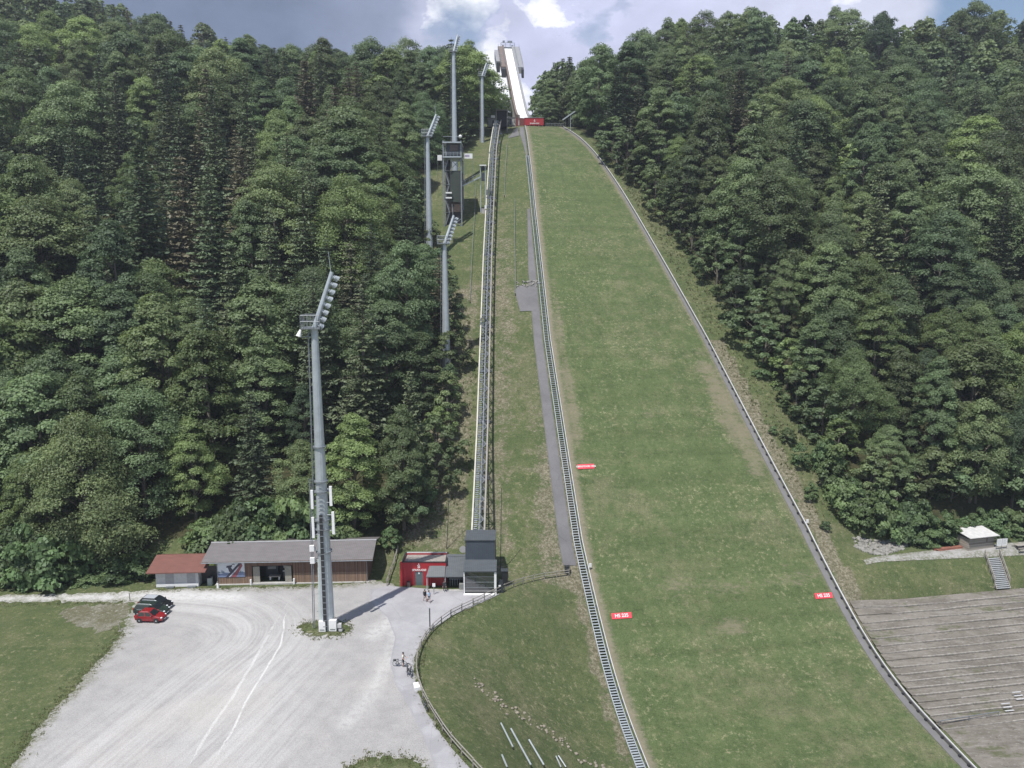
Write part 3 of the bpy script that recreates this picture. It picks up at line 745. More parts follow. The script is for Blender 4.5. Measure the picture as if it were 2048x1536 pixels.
def spruce_geo(seed, H, Rc, base=0.06, whorls=34, per=9, dens=1.0, leaf=0.36):
    rs = np.random.RandomState(seed); C = []; Nn = []; tint = []; br = []; SZ = []
    for w in range(whorls):
        t = (w + rs.uniform(-0.3, 0.3)) / whorls
        z = H * (base + (1 - base) * t); L = Rc * (1 - t) ** 0.72 * rs.uniform(0.75, 1.12) + 0.25
        m = max(5, int(per * (0.45 + 0.55 * (1 - t))))
        a0 = rs.uniform(0, 6.3)
        for j in range(m):
            th = a0 + 2 * math.pi * j / m + rs.normal() * 0.18; l = L * rs.uniform(0.7, 1.1)
            d = np.array([math.cos(th), math.sin(th), 0]); sd = np.array([-d[1], d[0], 0])
            k = max(3, int(l / 0.30 * dens)); f = np.linspace(0.12, 1, k)
            droop = -0.34 * l * f + 0.20 * l * f ** 2.2
            base_p = np.array([0, 0, z]) + d * (l * f)[:, None]; base_p[:, 2] += droop
            br.append(((0, 0, z), tuple(base_p[-1]), 0.05 * (1 - t) + 0.015, 0.01))
            for side in (-1, 0, 1):
                off = side * (0.10 + 0.20 * (1 - np.abs(f - 0.5)) * min(l, 3) * 0.6)
                p = base_p + sd * off[:, None] if side else base_p.copy()
                p[:, 2] -= np.abs(off) * 0.55 if side else -0.03
                p += rs.normal(size=p.shape) * 0.06
                SZ.append(np.full(k, leaf * (0.75 + 0.25 * min(1, 1.6 * (1 - t)))))
                C.append(p); Nn.append(np.tile(np.array([0, 0, 1.0]) + sd * side * 0.7 + d * 0.15, (k, 1)) + rs.normal(size=(k, 3)) * 0.3)
                tint.append(np.clip(0.35 + 0.35 * f + rs.normal(size=k) * 0.12, 0, 1))
    return np.concatenate(C), np.concatenate(Nn), np.concatenate(tint), br, rs, np.concatenate(SZ)
def make_spruce(seed, H, Rc, **kw):
    C, Nn, tint, br, rs, SZ = spruce_geo(seed, H, Rc, **kw)
    V, F = quads(C, Nn, SZ, rs, 0.8)
    crown = np_mesh('crown', V, F, M_NEEDLE, attrs={'tint': ('FACE', tint)})
    r0 = 0.011 * H + 0.06
    return crown, trunk_mesh('trunk', [(0, 0, -1.2), (0, 0, H * 0.3), (0, 0, H * 0.7), (0, 0, H)], [r0 * 1.2, r0 * 0.8, r0 * 0.4, 0.02], extra=br[::2]), H
BROAD = [make_broad(11, 26, 7.2, 0.10), make_broad(12, 24, 6.2, 0.12), make_broad(13, 28, 7.8, 0.08, 140), make_broad(14, 22, 6.6, 0.10, 120, skew=0.9),
         make_broad(15, 25, 5.4, 0.14, 105), make_broad(16, 20, 5.6, 0.08, 100, skew=0.85), make_broad(17, 27, 6.6, 0.10, 125, skew=0.65), make_broad(18, 26, 9.2, 0.06, 170, skew=0.8), make_broad(19, 30, 6.0, 0.05, 130, skew=0.7), make_broad(20, 21, 7.6, 0.05, 130, skew=0.95)]
SMALLB = [make_broad(31, 11, 4.0, 0.03, 40, 120, 0.26, 0.8), make_broad(32, 9, 3.4, 0.02, 34, 120, 0.24, 0.9)]
SPRUCE = [make_spruce(21, 27, 4.7), make_spruce(22, 24, 4.0, per=9), make_spruce(23, 30, 5.0), make_spruce(24, 22, 4.2, per=10)]
def place_tree(name, var, x, y, h, spread, label, cat, group, lean=0.0, rnd=random):
    crown, trunk, H0 = var
    t = thing(name, label, cat, (x, y, gz(x, y) - 0.1), group)
    k = h / H0
    t.scale = (k * spread, k * spread, k); t.rotation_euler = (lean * rnd.uniform(-1, 1), lean * rnd.uniform(-1, 1), rnd.uniform(0, 6.28))
    for n, me in (('trunk', trunk), ('crown', crown)):
        o = bpy.data.objects.new(n, me); COL.objects.link(o); o.parent = t
    return t
# ---- where they stand
rng = np.random.RandomState(77)
def scatter(n_try, r_fn, ok_fn, seed):
    rs = np.random.RandomState(seed); pts = []; cells = {}
    for _ in range(n_try):
        y = rs.uniform(96, 372); x = rs.uniform(-0.78 * y - 8, 0.80 * y + 8)
        if not ok_fn(x, y): continue
        r = r_fn(x, y); cx, cy = int(x // 8), int(y // 8); bad = False
        for ax in range(cx - 1, cx + 2):
            for ay in range(cy - 1, cy + 2):
                for q in cells.get((ax, ay), ()):
                    if (q[0] - x) ** 2 + (q[1] - y) ** 2 < r * r: bad = True; break
                if bad: break
            if bad: break
        if not bad:
            pts.append((x, y)); cells.setdefault((cx, cy), []).append((x, y))
    return pts
KEEP = [(-12.6, 146, 4.5), (-19.6, 176, 4), (-11.5, 235, 3), (-17, 190, 7), (-17, 212, 6)]
def ok_tree(x, y):
    if forest_depth(x, y) < 2.6: return False
    if y > 240 and -0.031 * y < x < 0.040 * y - 0.5: return False      # the clearing round the inrun tower
    return all((x - a) ** 2 + (y - b) ** 2 > r * r for a, b, r in KEEP)
pts = scatter(60000, lambda x, y: 7.2 if y < 250 else 8.2, ok_tree, 4)
trees = []
rnt = random.Random(9)
def nval(x, y): return math.sin(x * 0.045 + 1.3) * math.sin(y * 0.06 + 0.5) + 0.5 * math.sin(x * 0.11 + y * 0.09)
for x, y in pts:
    fd_ = float(forest_depth(x, y))
    left = x < 0
    p_sp = 0.20 + 0.16 * nval(x, y)
    px = 1024 + 1500 * x / (y * CP)
    if left and 190 < px < 490 and 150 < y < 200: p_sp = 0.85       # spruce stand half way up the left slope
    if left and 560 < px < 760 and 215 < y < 260: p_sp = 0.45
    if left and y < 135: p_sp = 0.08
    if not left and y < 190: p_sp = 0.10
    if y > 262: p_sp += 0.10
    kind = 's' if rnt.random() < p_sp else 'b'
    h = rnt.uniform(16, 29)
    if kind == 's': h = rnt.uniform(23, 33) if y < 235 else rnt.uniform(20, 27)
    if kind == 's' and left and 190 < px < 490 and 150 < y < 200: h *= 1.12
    if kind == 'b' and left and 190 < px < 490 and 150 < y < 200: h *= 0.75
    if fd_ < 6 and y < 200: h *= rnt.uniform(0.62, 0.85)
    if not left and y < 165: h *= 0.80
    if left and y < 165 and px < 330: h *= 1.18
    trees.append((x, y, h, kind, fd_))
trees.sort(key=lambda q: math.hypot(q[0], q[1]) / q[2] * (1 + 0.0 * q[4]))
def vis(x, y, h):
    top = gz(x, y) + h; return abs(x) < 0.73 * y + 7
def zone(x, y):
    if x < 0:
        px = 1024 + 1500 * x / (y * CP)
        if y < 135: return 'at the foot of the left wood behind the car park'
        if y < 195: return 'half way up the wooded slope left of the lift'
        if y < 262: return 'high on the wooded slope left of the lift'
        return 'on the ridge left of the ski jump'
    if y < 160: return 'at the foot of the wood right of the ski jump'
    if y < 215: return 'half way up the wooded slope right of the ski jump'
    if y < 262: return 'high on the wooded slope right of the ski jump'
    return 'on the ridge right of the ski jump'
far = []; nb = ns = 0
for x, y, h, kind, fd_ in trees:
    if not vis(x, y, h): far.append((x, y, h, kind)); continue
    if kind == 'b' and nb < 290:
        nb += 1; v = BROAD[rnt.randrange(len(BROAD))]
        place_tree('broadleaf_tree', v, x, y, h, rnt.uniform(0.85, 1.3), 'leafy green broadleaf tree ' + zone(x, y), 'tree', 'broadleaf trees ' + zone(x, y), 0.05, rnt)
    elif kind == 's' and ns < 200:
        ns += 1; v = SPRUCE[rnt.randrange(len(SPRUCE))]
        place_tree('spruce_tree', v, x, y, h, rnt.uniform(0.9, 1.15), 'dark pointed spruce ' + zone(x, y), 'tree', 'spruces ' + zone(x, y), 0.02, rnt)
    else: far.append((x, y, h, kind))
for px, y, h in ((985, 283, 14), (999, 290, 13), (1012, 286, 10), (1098, 275, 12), (975, 276, 12), (1104, 284, 16)):
    q = at(px, 200, y); place_tree('broadleaf_tree', BROAD[rnt.randrange(len(BROAD))], q.x, y, h, 1.2, 'smaller leafy tree in the clearing behind the take-off and inrun tower', 'tree', 'small trees behind the inrun tower', 0.05, rnt)
# the rest of the wood reads as one mass
fb = [broad_geo(s, 24, 6.6, 0.08, 80, 40, 0.6) for s in (41, 42, 43, 44)]
fs_ = [spruce_geo(s, 26, 3.6, whorls=26, per=7, dens=0.55) for s in (51, 52)]
VV = []; TT = []; RR = []
rs = np.random.RandomState(3)
for x, y, h, kind in far:
    if y > 320 and kind == 'b' and rs.rand() < 0.0: continue
    gsrc = (fb[rs.randint(4)] if kind == 'b' else fs_[rs.randint(2)]); k = h / (24 if kind == 'b' else 26)
    C, Nn, tint = gsrc[0], gsrc[1], gsrc[2]
    V, F = quads(C * k, Nn, 0.62 * k if kind == 'b' else 0.5 * k, rs)
    a = rs.uniform(0, 6.28); ca, sa = math.cos(a), math.sin(a)
    X = V[:, 0] * ca - V[:, 1] * sa + x; Y = V[:, 0] * sa + V[:, 1] * ca + y; Z = V[:, 2] + gz(x, y) - 0.2
    VV.append(np.stack([X, Y, Z], -1)); TT.append(tint if kind == 'b' else tint * 0.35); RR.append(np.full(len(C), rs.uniform(0, 1)))
print('trees', len(trees), 'broad', nb, 'spruce', ns, 'far', len(far))
if VV:
    V = np.concatenate(VV); F = np.arange(len(V)).reshape(-1, 4)
    me = np_mesh('distant_forest', V, F, M_LEAFFAR, attrs={'tint': ('FACE', np.concatenate(TT)), 'treernd': ('FACE', np.concatenate(RR))})
    o = bpy.data.objects.new('distant_forest', me); COL.objects.link(o)
    tag(o, 'unbroken green mass of woodland filling the slopes and ridges behind the nearer trees', 'forest', kind='stuff')
# ------------------------------------------------------------------ the jump: inrun tower, take-off, lift, judges' tower, masts
UD = Vector((-0.0925, 0.9957, 0)).normalized(); UN = Vector((UD.y, -UD.x, 0))
TK0 = Vector((4.16, 258.9, 0))
_U = np.linspace(0, 70, 141)
_tz = np.interp(_U, [0, 5, 12.6, 21.3, 38.7, 49.3, 58, 70], [92.9, 93.8, 97.4, 102.9, 114.4, 121.4, 127.2, 135.3])
_tz = np.convolve(np.pad(_tz, 9, mode='reflect', reflect_type='odd'), np.hanning(21)[1:-1] / np.hanning(21)[1:-1].sum(), mode='valid')
def tk(u, n, dz=0.0):
    p = TK0 + UD * u + UN * n; return Vector((p.x, p.y, float(np.interp(u, _U, _tz)) + dz))
def strip(mb, us, n0, n1, d0, d1, m=0):
    """a bar that follows the inrun: between offsets n0..n1 and heights d0..d1"""
    vs = []; f0 = d0 if callable(d0) else (lambda u: d0); f1 = d1 if callable(d1) else (lambda u: d1)
    for u in us: vs += [tk(u, n0, f0(u)), tk(u, n1, f0(u)), tk(u, n1, f1(u)), tk(u, n0, f1(u))]
    k = len(us); fs = [(0, 1, 2, 3), tuple(4 * (k - 1) + i for i in (3, 2, 1, 0))]
    for i in range(k - 1):
        for j in range(4): fs.append((4 * i + j, 4 * i + (j + 1) % 4, 4 * i + 4 + (j + 1) % 4, 4 * i + 4 + j))
    mb.add(vs, fs, m); return mb
M_TRACK = simple('white_track_mat', (0.86, 0.87, 0.88), 0.4, 0, 0.04, 1)
M_BROWN = simple('brown_cladding', (0.16, 0.125, 0.11), 0.7, 0, 0.2, 2)
M_SLAB = simple('grey_cladding', (0.25, 0.255, 0.27), 0.6, 0, 0.12, 1.2)
ir = thing('inrun_tower', 'leaning ski jump inrun tower with a white track against the sky', 'ski jump tower', tk(0, 0, -6))
U1 = list(np.arange(0, 64.6, 1.5))
strip(MB(), U1, -1.55, 1.55, -0.12, 0.0).build('track', M_TRACK, ir)
strip(MB(), U1, -2.25, -1.56, -0.9, 0.85).build('side_wall', M_BROWN, ir)
strip(MB(), U1, 1.56, 2.25, -0.9, 0.85).build('side_wall', M_SLAB, ir)
strip(MB(), U1, -2.1, 2.1, lambda u: -1.2 - 2.6 * math.sin(math.pi * min(1, (u + 14) / 84)), -0.13).build('tower_beam', M_CONC, ir)
mb = MB()
for u0, u1, zb in ((4, 19, 83.0), (19, 29, 84)):
    poly = [tk(u0, -1.8, -1.0), tk(u1, -1.8, -1.0), Vector((*tk(u1, -1.8).xy, zb)), Vector((*tk(u0, -1.8).xy, zb))]
    mb.prism(poly, UN * 3.6)
mb.build('tower_foot', M_CONC, ir)
U2 = list(np.arange(45, 63.1, 1.5))
pl = strip(MB(), U2, -4.1, -2.26, -1.5, 1.0).build('start_platform', M_BROWN, ir); pr = strip(MB(), U2, 2.26, 4.5, -1.5, 1.0).build('start_platform', M_SLAB, ir)
for par, n0, n1 in ((pl, -4.05, -2.4), (pr, 3.6, 4.45)):
    strip(MB(), [43.4, 45.0], n0, n1, -2.4, 0.7).build('end_box', M_BLACK, par)
strip(MB(), list(np.arange(51, 62, 2.0)), -5.6, -4.12, lambda u: -2.9, 0.4).build('stair_box', M_SLAB, ir)
mb = MB(); strip(mb, [50.0, 51.0], -5.5, -4.2, -3.4, 0.2); mb.build('end_box', M_BLACK, ir)
mb = MB()
for n0 in (-4.0, -2.5, 2.5, 4.4):
    for u in np.arange(46, 63, 2.2): mb.tube(tk(u, n0, 1.0), tk(u, n0, 2.0), 0.06, n=5)
    mb.path([tk(u, n0, 2.0) for u in np.arange(46, 63, 1.5)], 0.06, 5)
mb.build('railing', M_GALVD, ir)
top = tk(63.5, 0)
mb = MB(); mb.box(top + UD * 1.4 + Vector((0, 0, 0.4)), (6.2, 3.2, 0.35), math.atan2(UN.y, UN.x))
for q in (-2.8, -1.0, 1.0, 2.8): mb.tube(top + UD * 0.2 + UN * q + Vector((0, 0, 0.5)), top + UD * 0.2 + UN * q + Vector((0, 0, 2.2)), 0.08, n=6)
mb.beam(top + UD * 0.2 + UN * -2.8 + Vector((0, 0, 2.2)), top + UD * 0.2 + UN * 2.8 + Vector((0, 0, 2.2)), 0.12, 0.12)
mb.beam(top + UD * 0.2 + UN * -2.8 + Vector((0, 0, 1.4)), top + UD * 0.2 + UN * 2.8 + Vector((0, 0, 1.4)), 0.08, 0.08)
mb.build('top_deck', M_GALVD, ir)
mb = MB()
for q in (-1.6, 0.4, 1.4): mb.box(top + UD * 0.6 + UN * q + Vector((0, 0, 2.7)), (0.9, 0.5, 0.8), 0.1)
mb.build('camera_rack', M_GALVD, ir)

# take-off house with the red front
tz = 89.75
to = thing('takeoff_house', 'red take-off house with white emblem at the top of the landing hill', 'take-off', (7.0, 257.3, tz))
MB().box2((4.15, 257.1, tz + 0.45), (10.4, 260.4, tz + 2.75)).build('wall', M_RED, to)
mb = MB()
for x in (4.4, 5.8, 7.3, 8.8, 10.1): mb.box2((x - 0.12, 257.25, tz - 0.8), (x + 0.12, 257.5, tz + 0.46))
mb.box2((4.3, 257.9, tz - 0.9), (10.3, 260.3, tz + 0.44), 1); mb.build('footing', [M_CONC, M_BLACK], to)
mb = MB(); mb.prism([(1.2, 259.6, tz - 0.6), (4.1, 257.6, tz - 0.4), (4.1, 257.6, tz + 2.6), (1.2, 259.6, tz + 3.3)], (0.12, 0.5, 0)); mb.build('side_panel', simple('dark_red_panel', (0.16, 0.045, 0.045), 0.7, 0, 0.2, 2), to)
mb = MB(); mb.box2((4.05, 257.0, tz + 2.76), (10.5, 260.5, tz + 2.86)); mb.build('roof', M_SLAB, to)
EMB = simple('emblem_white', (0.85, 0.82, 0.80), 0.5, 0, 0.02)
def emblem(mb, c, s, ax=Vector((1, 0, 0)), up=Vector((0, 0, 1)), out=Vector((0, -1, 0))):
    """a bold S with a round dot above it"""
    c = Vector(c)
    pts = []
    for k in range(0, 17): a = math.radians(20 + k * 14); pts.append((0.5 * math.cos(a) * 0.9, 0.26 + 0.30 * math.sin(a)))
    for k in range(0, 17): a = math.radians(64 - k * 14); pts.append((0.5 * math.cos(a) * 0.9, -0.30 + 0.30 * math.sin(a)))
    q = [c + ax * (p[0] * s) + up * (p[1] * s) for p in pts]
    for a, b in zip(q[:-1], q[1:]): mb.beam(a, b, 0.26 * s, 0.05, 0, up=out)
    ring = [c + up * (1.0 * s) + ax * (0.20 * s * math.cos(t)) + up * (0.20 * s * math.sin(t)) - out * 0.02 for t in np.linspace(0, 6.283, 13)[:-1]]
    mb.prism(ring, out * 0.05)
mb = MB(); emblem(mb, (7.4, 257.04, tz + 1.75), 0.42); mb.build('emblem', EMB, to)
text_mesh('SPARKASSE', 0.62, 'lettering', EMB, 0.02, to, Matrix.Translation((7.4, 257.04, tz + 0.98)) @ Matrix.Rotation(R(90), 4, 'X'))
# guard rail along the top edge of the hill to the right of the house
mb = MB(); a = Vector(xy(-1.0, 0.5)).to_3d(); pts_ = []
for k in range(7):
    x, y = xy(-1.2, 0.8 + k * 1.0); z = gz(x, y); pts_.append(Vector((x, y, z + 1.1))); mb.tube((x, y, z - 0.2), (x, y, z + 1.1), 0.05, n=5)
mb.path(pts_, 0.05, 5); mb.path([p - Vector((0, 0, 0.5)) for p in pts_], 0.04, 5)
t = thing('guard_rail', 'low dark metal guard rail on the top edge of the landing hill', 'railing', pts_[3] - Vector((0, 0, 1.1))); mb.build('rail', M_GALVD, t)

# ---- inclined lift
LX = -5.35
def lift_z(y): return float(np.interp(y, [106.5, 112, 122, 130, 155, 195, 220, 235, 243, 249], [5.6, 8.2, 13.0, 17.2, 34.4, 61.8, 76.6, 84.8, 88.3, 90.4]))
def lift_x(y): return LX + float(np.interp(y, [106, 174, 222, 249], [0.25, -0.25, -0.05, 1.0]))
LY = list(np.arange(106.5, 249.1, 2.0))
lt = thing('inclined_lift_track', 'long lattice track of the inclined lift climbing beside the landing hill', 'lift track', (LX, 106.5, 5))
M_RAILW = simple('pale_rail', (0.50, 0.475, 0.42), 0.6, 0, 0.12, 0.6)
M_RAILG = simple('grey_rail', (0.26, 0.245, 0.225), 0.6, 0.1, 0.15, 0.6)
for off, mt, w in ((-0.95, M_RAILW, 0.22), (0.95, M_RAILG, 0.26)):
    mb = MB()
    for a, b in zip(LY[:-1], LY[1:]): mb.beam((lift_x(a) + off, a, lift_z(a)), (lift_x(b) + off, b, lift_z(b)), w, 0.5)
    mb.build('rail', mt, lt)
mb = MB(); rl = random.Random(4)
for i, (a, b) in enumerate(zip(LY[:-1], LY[1:])):
    xa, za, xb, zb = lift_x(a), lift_z(a), lift_x(b), lift_z(b)
    mb.beam((xa - 0.8, a, za - 0.1), (xa + 0.8, a, za - 0.1), 0.14, 0.14)
    s = 1 if i % 2 else -1
    mb.beam((xa - 0.75 * s, a, za - 0.15), (xb + 0.75 * s, b, zb - 0.15), 0.13, 0.13)
    mb.beam((xa + 0.10, a, za + 0.02), (xb + 0.10, b, zb + 0.02), 0.12, 0.10)
    mb.beam((xa + 0.30, a, za - 1.15), (xb + 0.30, b, zb - 1.15), 0.2, 0.2)
    mb.beam((xa + 0.9, a, za - 0.2), (xb + 0.3, b, zb - 1.1), 0.1, 0.1); mb.beam((xa - 0.9, a, za - 0.2), (xa + 0.3, a, za - 1.1), 0.1, 0.1)
mb.build('lattice', M_GALVD, lt)
mb = MB()
for a, b in zip(LY[:-1], LY[1:]):
    for k in range(5):
        y = a + (b - a) * k / 5; x, z = lift_x(y), lift_z(y); mb.box((x - 0.45, y, z + 0.05), (0.5, 0.2, 0.05), 0)
mb.build('walkway', M_GALV, lt)
for y in np.arange(114, 247, 11.0):
    x, z = lift_x(y), lift_z(y); g0 = gz(x, y); mb = MB()
    for s in (-0.8, 0.8): mb.beam((x + s, y, z - 0.2), (x + s * 1.2, y - 0.3, g0 - 0.5), 0.16, 0.16, up=(0, 1, 0))
    mb.beam((x - 0.9, y, (z + g0) / 2), (x + 0.9, y, (z + g0) / 2), 0.1, 0.1); mb.box((x, y - 0.3, g0), (2.6, 0.8, 0.5))
    mb.build('support', M_GALVD, lt)
MB().box((lift_x(191) - 1.0, 191, lift_z(191) + 0.5), (0.5, 1.6, 0.9)).build('cable_box', M_WHITE, lt)

# top station of the lift
c0 = at(1003, 250, 249.00)
ts = thing('lift_top_station', 'dark open lift top station with a pale frame beside the take-off', 'lift station', c0)
zb, ztp = c0.z - 0.4, at(1003, 219, 249).z
xa, xb = at(992.5, 235, 249).x, at(1014.5, 235, 249).x
MB().box2((xa + 0.2, 249.60, zb), (xb - 0.2, 254.50, ztp - 0.3)).build('wall', simple('interior_shade_black', (0.018, 0.017, 0.02), 0.7), ts)  # solid block coloured near black for the shade inside the open station
mb = MB(); mb.box2((xa - 0.15, 248.80, ztp - 0.29), (xb + 0.15, 255.00, ztp)); mb.build('roof', M_RAILG, ts)
for x in (xa, xb): MB().box2((x - 0.12, 248.90, zb - (2.5 if x == xb else 0)), (x + 0.12, 249.20, ztp - 0.3)).build('post', M_RAILG, ts)
c1 = at(983, 250, 249)
kb = thing('service_cabin', 'small grey service cabin left of the lift top station', 'cabin', c1)
MB().box2((at(976, 250, 249).x, 248.50, c1.z - 0.6), (at(990, 250, 249).x, 251.50, c1.z + 1.9)).build('wall', simple('cabin_grey', (0.22, 0.22, 0.215), 0.8, var=0.3), kb)
MB().box2((at(985, 250, 249).x, 248.35, c1.z - 0.5), (at(988, 250, 249).x, 248.49, c1.z + 1.3)).build('door', M_BLACK, kb)
MB().box2((at(975, 250, 249).x, 248.20, c1.z + 1.91), (at(991, 250, 249).x, 251.80, c1.z + 2.06)).build('roof', M_RAILG, kb)
MB().box2((at(982, 250, 249).x, 249, c1.z + 2.1), (at(990, 250, 249).x, 250.50, c1.z + 2.95)).build('roof_unit', M_WHITE, kb)
c2 = at(1024, 248, 251)
kb = thing('service_cabin', 'little pale service cabin between the lift station and the red take-off house', 'cabin', c2)
MB().box2((c2.x - 1.0, 251, c2.z - 0.4), (c2.x + 1.0, 253, c2.z + 2.0)).build('wall', simple('cabin_pale', (0.42, 0.40, 0.36), 0.8, var=0.25), kb)
MB().box2((c2.x - 0.85, 250.85, c2.z - 0.2), (c2.x - 0.1, 250.98, c2.z + 1.6)).build('door', M_BLACK, kb)
MB().box2((c2.x - 1.1, 250.80, c2.z + 2.01), (c2.x + 1.1, 253.20, c2.z + 2.12)).build('roof', M_SLAB, kb)

# ---- floodlight masts
def mast(name, base, H, r0, r1, label, head=(2.3, 1.2, 6.6), k=1.0, detail=False, basket=True, rows=8):
    b = Vector(base)
    t = thing(name, label, 'floodlight mast', b, None)
    topp = b + Vector((0, 0, H))
    prof = [(r0 + (r1 - r0) * q, H * q) for q in np.linspace(0, 1, 8)]
    prof[0] = (r0, -1.5)
    MB().lathe(prof, b, 14).build('shaft', M_GALV, t, False)
    mb = MB()
    lx = -1.0
    lr = lambda q: r0 + (r1 - r0) * q + 0.32 * k
    for s in (-0.16, 0.16):
        mb.path([b + Vector((-lr(q), s * k - 0.1, H * q)) for q in np.linspace(0.02 if not detail else 0.36, 0.985, 14)], 0.05 * k, 5)
    for q in np.linspace(0.03 if not detail else 0.37, 0.98, int(H * 1.6)): mb.tube(b + Vector((-lr(q), -0.26 * k, H * q)), b + Vector((-lr(q), 0.06 * k, H * q)), 0.028 * k, n=4)
    for q in np.linspace(0.06, 0.98, 16): mb.tube(b + Vector((-lr(q), -0.1, H * q)), b + Vector((-lr(q) + 0.35 * k, -0.05, H * q)), 0.04 * k, n=4)
    mb.build('ladder', M_GALVD, t)
    hd = Vector(head); arm_top = topp + hd
    MB().tube(topp - Vector((0, 0, 0.15)), arm_top, 0.36 * k, 0.26 * k, 10).build('head_arm', M_GALV, t)
    hv = hd.normalized(); side = Vector((0.86, 0.42, -0.29)); side = (side - hv * side.dot(hv)).normalized()
    nrm = hv.cross(side).normalized()
    face = (side + Vector((0.1, 0.25, -0.5))).normalized()
    for i in range(rows):
        for j in (-0.48, 0.48):
            c = topp + hd * ((i + 0.35) / rows) + side * 0.75 * k + nrm * j * k
            bd = MB().tube(c - face * 0.30 * k, c + face * 0.18 * k, 0.24 * k, 0.40 * k, 10); bd.tube(c - side * 0.5 * k, c, 0.06 * k, n=5)
            fl = bd.build('floodlight', M_GALV, t)
            if k > 0.9: MB().tube(c + face * 0.181 * k, c + face * 0.21 * k, 0.36 * k, 0.34 * k, 10).build('lens', M_LAMP, fl)
    if basket:
        mb = MB(); w0, w1, d = -1.55 * k, 0.95 * k, 1.0 * k
        mb.box2(topp + Vector((w0, -d, -0.25 * k)), topp + Vector((w1, d, -0.05 * k)))
        for zz in (0.75, 1.55):
            mb.path([topp + Vector((x, y, zz * k)) for x, y in ((w0, -d), (w1, -d), (w1, d), (w0, d), (w0, -d))], 0.05 * k, 5)
        for q in np.linspace(0, 1, 7):
            x = w0 + (w1 - w0) * q
            for y in (-d, d): mb.tube(topp + Vector((x, y, -0.05)), topp + Vector((x, y, 1.55 * k)), 0.04 * k, n=5)
        for y in np.linspace(-d, d, 5)[1:-1]: mb.tube(topp + Vector((w0, y, -0.05)), topp + Vector((w0, y, 1.55 * k)), 0.04 * k, n=5)
        mb.build('platform', M_GALVD, t)
    MB().tube(arm_top - hv * 0.3, arm_top + Vector((-0.35 * k, 0, 2.6 * k)), 0.05 * k, 0.03 * k, 5).build('lightning_rod', M_GALV, t)
    if detail:
        MB().tube(topp + Vector((-1.5, -0.6, -0.3)), topp + Vector((-1.75, -0.75, -1.1)), 0.12, 0.34, 12).build('loudspeaker', M_WHITE, t)
        mb = MB(); mb.tube(topp + Vector((0, 0, -1.1)), topp + Vector((-1.4, -0.3, -1.25)), 0.06, n=6); mb.build('bracket', M_GALVD, t)
        # cable ladder up the front, antenna panels and radio units
        mb = MB()
        fr = lambda z: r0 + (r1 - r0) * z / H + 0.10
        mb.beam(b + Vector((0.0, -fr(0), 0.3)), b + Vector((0.0, -fr(15.5), 15.5)), 0.40, 0.16, 1, up=(0, -1, 0))
        for z in np.arange(0.8, 15.5, 0.8): mb.box(b + Vector((0.0, -fr(z) - 0.12, z)), (0.5, 0.06, 0.07), 0, 0)
        for z in np.arange(16.0, 19.5, 0.55): mb.box(b + Vector((0.05, -fr(z) - 0.05, z)), (0.55, 0.06, 0.10), 0, 0)
        mb.build('cable_tray', [M_GALVD, M_BLACK], t)
        MB().beam(b + Vector((-0.62, -0.55, 0.4)), b + Vector((-0.50, -0.45, 9.5)), 0.50, 0.22, 0, up=(0, -1, 0)).build('cable_duct', simple('pale_green_duct', (0.46, 0.53, 0.50), 0.5), t)
        mb = MB()
        for x in (-1.75, -1.55): mb.tube(b + Vector((x, -0.3, 0.2)), b + Vector((x + 0.35, -0.2, 20.0)), 0.06, n=6)
        mb.build('conduit', M_GALVD, t)
        for z in (10.4, 13.4, 14.6, 18.3, 19.6, 24.0):
            MB().lathe([(fr(z) + 0.02, z), (fr(z) + 0.10, z), (fr(z) + 0.10, z + 0.16), (fr(z) + 0.02, z + 0.16)], b, 14).build('band_clamp', M_GALVD, t)
        for x, z, h in ((-1.12, 12.4, 2.7), (1.42, 12.9, 2.9), (-1.10, 16.2, 2.4), (1.25, 16.6, 2.5)):
            a = MB().box(b + Vector((x, -0.45, z + h / 2)), (0.32, 0.24, h), 0.0); pn = a.build('antenna_panel', M_WHITE, t)
            m2 = MB(); sx = 1 if x > 0 else -1
            for q in (0.15, 0.85): m2.tube(b + Vector((sx * 0.6, -0.3, z + h * q)), b + Vector((x - sx * 0.17, -0.4, z + h * q)), 0.05, n=6)
            m2.tube(b + Vector((x - sx * 0.2, -0.40, z)), b + Vector((x - sx * 0.2, -0.40, z + h)), 0.03, n=6); m2.build('mount', M_GALVD, pn)
        for z in (9.5, 11.1): MB().box(b + Vector((-1.35, -0.7, z)), (0.55, 0.35, 0.75), 0.15).box(b + Vector((-0.98, -0.7, z - 0.05)), (0.16, 0.28, 0.5), 0.1, 1).build('radio_unit', [M_WHITE, M_GALVD], t)
    return t
mb1 = onz(655, 1256)
MAST1 = mast('floodlight_mast', mb1, 38.9, 0.98, 0.42, 'tall tapered steel floodlight mast standing on the gravel car park', (2.15, 0.9, 6.5), 0.92, True)
def mast_at(px, py_base_y, py_top, y, label, **kw):
    p = at(px, py_top, y); g = gz(p.x, y); return mast('floodlight_mast', (p.x, y, g), p.z - g, kw.pop('r0', 0.85), kw.pop('r1', 0.40), label, **kw)
mast_at(889, 0, 486, 146, 'steel floodlight mast rising out of the trees beside the lower lift track', head=(1.7, 1.6, 5.2), k=0.85, r0=0.9, r1=0.40)
mast_at(855, 0, 272, 176, 'slim floodlight mast among the trees left of the judges tower', head=(1.9, 1.5, 4.9), k=0.85)
mast_at(907, 0, 103, 207, 'tallest floodlight mast rising behind the judges tower against the clouds', head=(1.0, 2.0, 4.6), k=0.75, r0=0.9, r1=0.42)
mast_at(964, 0, 152, 235, 'short floodlight mast at the wood edge near the top of the lift', head=(1.3, 1.5, 4.0), k=0.7, r0=0.6, r1=0.42)
p = hit(1141, 262); g0 = gz(p.x, p.y)
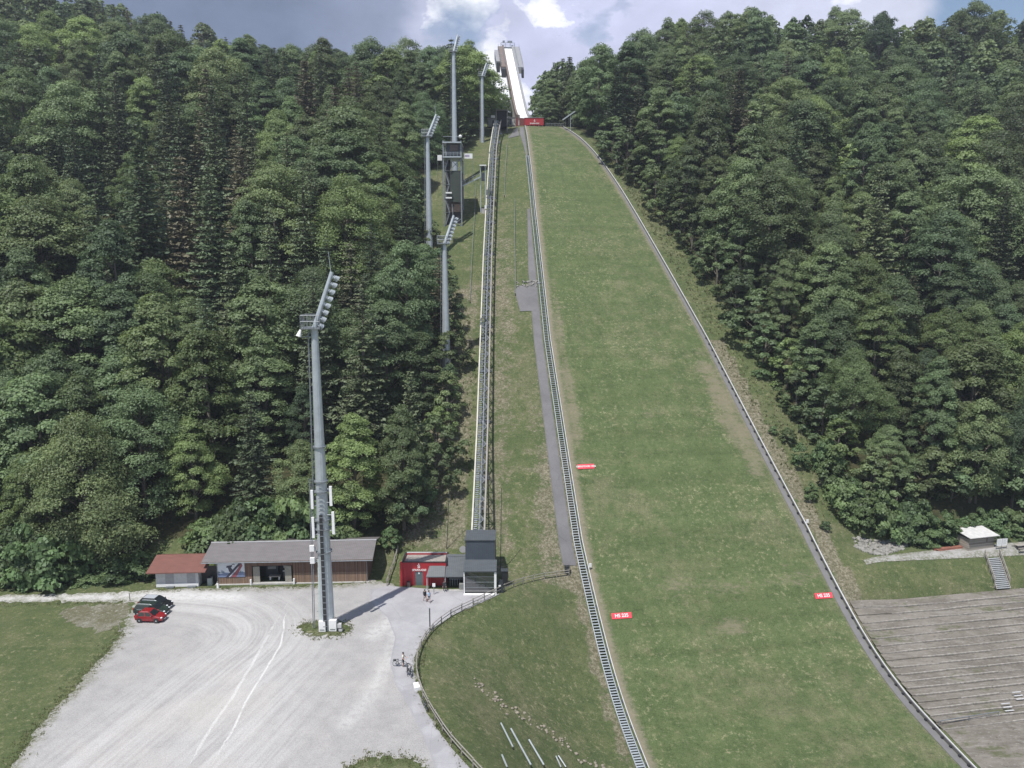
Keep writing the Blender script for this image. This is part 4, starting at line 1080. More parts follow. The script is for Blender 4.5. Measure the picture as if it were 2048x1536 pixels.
t = thing('lamp_post', 'thin lamp post with a long slanted lamp head at the top right of the hill', 'lamp post', (p.x, p.y, g0))
MB().tube((p.x, p.y, g0 - 0.5), (p.x, p.y, g0 + 5.2), 0.12, 0.08, 8).build('post', M_GALV, t)
MB().beam((p.x - 2.6, p.y, g0 + 3.4), (p.x + 1.9, p.y, g0 + 6.4), 0.5, 0.35).build('lamp_head', M_GALV, t)
mb = MB()
for q in (-1.6, -0.5, 0.8): mb.tube((p.x + q, p.y, g0 - 0.5), (p.x + q, p.y, g0 + 4.9 + q * 0.66 - 0.6), 0.05, n=5)
mb.build('brace', M_GALVD, t)

# ---- judges' tower
JY = 190.0
def J(px, py, y=JY): return at(px, py, y)
jl, jr = J(888, 400).x, J(923, 400).x
jg = gz((jl + jr) / 2, JY)
jt = thing('judges_tower', 'tall dark judges tower of steel frames and panels on the slope left of the lift', 'judges tower', ((jl + jr) / 2, JY, jg))
ztop = J(900, 281).z; zc0 = J(900, 313).z; zc1 = J(900, 287).z; zp0 = J(900, 404).z; zp1 = J(900, 341).z
for x in (jl, jr):
    for y in (JY, JY + 6.5): MB().box2((x - 0.16, y - 0.16, gz(x, y) - 1), (x + 0.16, y + 0.16, ztop if y == JY else zc1)).build('post', M_GALVD, jt)
cb = MB().box2((jl + 0.75, JY + 0.2, zc0), (jr - 0.25, JY + 6.2, zc1)).build('cabin', M_DARKG, jt)
MB().box2((jl + 1.6, JY + 0.05, zc0 + 1.3), (jl + 2.6, JY + 0.19, zc0 + 2.8)).box2((jl + 2.7, JY + 0.05, zc0 + 1.3), (jl + 3.5, JY + 0.19, zc0 + 2.8)).build('window', simple('brown_glass', (0.10, 0.065, 0.05), 0.15), cb)
for z, nm in ((zc0 - 0.35, 'deck'), (zc1 + 0.02, 'roof')):
    MB().box2((jl - 0.1, JY - 0.9, z), (jr + 0.15, JY + 7.0, z + 0.30)).build(nm, M_GALV, jt)
mb = MB()
for z in (zc0 + 0.9, zc0 + 0.5): mb.beam((jl, JY - 0.8, z), (jr, JY - 0.8, z), 0.07, 0.07)
for q in np.linspace(0, 1, 6): mb.beam((jl + (jr - jl) * q, JY - 0.8, zc0), (jl + (jr - jl) * q, JY - 0.8, zc0 + 0.9), 0.06, 0.06, up=(0, 1, 0))
mb.beam((jl, JY - 0.8, ztop + 0.8), (jr, JY - 0.8, ztop + 0.8), 0.07, 0.07)
mb.build('railing', M_GALV, jt)
MB().blob((jr - 0.1, JY - 0.3, ztop + 0.9), 0.42, 3, rough=0.05, sub=2).build('radar_dome', M_WHITE, jt)
MB().box2((J(900, 370).x, JY + 0.3, zp0), (jr - 0.1, JY + 6.4, zp1)).build('panel_wall', simple('olive_panel', (0.040, 0.052, 0.042), 0.6, 0, 0.12, 1), jt)
MB().box2((J(901, 420).x, JY + 0.5, J(900, 424).z), (jr - 0.3, JY + 6.2, zp0 - 0.02)).build('panel_wall', simple('brown_panel', (0.060, 0.042, 0.034), 0.7, 0, 0.2, 2), jt)
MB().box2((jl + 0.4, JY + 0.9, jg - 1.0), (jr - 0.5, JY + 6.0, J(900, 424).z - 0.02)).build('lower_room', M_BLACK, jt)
MB().box2((jl + 0.2, JY + 3.2, jg - 1.0), (J(900, 400).x - 0.05, JY + 3.3, zc0 - 0.4)).build('back_wall', M_BLACK, jt)  # black sheet added only to darken the view behind the stairs
mb = MB()
nst = 5; zz0 = jg; zst = (zc0 - zz0) / nst; xr = J(900, 400).x - 0.15
for k in range(nst):
    za, zb_ = zz0 + k * zst, zz0 + (k + 1) * zst
    x0, x1 = (jl + 0.25, xr) if k % 2 == 0 else (xr, jl + 0.25)
    for q in range(10):
        f = q / 10; mb.box(((x0 + (x1 - x0) * f), JY + 0.7 + 0.3 * (k % 2), za + (zb_ - za) * f), (0.28, 0.9, 0.05))
    mb.beam((x0, JY + 0.2, za + 0.9), (x1, JY + 0.2, zb_ + 0.9), 0.06, 0.06); mb.beam((x0, JY + 0.2, za), (x1, JY + 0.2, zb_), 0.08, 0.2)
    mb.box(((jl + xr) / 2, JY + 0.8, zb_), (xr - jl, 1.5, 0.06))
mb.build('stairs', M_GALVD, jt)
mb = MB()
for z0, z1 in ((jg, zp0 - 4), (zp1, zc0 - 0.4)):
    mb.beam((xr + 0.2, JY, z0), (jr, JY, z1), 0.14, 0.14); mb.beam((jr, JY, z0), (xr + 0.2, JY, z1), 0.14, 0.14)
mb.beam((jr, JY, zp0 - 4), (jr, JY + 6.5, zp0 - 0.5), 0.12, 0.12)
mb.build('brace', M_GALVD, jt)
mb = MB()
for z in (zp0 + 1.0, zp0 + 2.2): mb.box((jl + 1.2, JY - 0.1, z), (1.5, 0.4, 0.35))
mb.build('loudspeaker', M_WHITE, jt)
gm = thing('footbridge', 'narrow steel footbridge between the judges tower and the small lookout by the lift', 'footbridge', J(926, 370, 193))
MB().beam(J(924, 372, 193), J(961, 354, 195), 0.9, 0.25).build('deck', M_GALV, gm)
mb = MB(); mb.beam(J(924, 372, 192.5) + Vector((0, 0, 1)), J(961, 354, 194.5) + Vector((0, 0, 1)), 0.06, 0.06)
for q in np.linspace(0, 1, 6): a = J(924, 372, 192.5).lerp(J(961, 354, 194.5), q); mb.tube(a, a + Vector((0, 0, 1)), 0.03, n=4)
mb.build('railing', M_GALV, gm)
# lookout: small frame with two boxes beside the lift
lk = J(966, 375, 195); lg = gz(lk.x, 195)
lo = thing('lookout_stand', 'small grey steel lookout stand with two dark cabins beside the lift track', 'stand', (lk.x, 195, lg))
lx0, lx1 = J(961, 375, 195).x, J(971, 375, 195).x
for x in (lx0, lx1): MB().box2((x - 0.1, 194.9, lg - 0.6), (x + 0.1, 195.1, J(966, 332, 195).z)).build('post', M_GALV, lo)
MB().box2((lx0 - 0.2, 194.4, J(966, 332, 195).z), (lx1 + 0.2, 197, J(966, 330, 195).z)).build('roof', M_WHITE, lo)
MB().box2((lx0 + 0.25, 195.0, J(966, 340, 195).z), (lx1 - 0.25, 197, J(966, 333, 195).z - 0.01)).build('cabin', M_BLACK, lo)
MB().box2((lx0 + 0.25, 195.0, J(966, 361, 195).z), (lx1 - 0.25, 197, J(966, 345, 195).z)).build('cabin', M_DARKG, lo)
MB().box2((lx0 + 0.2, 194.6, lg - 0.4), (lx1 - 0.1, 197.2, lg + 1.0)).build('base', M_CONC, lo)
# white banners beside the tower
for i, (p0, p1, q0, q1) in enumerate(((873, 310, 886, 320), (926, 305, 945, 318))):
    a = J(p0, q0 if q0 > q1 else q1, 216); 
def banner(px0, px1, py0, py1, y, label, cols):
    a, b = at(px0, py1, y), at(px1, py1, y); h = at(px0, py0, y).z - a.z; g0 = min(gz(a.x, y), gz(b.x, y))
    t = thing('banner_fence', label, 'banner', ((a.x + b.x) / 2, y, g0))
    MB().box2((a.x, y, a.z), (b.x, y + 0.06, a.z + h)).build('cloth', M_WHITE, t)
    m = MB()
    for x in (a.x, b.x): m.tube((x, y + 0.1, min(g0, a.z) - 0.4), (x, y + 0.1, a.z + h + 0.1), 0.05, n=6)
    m.build('post', M_GALVD, t)
    if cols:
        m = MB(); w = (b.x - a.x)
        for k, (f, c) in enumerate(cols): m.box2((a.x + w * f, y - 0.02, a.z + h * 0.3), (a.x + w * (f + 0.10), y - 0.003, a.z + h * 0.75))
        m.build('print', simple('violet_print', (0.20, 0.13, 0.30), 0.6), t)
banner(875, 884, 310, 321, 209, 'plain white banner left of the judges tower', None)
banner(929, 945, 307, 317, 209, 'white banner with violet print right of the judges tower', ((0.05, 0), (0.2, 0), (0.35, 0), (0.5, 0)))
# dark old shed in the wood to the right of the hill
ws = hit(1262, 345); wy = ws.y + 3
t = thing('timber_lookout', 'weathered timber lookout hut on poles at the wood edge right of the hill', 'hut', (ws.x, wy, gz(ws.x, wy)))
wa = at(1262, 360, wy); wg = gz(wa.x, wy)
MB().box2((wa.x - 1.7, wy - 1.2, wg + 3.0), (wa.x + 1.7, wy + 1.5, wg + 4.6)).build('wall', wood_mat('old_boards', (0.20, 0.14, 0.10), 4, 'x', 0.3), t)
MB().prism([(wa.x - 2.6, wy - 2.2, wg + 5.6), (wa.x + 2.6, wy - 2.2, wg + 5.6), (wa.x + 2.6, wy + 2.2, wg + 7.2), (wa.x - 2.6, wy + 2.2, wg + 7.2)], (0, 0, 0.18)).build('roof', simple('dark_shingle', (0.045, 0.04, 0.038), 0.9), t)
mb = MB()
for x in (-1.5, 1.5):
    for y in (-1.0, 1.3): mb.tube((wa.x + x, wy + y, gz(wa.x + x, wy + y) - 0.5), (wa.x + x, wy + y, wg + 5.7), 0.11, n=6)
mb.beam((wa.x - 1.5, wy - 1.0, wg + 0.4), (wa.x + 1.5, wy - 1.0, wg + 2.8), 0.12, 0.12)
mb.build('pole', simple('pole_wood', (0.22, 0.17, 0.13), 0.9), t)

# ---- edge rails of the landing hill
def on_hill(s, n, dz=0.0):
    x, y = xy(s, n); return Vector((x, y, gz(x, y) + dz))
SV_ = list(np.arange(0, 200, 2.0))
lb = thing('edge_board', 'pale boarded edge rail down the left side of the landing hill', 'rail', on_hill(70, -wid(70) / 2))
M_BOARD = simple('pale_board', (0.52, 0.52, 0.53), 0.55, 0.1, 0.12, 0.5)
mb = MB()
for a, b in zip(SV_[:-1], SV_[1:]): mb.beam(on_hill(a, -wid(a) / 2, 0.42), on_hill(b, -wid(b) / 2, 0.42), 0.10, 0.16)
mb.build('top_rail', M_BOARD, lb)
mb = MB()
for a in SV_[::1]: p = on_hill(a, -wid(a) / 2 - 0.12); mb.box(p + Vector((0, 0, 0.1)), (0.12, 0.12, 0.9))
mb.build('post', M_GALVD, lb)
mb = MB()
for a, b in zip(SV_[:-1], SV_[1:]): mb.beam(on_hill(a, -wid(a) / 2 - 0.28, 0.0), on_hill(b, -wid(b) / 2 - 0.28, 0.0), 0.04, 0.5)
mb.build('dark_gap_strip', M_BLACK, lb)  # black strip standing in for the shaded gap between rail and stairway
st = thing('hill_stairway', 'long steel grating stairway along the left edge of the landing hill', 'stairway', on_hill(110, -wid(110) / 2 - 1))
ns0, ns1 = 0.5, 1.5
S2 = list(np.arange(32, 200, 2.0))
sw = lambda s: float(np.interp(s, [32, 90, 140], [0.7, 0.85, 1.0]))
for off in (0.0, 1.0):
    mb = MB()
    for a, b in zip(S2[:-1], S2[1:]): mb.beam(on_hill(a, -wid(a) / 2 - 0.42 - off * sw(a), 0.36), on_hill(b, -wid(b) / 2 - 0.42 - off * sw(b), 0.36), 0.09, 0.22)
    mb.build('stringer', M_GALV, st)
mb = MB()
for s in np.arange(32, 200, 0.42):
    p, q = on_hill(s, -wid(s) / 2 - 0.45, 0.30), on_hill(s, -wid(s) / 2 - 0.40 - sw(s), 0.30); mb.beam(p, q, 0.24, 0.05)
o = mb.build('tread', M_GALV, st); o['kind'] = 'stuff'
rb = thing('edge_board', 'grey boarded edge wall with pale rail down the right side of the landing hill', 'rail', on_hill(120, wid(120) / 2))
mb = MB(); mb2 = MB(); mb3 = MB()
for a, b in zip(SV_[:-1], SV_[1:]):
    wa, wb = wid(a) / 2, wid(b) / 2; h = float(np.interp(a, [0, 60, 140], [0.35, 0.45, 0.55]))
    mb.beam(on_hill(a, wa + 0.15, h), on_hill(b, wb + 0.15, h), 0.16, 0.14)
    wv = float(np.interp(a, [0, 80, 140], [0.35, 0.55, 1.0]))
    mb2.beam(on_hill(a, wa - 0.1 - wv / 2, 0.10), on_hill(b, wb - 0.1 - wv / 2, 0.10), wv, 0.08)
    mb3.beam(on_hill(a, wa + 0.1, -0.05 + h / 2), on_hill(b, wb + 0.1, -0.05 + h / 2), 0.05, h - 0.1)
mb.build('top_rail', M_BOARD, rb); mb2.build('walk_board', simple('grey_plank', (0.15, 0.147, 0.15), 0.75, 0, 0.12, 0.7), rb); mb3.build('side_board', simple('dark_plank', (0.15, 0.14, 0.145), 0.8, 0, 0.2, 1), rb)
mb = MB()
for a in np.arange(100, 196, 1.55):
    p = on_hill(a, wid(a) / 2 - 0.12, 0.22); MB().box(p, (0.22, 0.3, 0.32), PHI).build('post', M_BLACK, rb)
for s, n, lab in ((144.3, -wid(144) / 2 + 0.25, 'small white distance marker on the left edge rail'), (139.2, wid(139) / 2 + 0.5, 'small white distance marker on the right edge rail')):
    p = on_hill(s, n); t = thing('distance_marker', lab, 'marker', p); MB().box(p + Vector((0, 0, 0.85)), (0.42, 0.08, 0.62), PHI).build('plate', M_WHITE, t); MB().tube(p, p + Vector((0, 0, 0.6)), 0.04, n=6).build('post', M_GALVD, t)
# ------------------------------------------------------------------ buildings round the car park
def local(o, ang):
    ca, sa = math.cos(ang), math.sin(ang); o = Vector(o)
    return lambda u, v, z: Vector((o.x + ca * u - sa * v, o.y + sa * u + ca * v, o.z + z))
def lbox(mb, f, a, b, m=0):
    vs = [f(x, y, z) for z in (a[2], b[2]) for y in (a[1], b[1]) for x in (a[0], b[0])]
    return mb.add(vs, [(0, 2, 3, 1), (4, 5, 7, 6), (0, 1, 5, 4), (2, 6, 7, 3), (0, 4, 6, 2), (1, 3, 7, 5)], m)
M_BROWNW = wood_mat('brown_boards', (0.135, 0.078, 0.055), 5, 'x', 0.35)
M_BROWNW2 = wood_mat('faded_boards', (0.20, 0.13, 0.09), 5, 'x', 0.3)
def roof_mat(name, col):
    t = NT(name)
    w = t.N.new('ShaderNodeTexWave'); w.wave_type = 'BANDS'; w.bands_direction = 'X'; w.inputs['Scale'].default_value = 1.1
    t.L.new(t.tc.outputs['Object'], w.inputs['Vector'])
    c = t.scale(col, t.ramp(w.outputs['Fac'], 0, 1, 0.93, 1.06, False)); c = t.scale(c, t.ramp(t.noise(0.7, 5, 0.65, (1, 3, 1)), 0.3, 0.7, 0.86, 1.14, False))
    t.bump(w.outputs['Fac'], 0.15, 0.03)
    return t.set(c, 0.5, 0.0)
M_ROOFG = roof_mat('grey_roof_sheet', (0.158, 0.147, 0.150)); M_ROOFR = roof_mat('red_brown_roof_sheet', (0.175, 0.078, 0.064)); M_ROOFD = roof_mat('dark_seam_roof', (0.075, 0.085, 0.095))
# long timber shed
bx_end = 5.0
SA = onz(436, 1169); SB = onz(736, 1163); ang = math.atan2(SB.y - SA.y, SB.x - SA.x); SL = (SB - SA).length
f = local(SA, ang)
sh = thing('timber_shed', 'long brown timber shed with a grey sheet roof at the back of the car park', 'shed', SA)
D = 7.5; EH = 3.75; RH = 4.75; op0, op1 = (505 - 436) / 300 * SL, (586 - 436) / 300 * SL
mb = MB()
lbox(mb, f, (0, 0, 1.1), (op0, 0.18, EH)); lbox(mb, f, (op1, 0, 1.6), (SL, 0.18, EH)); lbox(mb, f, (op0, 0.0, 2.75), (op1, 0.18, EH))
lbox(mb, f, (0, 0.181, 0), (0.18, D, EH)); lbox(mb, f, (SL - 0.18, 0.181, 0), (SL, D, EH)); lbox(mb, f, (0.181, D - 0.18, 0), (SL - 0.181, D, EH))
for x0 in (0, SL - 0.18): mb.prism([f(x0 + 0.001, 0.1, EH + 0.001), f(x0 + 0.001, D - 0.1, EH + 0.001), f(x0 + 0.001, D / 2, RH)], f(0.17, 0, 0) - f(0, 0, 0))
mb.build('wall', M_BROWNW, sh)
mb = MB(); lbox(mb, f, (0.0, -0.04, 0.10), (op0, 0.16, 1.099)); lbox(mb, f, (op1, -0.04, 0.1), (SL, 0.16, 1.599)); mb.build('lower_boards', M_BROWNW2, sh)
mb = MB(); lbox(mb, f, (-0.3, -0.35, -0.3), (SL + 0.2, 0.3, 0.09)); mb.build('plinth', M_CONC, sh)
mb = MB(); ov = 1.75; ro0, ro1 = -1.9, SL + 0.9
for s in (0, 1):
    y0, y1 = (-0.7, D / 2) if s == 0 else (D / 2, D + 0.7)
    z0, z1 = (EH - 0.12, RH + 0.12) if s == 0 else (RH + 0.12, EH - 0.12)
    mb.prism([f(ro0, y0, z0), f(ro1, y0, z0), f(ro1, y1, z1), f(ro0, y1, z1)], (0, 0, 0.14))
mb.build('roof', M_ROOFG, sh)
mb = MB(); lbox(mb, f, (ro0 - 0.02, -0.78, EH - 0.2), (ro1 + 0.02, -0.701, EH + 0.02)); mb.build('eaves_board', M_BROWN, sh)
mb = MB(); mb.tube(f(ro0, -0.86, EH - 0.10), f(ro1, -0.86, EH - 0.14), 0.075, n=8)
for x0 in (0.1, SL - 0.1): mb.tube(f(x0, -0.86, EH - 0.15), f(x0, -0.12, EH - 0.7), 0.045, n=6); mb.tube(f(x0, -0.12, EH - 0.7), f(x0, -0.12, 0.1), 0.045, n=6)
mb.build('gutter', M_GALVD, sh)
mb = MB(); mb.tube(f(ro0, D / 2, RH + 0.24), f(ro1, D / 2, RH + 0.24), 0.14, n=6); mb.build('ridge_cap', M_SLAB, sh)
mb = MB()
for k in range(1, 14): x0 = SL * k / 14; (op0 - 0.2 < x0 < op1 + 0.2) or lbox(mb, f, (x0 - 0.04, -0.075, 0.10), (x0 + 0.04, -0.041, EH - 0.25)) if x0 > bx_end else None
mb.build('batten', M_BROWN, sh)
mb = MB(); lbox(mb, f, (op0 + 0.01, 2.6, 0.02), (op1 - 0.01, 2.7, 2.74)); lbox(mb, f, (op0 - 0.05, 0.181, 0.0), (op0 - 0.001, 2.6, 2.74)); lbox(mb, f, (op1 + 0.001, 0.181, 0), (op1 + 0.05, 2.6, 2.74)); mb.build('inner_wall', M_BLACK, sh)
for x0 in (op0 + 0.15, op1 - 1.15):
    mb = MB(); lbox(mb, f, (x0, -0.02, 0.05), (x0 + 0.95, 0.06, 2.65)); mb.build('sliding_door', simple('pale_boards', (0.27, 0.255, 0.22), 0.8, 0, 0.15, 4), sh)
mb = MB(); lbox(mb, f, (op0 - 0.1, -0.45, -0.02), (op1 + 0.1, 0.15, 0.20)); mb.build('threshold', M_CONC, sh)
for x0 in (op0 - 0.25, op1 + 0.1):
    mb = MB(); lbox(mb, f, (x0, -0.5, 0), (x0 + 0.22, -0.28, 0.85)); mb.build('guard_post', M_WHITE, sh)
# gear kept inside the opening
def loose(name, label, cat, parts, base):
    t = thing(name, label, cat, base)
    for nm, m, mt in parts: m.build(nm, mt, t)
    return t
c = f(op0 + 3.0, 1.0, 0.2)
loose('wooden_bench', 'low pale bench in the open bay of the timber shed', 'bench', [('seat', MB().box(c + Vector((0, 0, 0.55)), (1.7, 0.7, 0.12), ang), M_WGREY), ('leg', MB().box(c + Vector((-0.65, 0, 0.25)), (0.12, 0.6, 0.5), ang), M_WHITE), ('leg', MB().box(c + Vector((0.65, 0, 0.25)), (0.12, 0.6, 0.5), ang), M_WHITE)], c)
c = f(op0 + 4.7, 1.6, 0.05)
loose('equipment_cupboard', 'grey cupboard with a pale top shelf inside the open shed bay', 'cupboard', [('body', MB().box(c + Vector((0, 0, 0.65)), (1.1, 0.7, 1.2), ang), M_DARKG), ('frame', MB().box(c + Vector((0, -0.36, 1.33)), (1.2, 0.08, 0.14), ang), M_BOARD), ('shelf', MB().box(c + Vector((0, 0, 1.95)), (1.0, 0.5, 0.4), ang), simple('shelf_grey', (0.3, 0.3, 0.3), 0.7))], c)
c = f(op0 + 2.3, 2.3, 0.05)
loose('tool_rack', 'dark tool rack with a pale panel on the back wall of the open shed bay', 'rack', [('frame', MB().box(c + Vector((0, 0, 1.0)), (1.8, 0.3, 1.9), ang), M_DARKG), ('panel', MB().box(c + Vector((0, -0.2, 1.5)), (1.2, 0.05, 0.4), ang), simple('shelf_grey', (0.3, 0.3, 0.3), 0.7))], c)
# big picture banner with a flying ski jumper
bx0, bx1 = (433 - 436) / 300 * SL + 0.25, (491 - 436) / 300 * SL
bz0, bz1 = 1.15, 3.55
t = thing('picture_banner', 'white and blue banner of a flying ski jumper hung on the brown shed wall', 'banner', f((bx0 + bx1) / 2, -0.1, bz0))
mb = MB(); lbox(mb, f, (bx0, -0.10, bz0), (bx1, -0.05, bz1)); mb.build('cloth', simple('banner_white', (0.62, 0.65, 0.69), 0.5, 0, 0.08, 1.5), t)
def flat(poly, d): return [f(bx0 + (bx1 - bx0) * p[0], d, bz0 + (bz1 - bz0) * p[1]) for p in poly]
th = f(0, -0.006, 0) - f(0, 0, 0)
mb = MB(); mb.prism(flat([(0, 0), (1, 0), (1, 0.30), (0.75, 0.36), (0.5, 0.26), (0.3, 0.30), (0.12, 0.22), (0, 0.30)], -0.101), th); mb.build('snow_hills', simple('banner_blue', (0.16, 0.20, 0.32), 0.5, 0, 0.2, 2), t)
mb = MB()
for x0, h in ((0.05, 0.14), (0.10, 0.10), (0.18, 0.22), (0.24, 0.15), (0.86, 0.16), (0.93, 0.10)):
    mb.prism(flat([(x0 - 0.035, 0.28), (x0 + 0.035, 0.28), (x0, 0.28 + h)], -0.108), th)
mb.build('painted_trees', simple('banner_teal', (0.10, 0.16, 0.20), 0.5), t)
mb = MB(); mb.prism(flat([(0.50, 0.0), (0.68, 0.0), (0.93, 0.72), (0.88, 0.99), (0.78, 0.60)], -0.116), th); mb.build('red_stripe', simple('banner_red', (0.26, 0.07, 0.085), 0.5), t)
mb = MB()
mb.prism(flat([(0.30, 0.0), (0.40, 0.0), (0.96, 0.97), (0.86, 1.0)], -0.124), th)
mb.prism(flat([(0.34, 0.62), (0.42, 0.60), (0.56, 0.66), (0.66, 0.80), (0.60, 0.86), (0.52, 0.76), (0.36, 0.72)], -0.132), th)
mb.prism(flat([(0.40, 0.60), (0.50, 0.64), (0.62, 0.36), (0.56, 0.24), (0.44, 0.36)], -0.132), th)
mb.build('jumper', simple('banner_dark', (0.045, 0.045, 0.07), 0.5), t)
mb = MB(); ring = [(0.60 + 0.05 * math.cos(a), 0.72 + 0.09 * math.sin(a)) for a in np.linspace(0, 6.283, 13)[:-1]]; mb.prism(flat(ring, -0.14), th); mb.prism(flat([(0.42, 0.02), (0.46, 0.02), (0.62, 0.30), (0.58, 0.30)], -0.14), th); mb.build('helmet', simple('banner_grey', (0.6, 0.6, 0.65), 0.4), t)
# white kiosk with red roof
KA = onz(313, 1175); KB = onz(398, 1173); ang2 = math.atan2(KB.y - KA.y, KB.x - KA.x); KL = (KB - KA).length
f = local(KA, ang2)
kk = thing('white_kiosk', 'small white kiosk with a red brown roof left of the long shed', 'kiosk', KA)
mb = MB(); lbox(mb, f, (0, 0, 0), (KL, 4.5, 2.55)); mb.build('wall', simple('kiosk_white', (0.50, 0.50, 0.50), 0.7, 0, 0.12, 2), kk)
mb = MB(); mb.prism([f(-1.0, -0.8, 2.42), f(KL + 1.3, -0.8, 2.42), f(KL + 1.3, 3.2, 3.55), f(-1.0, 3.2, 3.55)], (0, 0, 0.14)); mb.prism([f(-1.0, 3.201, 3.55), f(KL + 1.3, 3.201, 3.55), f(KL + 1.3, 5.6, 2.7), f(-1.0, 5.6, 2.7)], (0, 0, 0.14)); mb.build('roof', M_ROOFR, kk)
mb = MB(); lbox(mb, f, (0.02, -0.10, 0.08), (KL - 0.02, -0.001, 0.55)); mb.build('base_board', M_WHITE, kk)
for x0 in (1.35, 4.4):
    mb = MB(); lbox(mb, f, (x0, -0.03, 0.56), (x0 + 1.2, -0.001, 2.35)); mb.build('shutter', simple('shutter_grey', (0.33, 0.33, 0.34), 0.6), kk)
    mb = MB(); lbox(mb, f, (x0 + 0.1, -0.5, 0.0), (x0 + 1.3, -0.11, 0.25)); mb.build('step', M_GALVD, kk)
mb = MB(); lbox(mb, f, (KL + 0.05, 1.2, 0), (KL + 2.6, 1.35, 2.6)); mb.build('gate', M_BLACK, kk)
c = f(KL + 1.5, 0.4, 0)
loose('waste_bin', 'grey green wheeled bin between the white kiosk and the shed', 'bin', [('body', MB().box(c + Vector((0, 0, 0.6)), (0.62, 0.6, 1.15), ang2), simple('bin_grey', (0.30, 0.34, 0.33), 0.5)), ('lid', MB().box(c + Vector((0, 0, 1.22)), (0.68, 0.68, 0.08), ang2), M_DARKG)], c)
c = f(KL + 2.9, -0.6, 0)
loose('bollard', 'white stone bollard at the left corner of the timber shed', 'bollard', [('block', MB().tube(c, c + Vector((0, 0, 0.75)), 0.2, 0.14, 8), M_WHITE), ('cap', MB().tube(c + Vector((0, 0, 0.75)), c + Vector((0, 0, 0.95)), 0.12, 0.1, 8), M_STONE)], c)
# red building
RA = onz(806, 1171); RX1 = onz(893, 1170).x
f = local(RA, 0.0); RL = RX1 - RA.x; RD = 3.6
rd = thing('red_building', 'red flat roofed ticket building with a white emblem beside the lift base', 'building', RA)
mb = MB(); lbox(mb, f, (0, 0, 0), (0.16, RD, 3.55)); lbox(mb, f, (RL - 0.16, 0, 0), (RL, RD, 3.55)); lbox(mb, f, (0.161, RD - 0.16, 0), (RL - 0.161, RD, 3.55)); lbox(mb, f, (0.161, 0, 0), (1.75, 0.16, 3.55)); lbox(mb, f, (2.95, 0, 0), (RL - 0.161, 0.16, 3.55)); lbox(mb, f, (1.751, 0, 2.15), (2.949, 0.16, 3.55)); mb.build('wall', M_RED, rd)
mb = MB(); lbox(mb, f, (-0.35, -0.25, 0), (-0.001, 0.3, 3.55)); mb.build('buttress', M_RED, rd)
mb = MB(); lbox(mb, f, (0.15, 0.15, 3.1), (RL - 0.15, RD - 0.15, 3.32)); mb.build('gravel_roof', simple('roof_gravel', (0.27, 0.245, 0.225), 0.95, 0, 0.2, 5, 0.4), rd)
mb = MB(); 
for a_, b_ in (((-0.12, -0.06, 3.551), (RL + 0.12, 0.15, 3.64)), ((-0.12, 0.151, 3.551), (0.16, RD + 0.06, 3.64)), ((RL - 0.16, 0.151, 3.551), (RL + 0.12, RD + 0.06, 3.64))): lbox(mb, f, a_, b_)
mb.build('parapet', M_BLACK, rd); mb = MB(); lbox(mb, f, (0.161, RD - 0.14, 3.551), (RL - 0.161, RD + 0.1, 3.66)); mb.build('rear_coping', M_BOARD, rd)
mb = MB(); lbox(mb, f, (1.76, 0.08, 0.02), (2.94, 0.14, 2.14)); dr = mb.build('door', simple('door_green', (0.10, 0.13, 0.14), 0.4), rd)
mb = MB(); lbox(mb, f, (2.27, 0.03, 1.75), (2.45, 0.079, 1.95)); mb.build('door_light', M_WHITE, dr)
mb = MB(); emblem(mb, f(2.35, -0.02, 2.95), 0.36); mb.build('emblem', EMB, rd)
text_mesh('SPARKASSE', 0.42, 'lettering', EMB, 0.02, rd, Matrix.Translation(f(2.4, -0.02, 2.38)) @ Matrix.Rotation(R(90), 4, 'X'))
c = f(0.9, -0.5, 0)
loose('litter_bin', 'small brown litter bin against the red building', 'bin', [('body', MB().box(c + Vector((0, 0, 0.4)), (0.42, 0.35, 0.75)), M_BROWN), ('lid', MB().box(c + Vector((0, 0, 0.82)), (0.48, 0.4, 0.06)), M_BLACK)], c)
# kiosk under two dark lean-to roofs
CY = RA.y - 1.6
cx0, cx1, cx2 = at(852, 1150, CY).x, at(890, 1150, CY).x, at(932, 1150, CY).x
gr = onz(870, 1188)
cn = thing('canopy_kiosk', 'dark lift kiosk under two sloping grey sheet roofs between red building and station', 'kiosk', (cx1, CY, 0))
ze = at(870, 1155, CY).z; zr1 = at(870, 1133, RA.y - 0.1).z; zr2 = at(905, 1113, RA.y + 1.6).z
mb = MB(); mb.prism([(cx0, CY, ze), (cx1 - 0.05, CY, ze), (cx1 - 0.05, RA.y - 0.12, zr1), (cx0 + 0.35, RA.y - 0.12, zr1)], (0, 0, 0.12)); mb.build('roof', M_ROOFD, cn)
mb = MB(); mb.prism([(cx1, CY, ze), (cx2, CY, ze), (cx2, RA.y + 2.2, zr2), (cx1, RA.y + 2.2, zr2)], (0, 0, 0.12)); mb.build('roof', M_ROOFD, cn)
mb = MB()
for x in (cx0 + 0.1, cx1, cx2 - 0.1): mb.box2((x - 0.06, CY + 0.1, 0), (x + 0.06, CY + 0.22, ze))
mb.build('post', M_GALV, cn)
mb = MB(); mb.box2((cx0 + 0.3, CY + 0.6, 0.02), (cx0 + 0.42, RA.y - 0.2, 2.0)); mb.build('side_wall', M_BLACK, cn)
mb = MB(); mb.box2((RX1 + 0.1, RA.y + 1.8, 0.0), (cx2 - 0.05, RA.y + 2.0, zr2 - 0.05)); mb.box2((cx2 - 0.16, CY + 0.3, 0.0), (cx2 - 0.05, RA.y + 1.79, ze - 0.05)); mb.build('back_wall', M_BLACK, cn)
mb = MB()
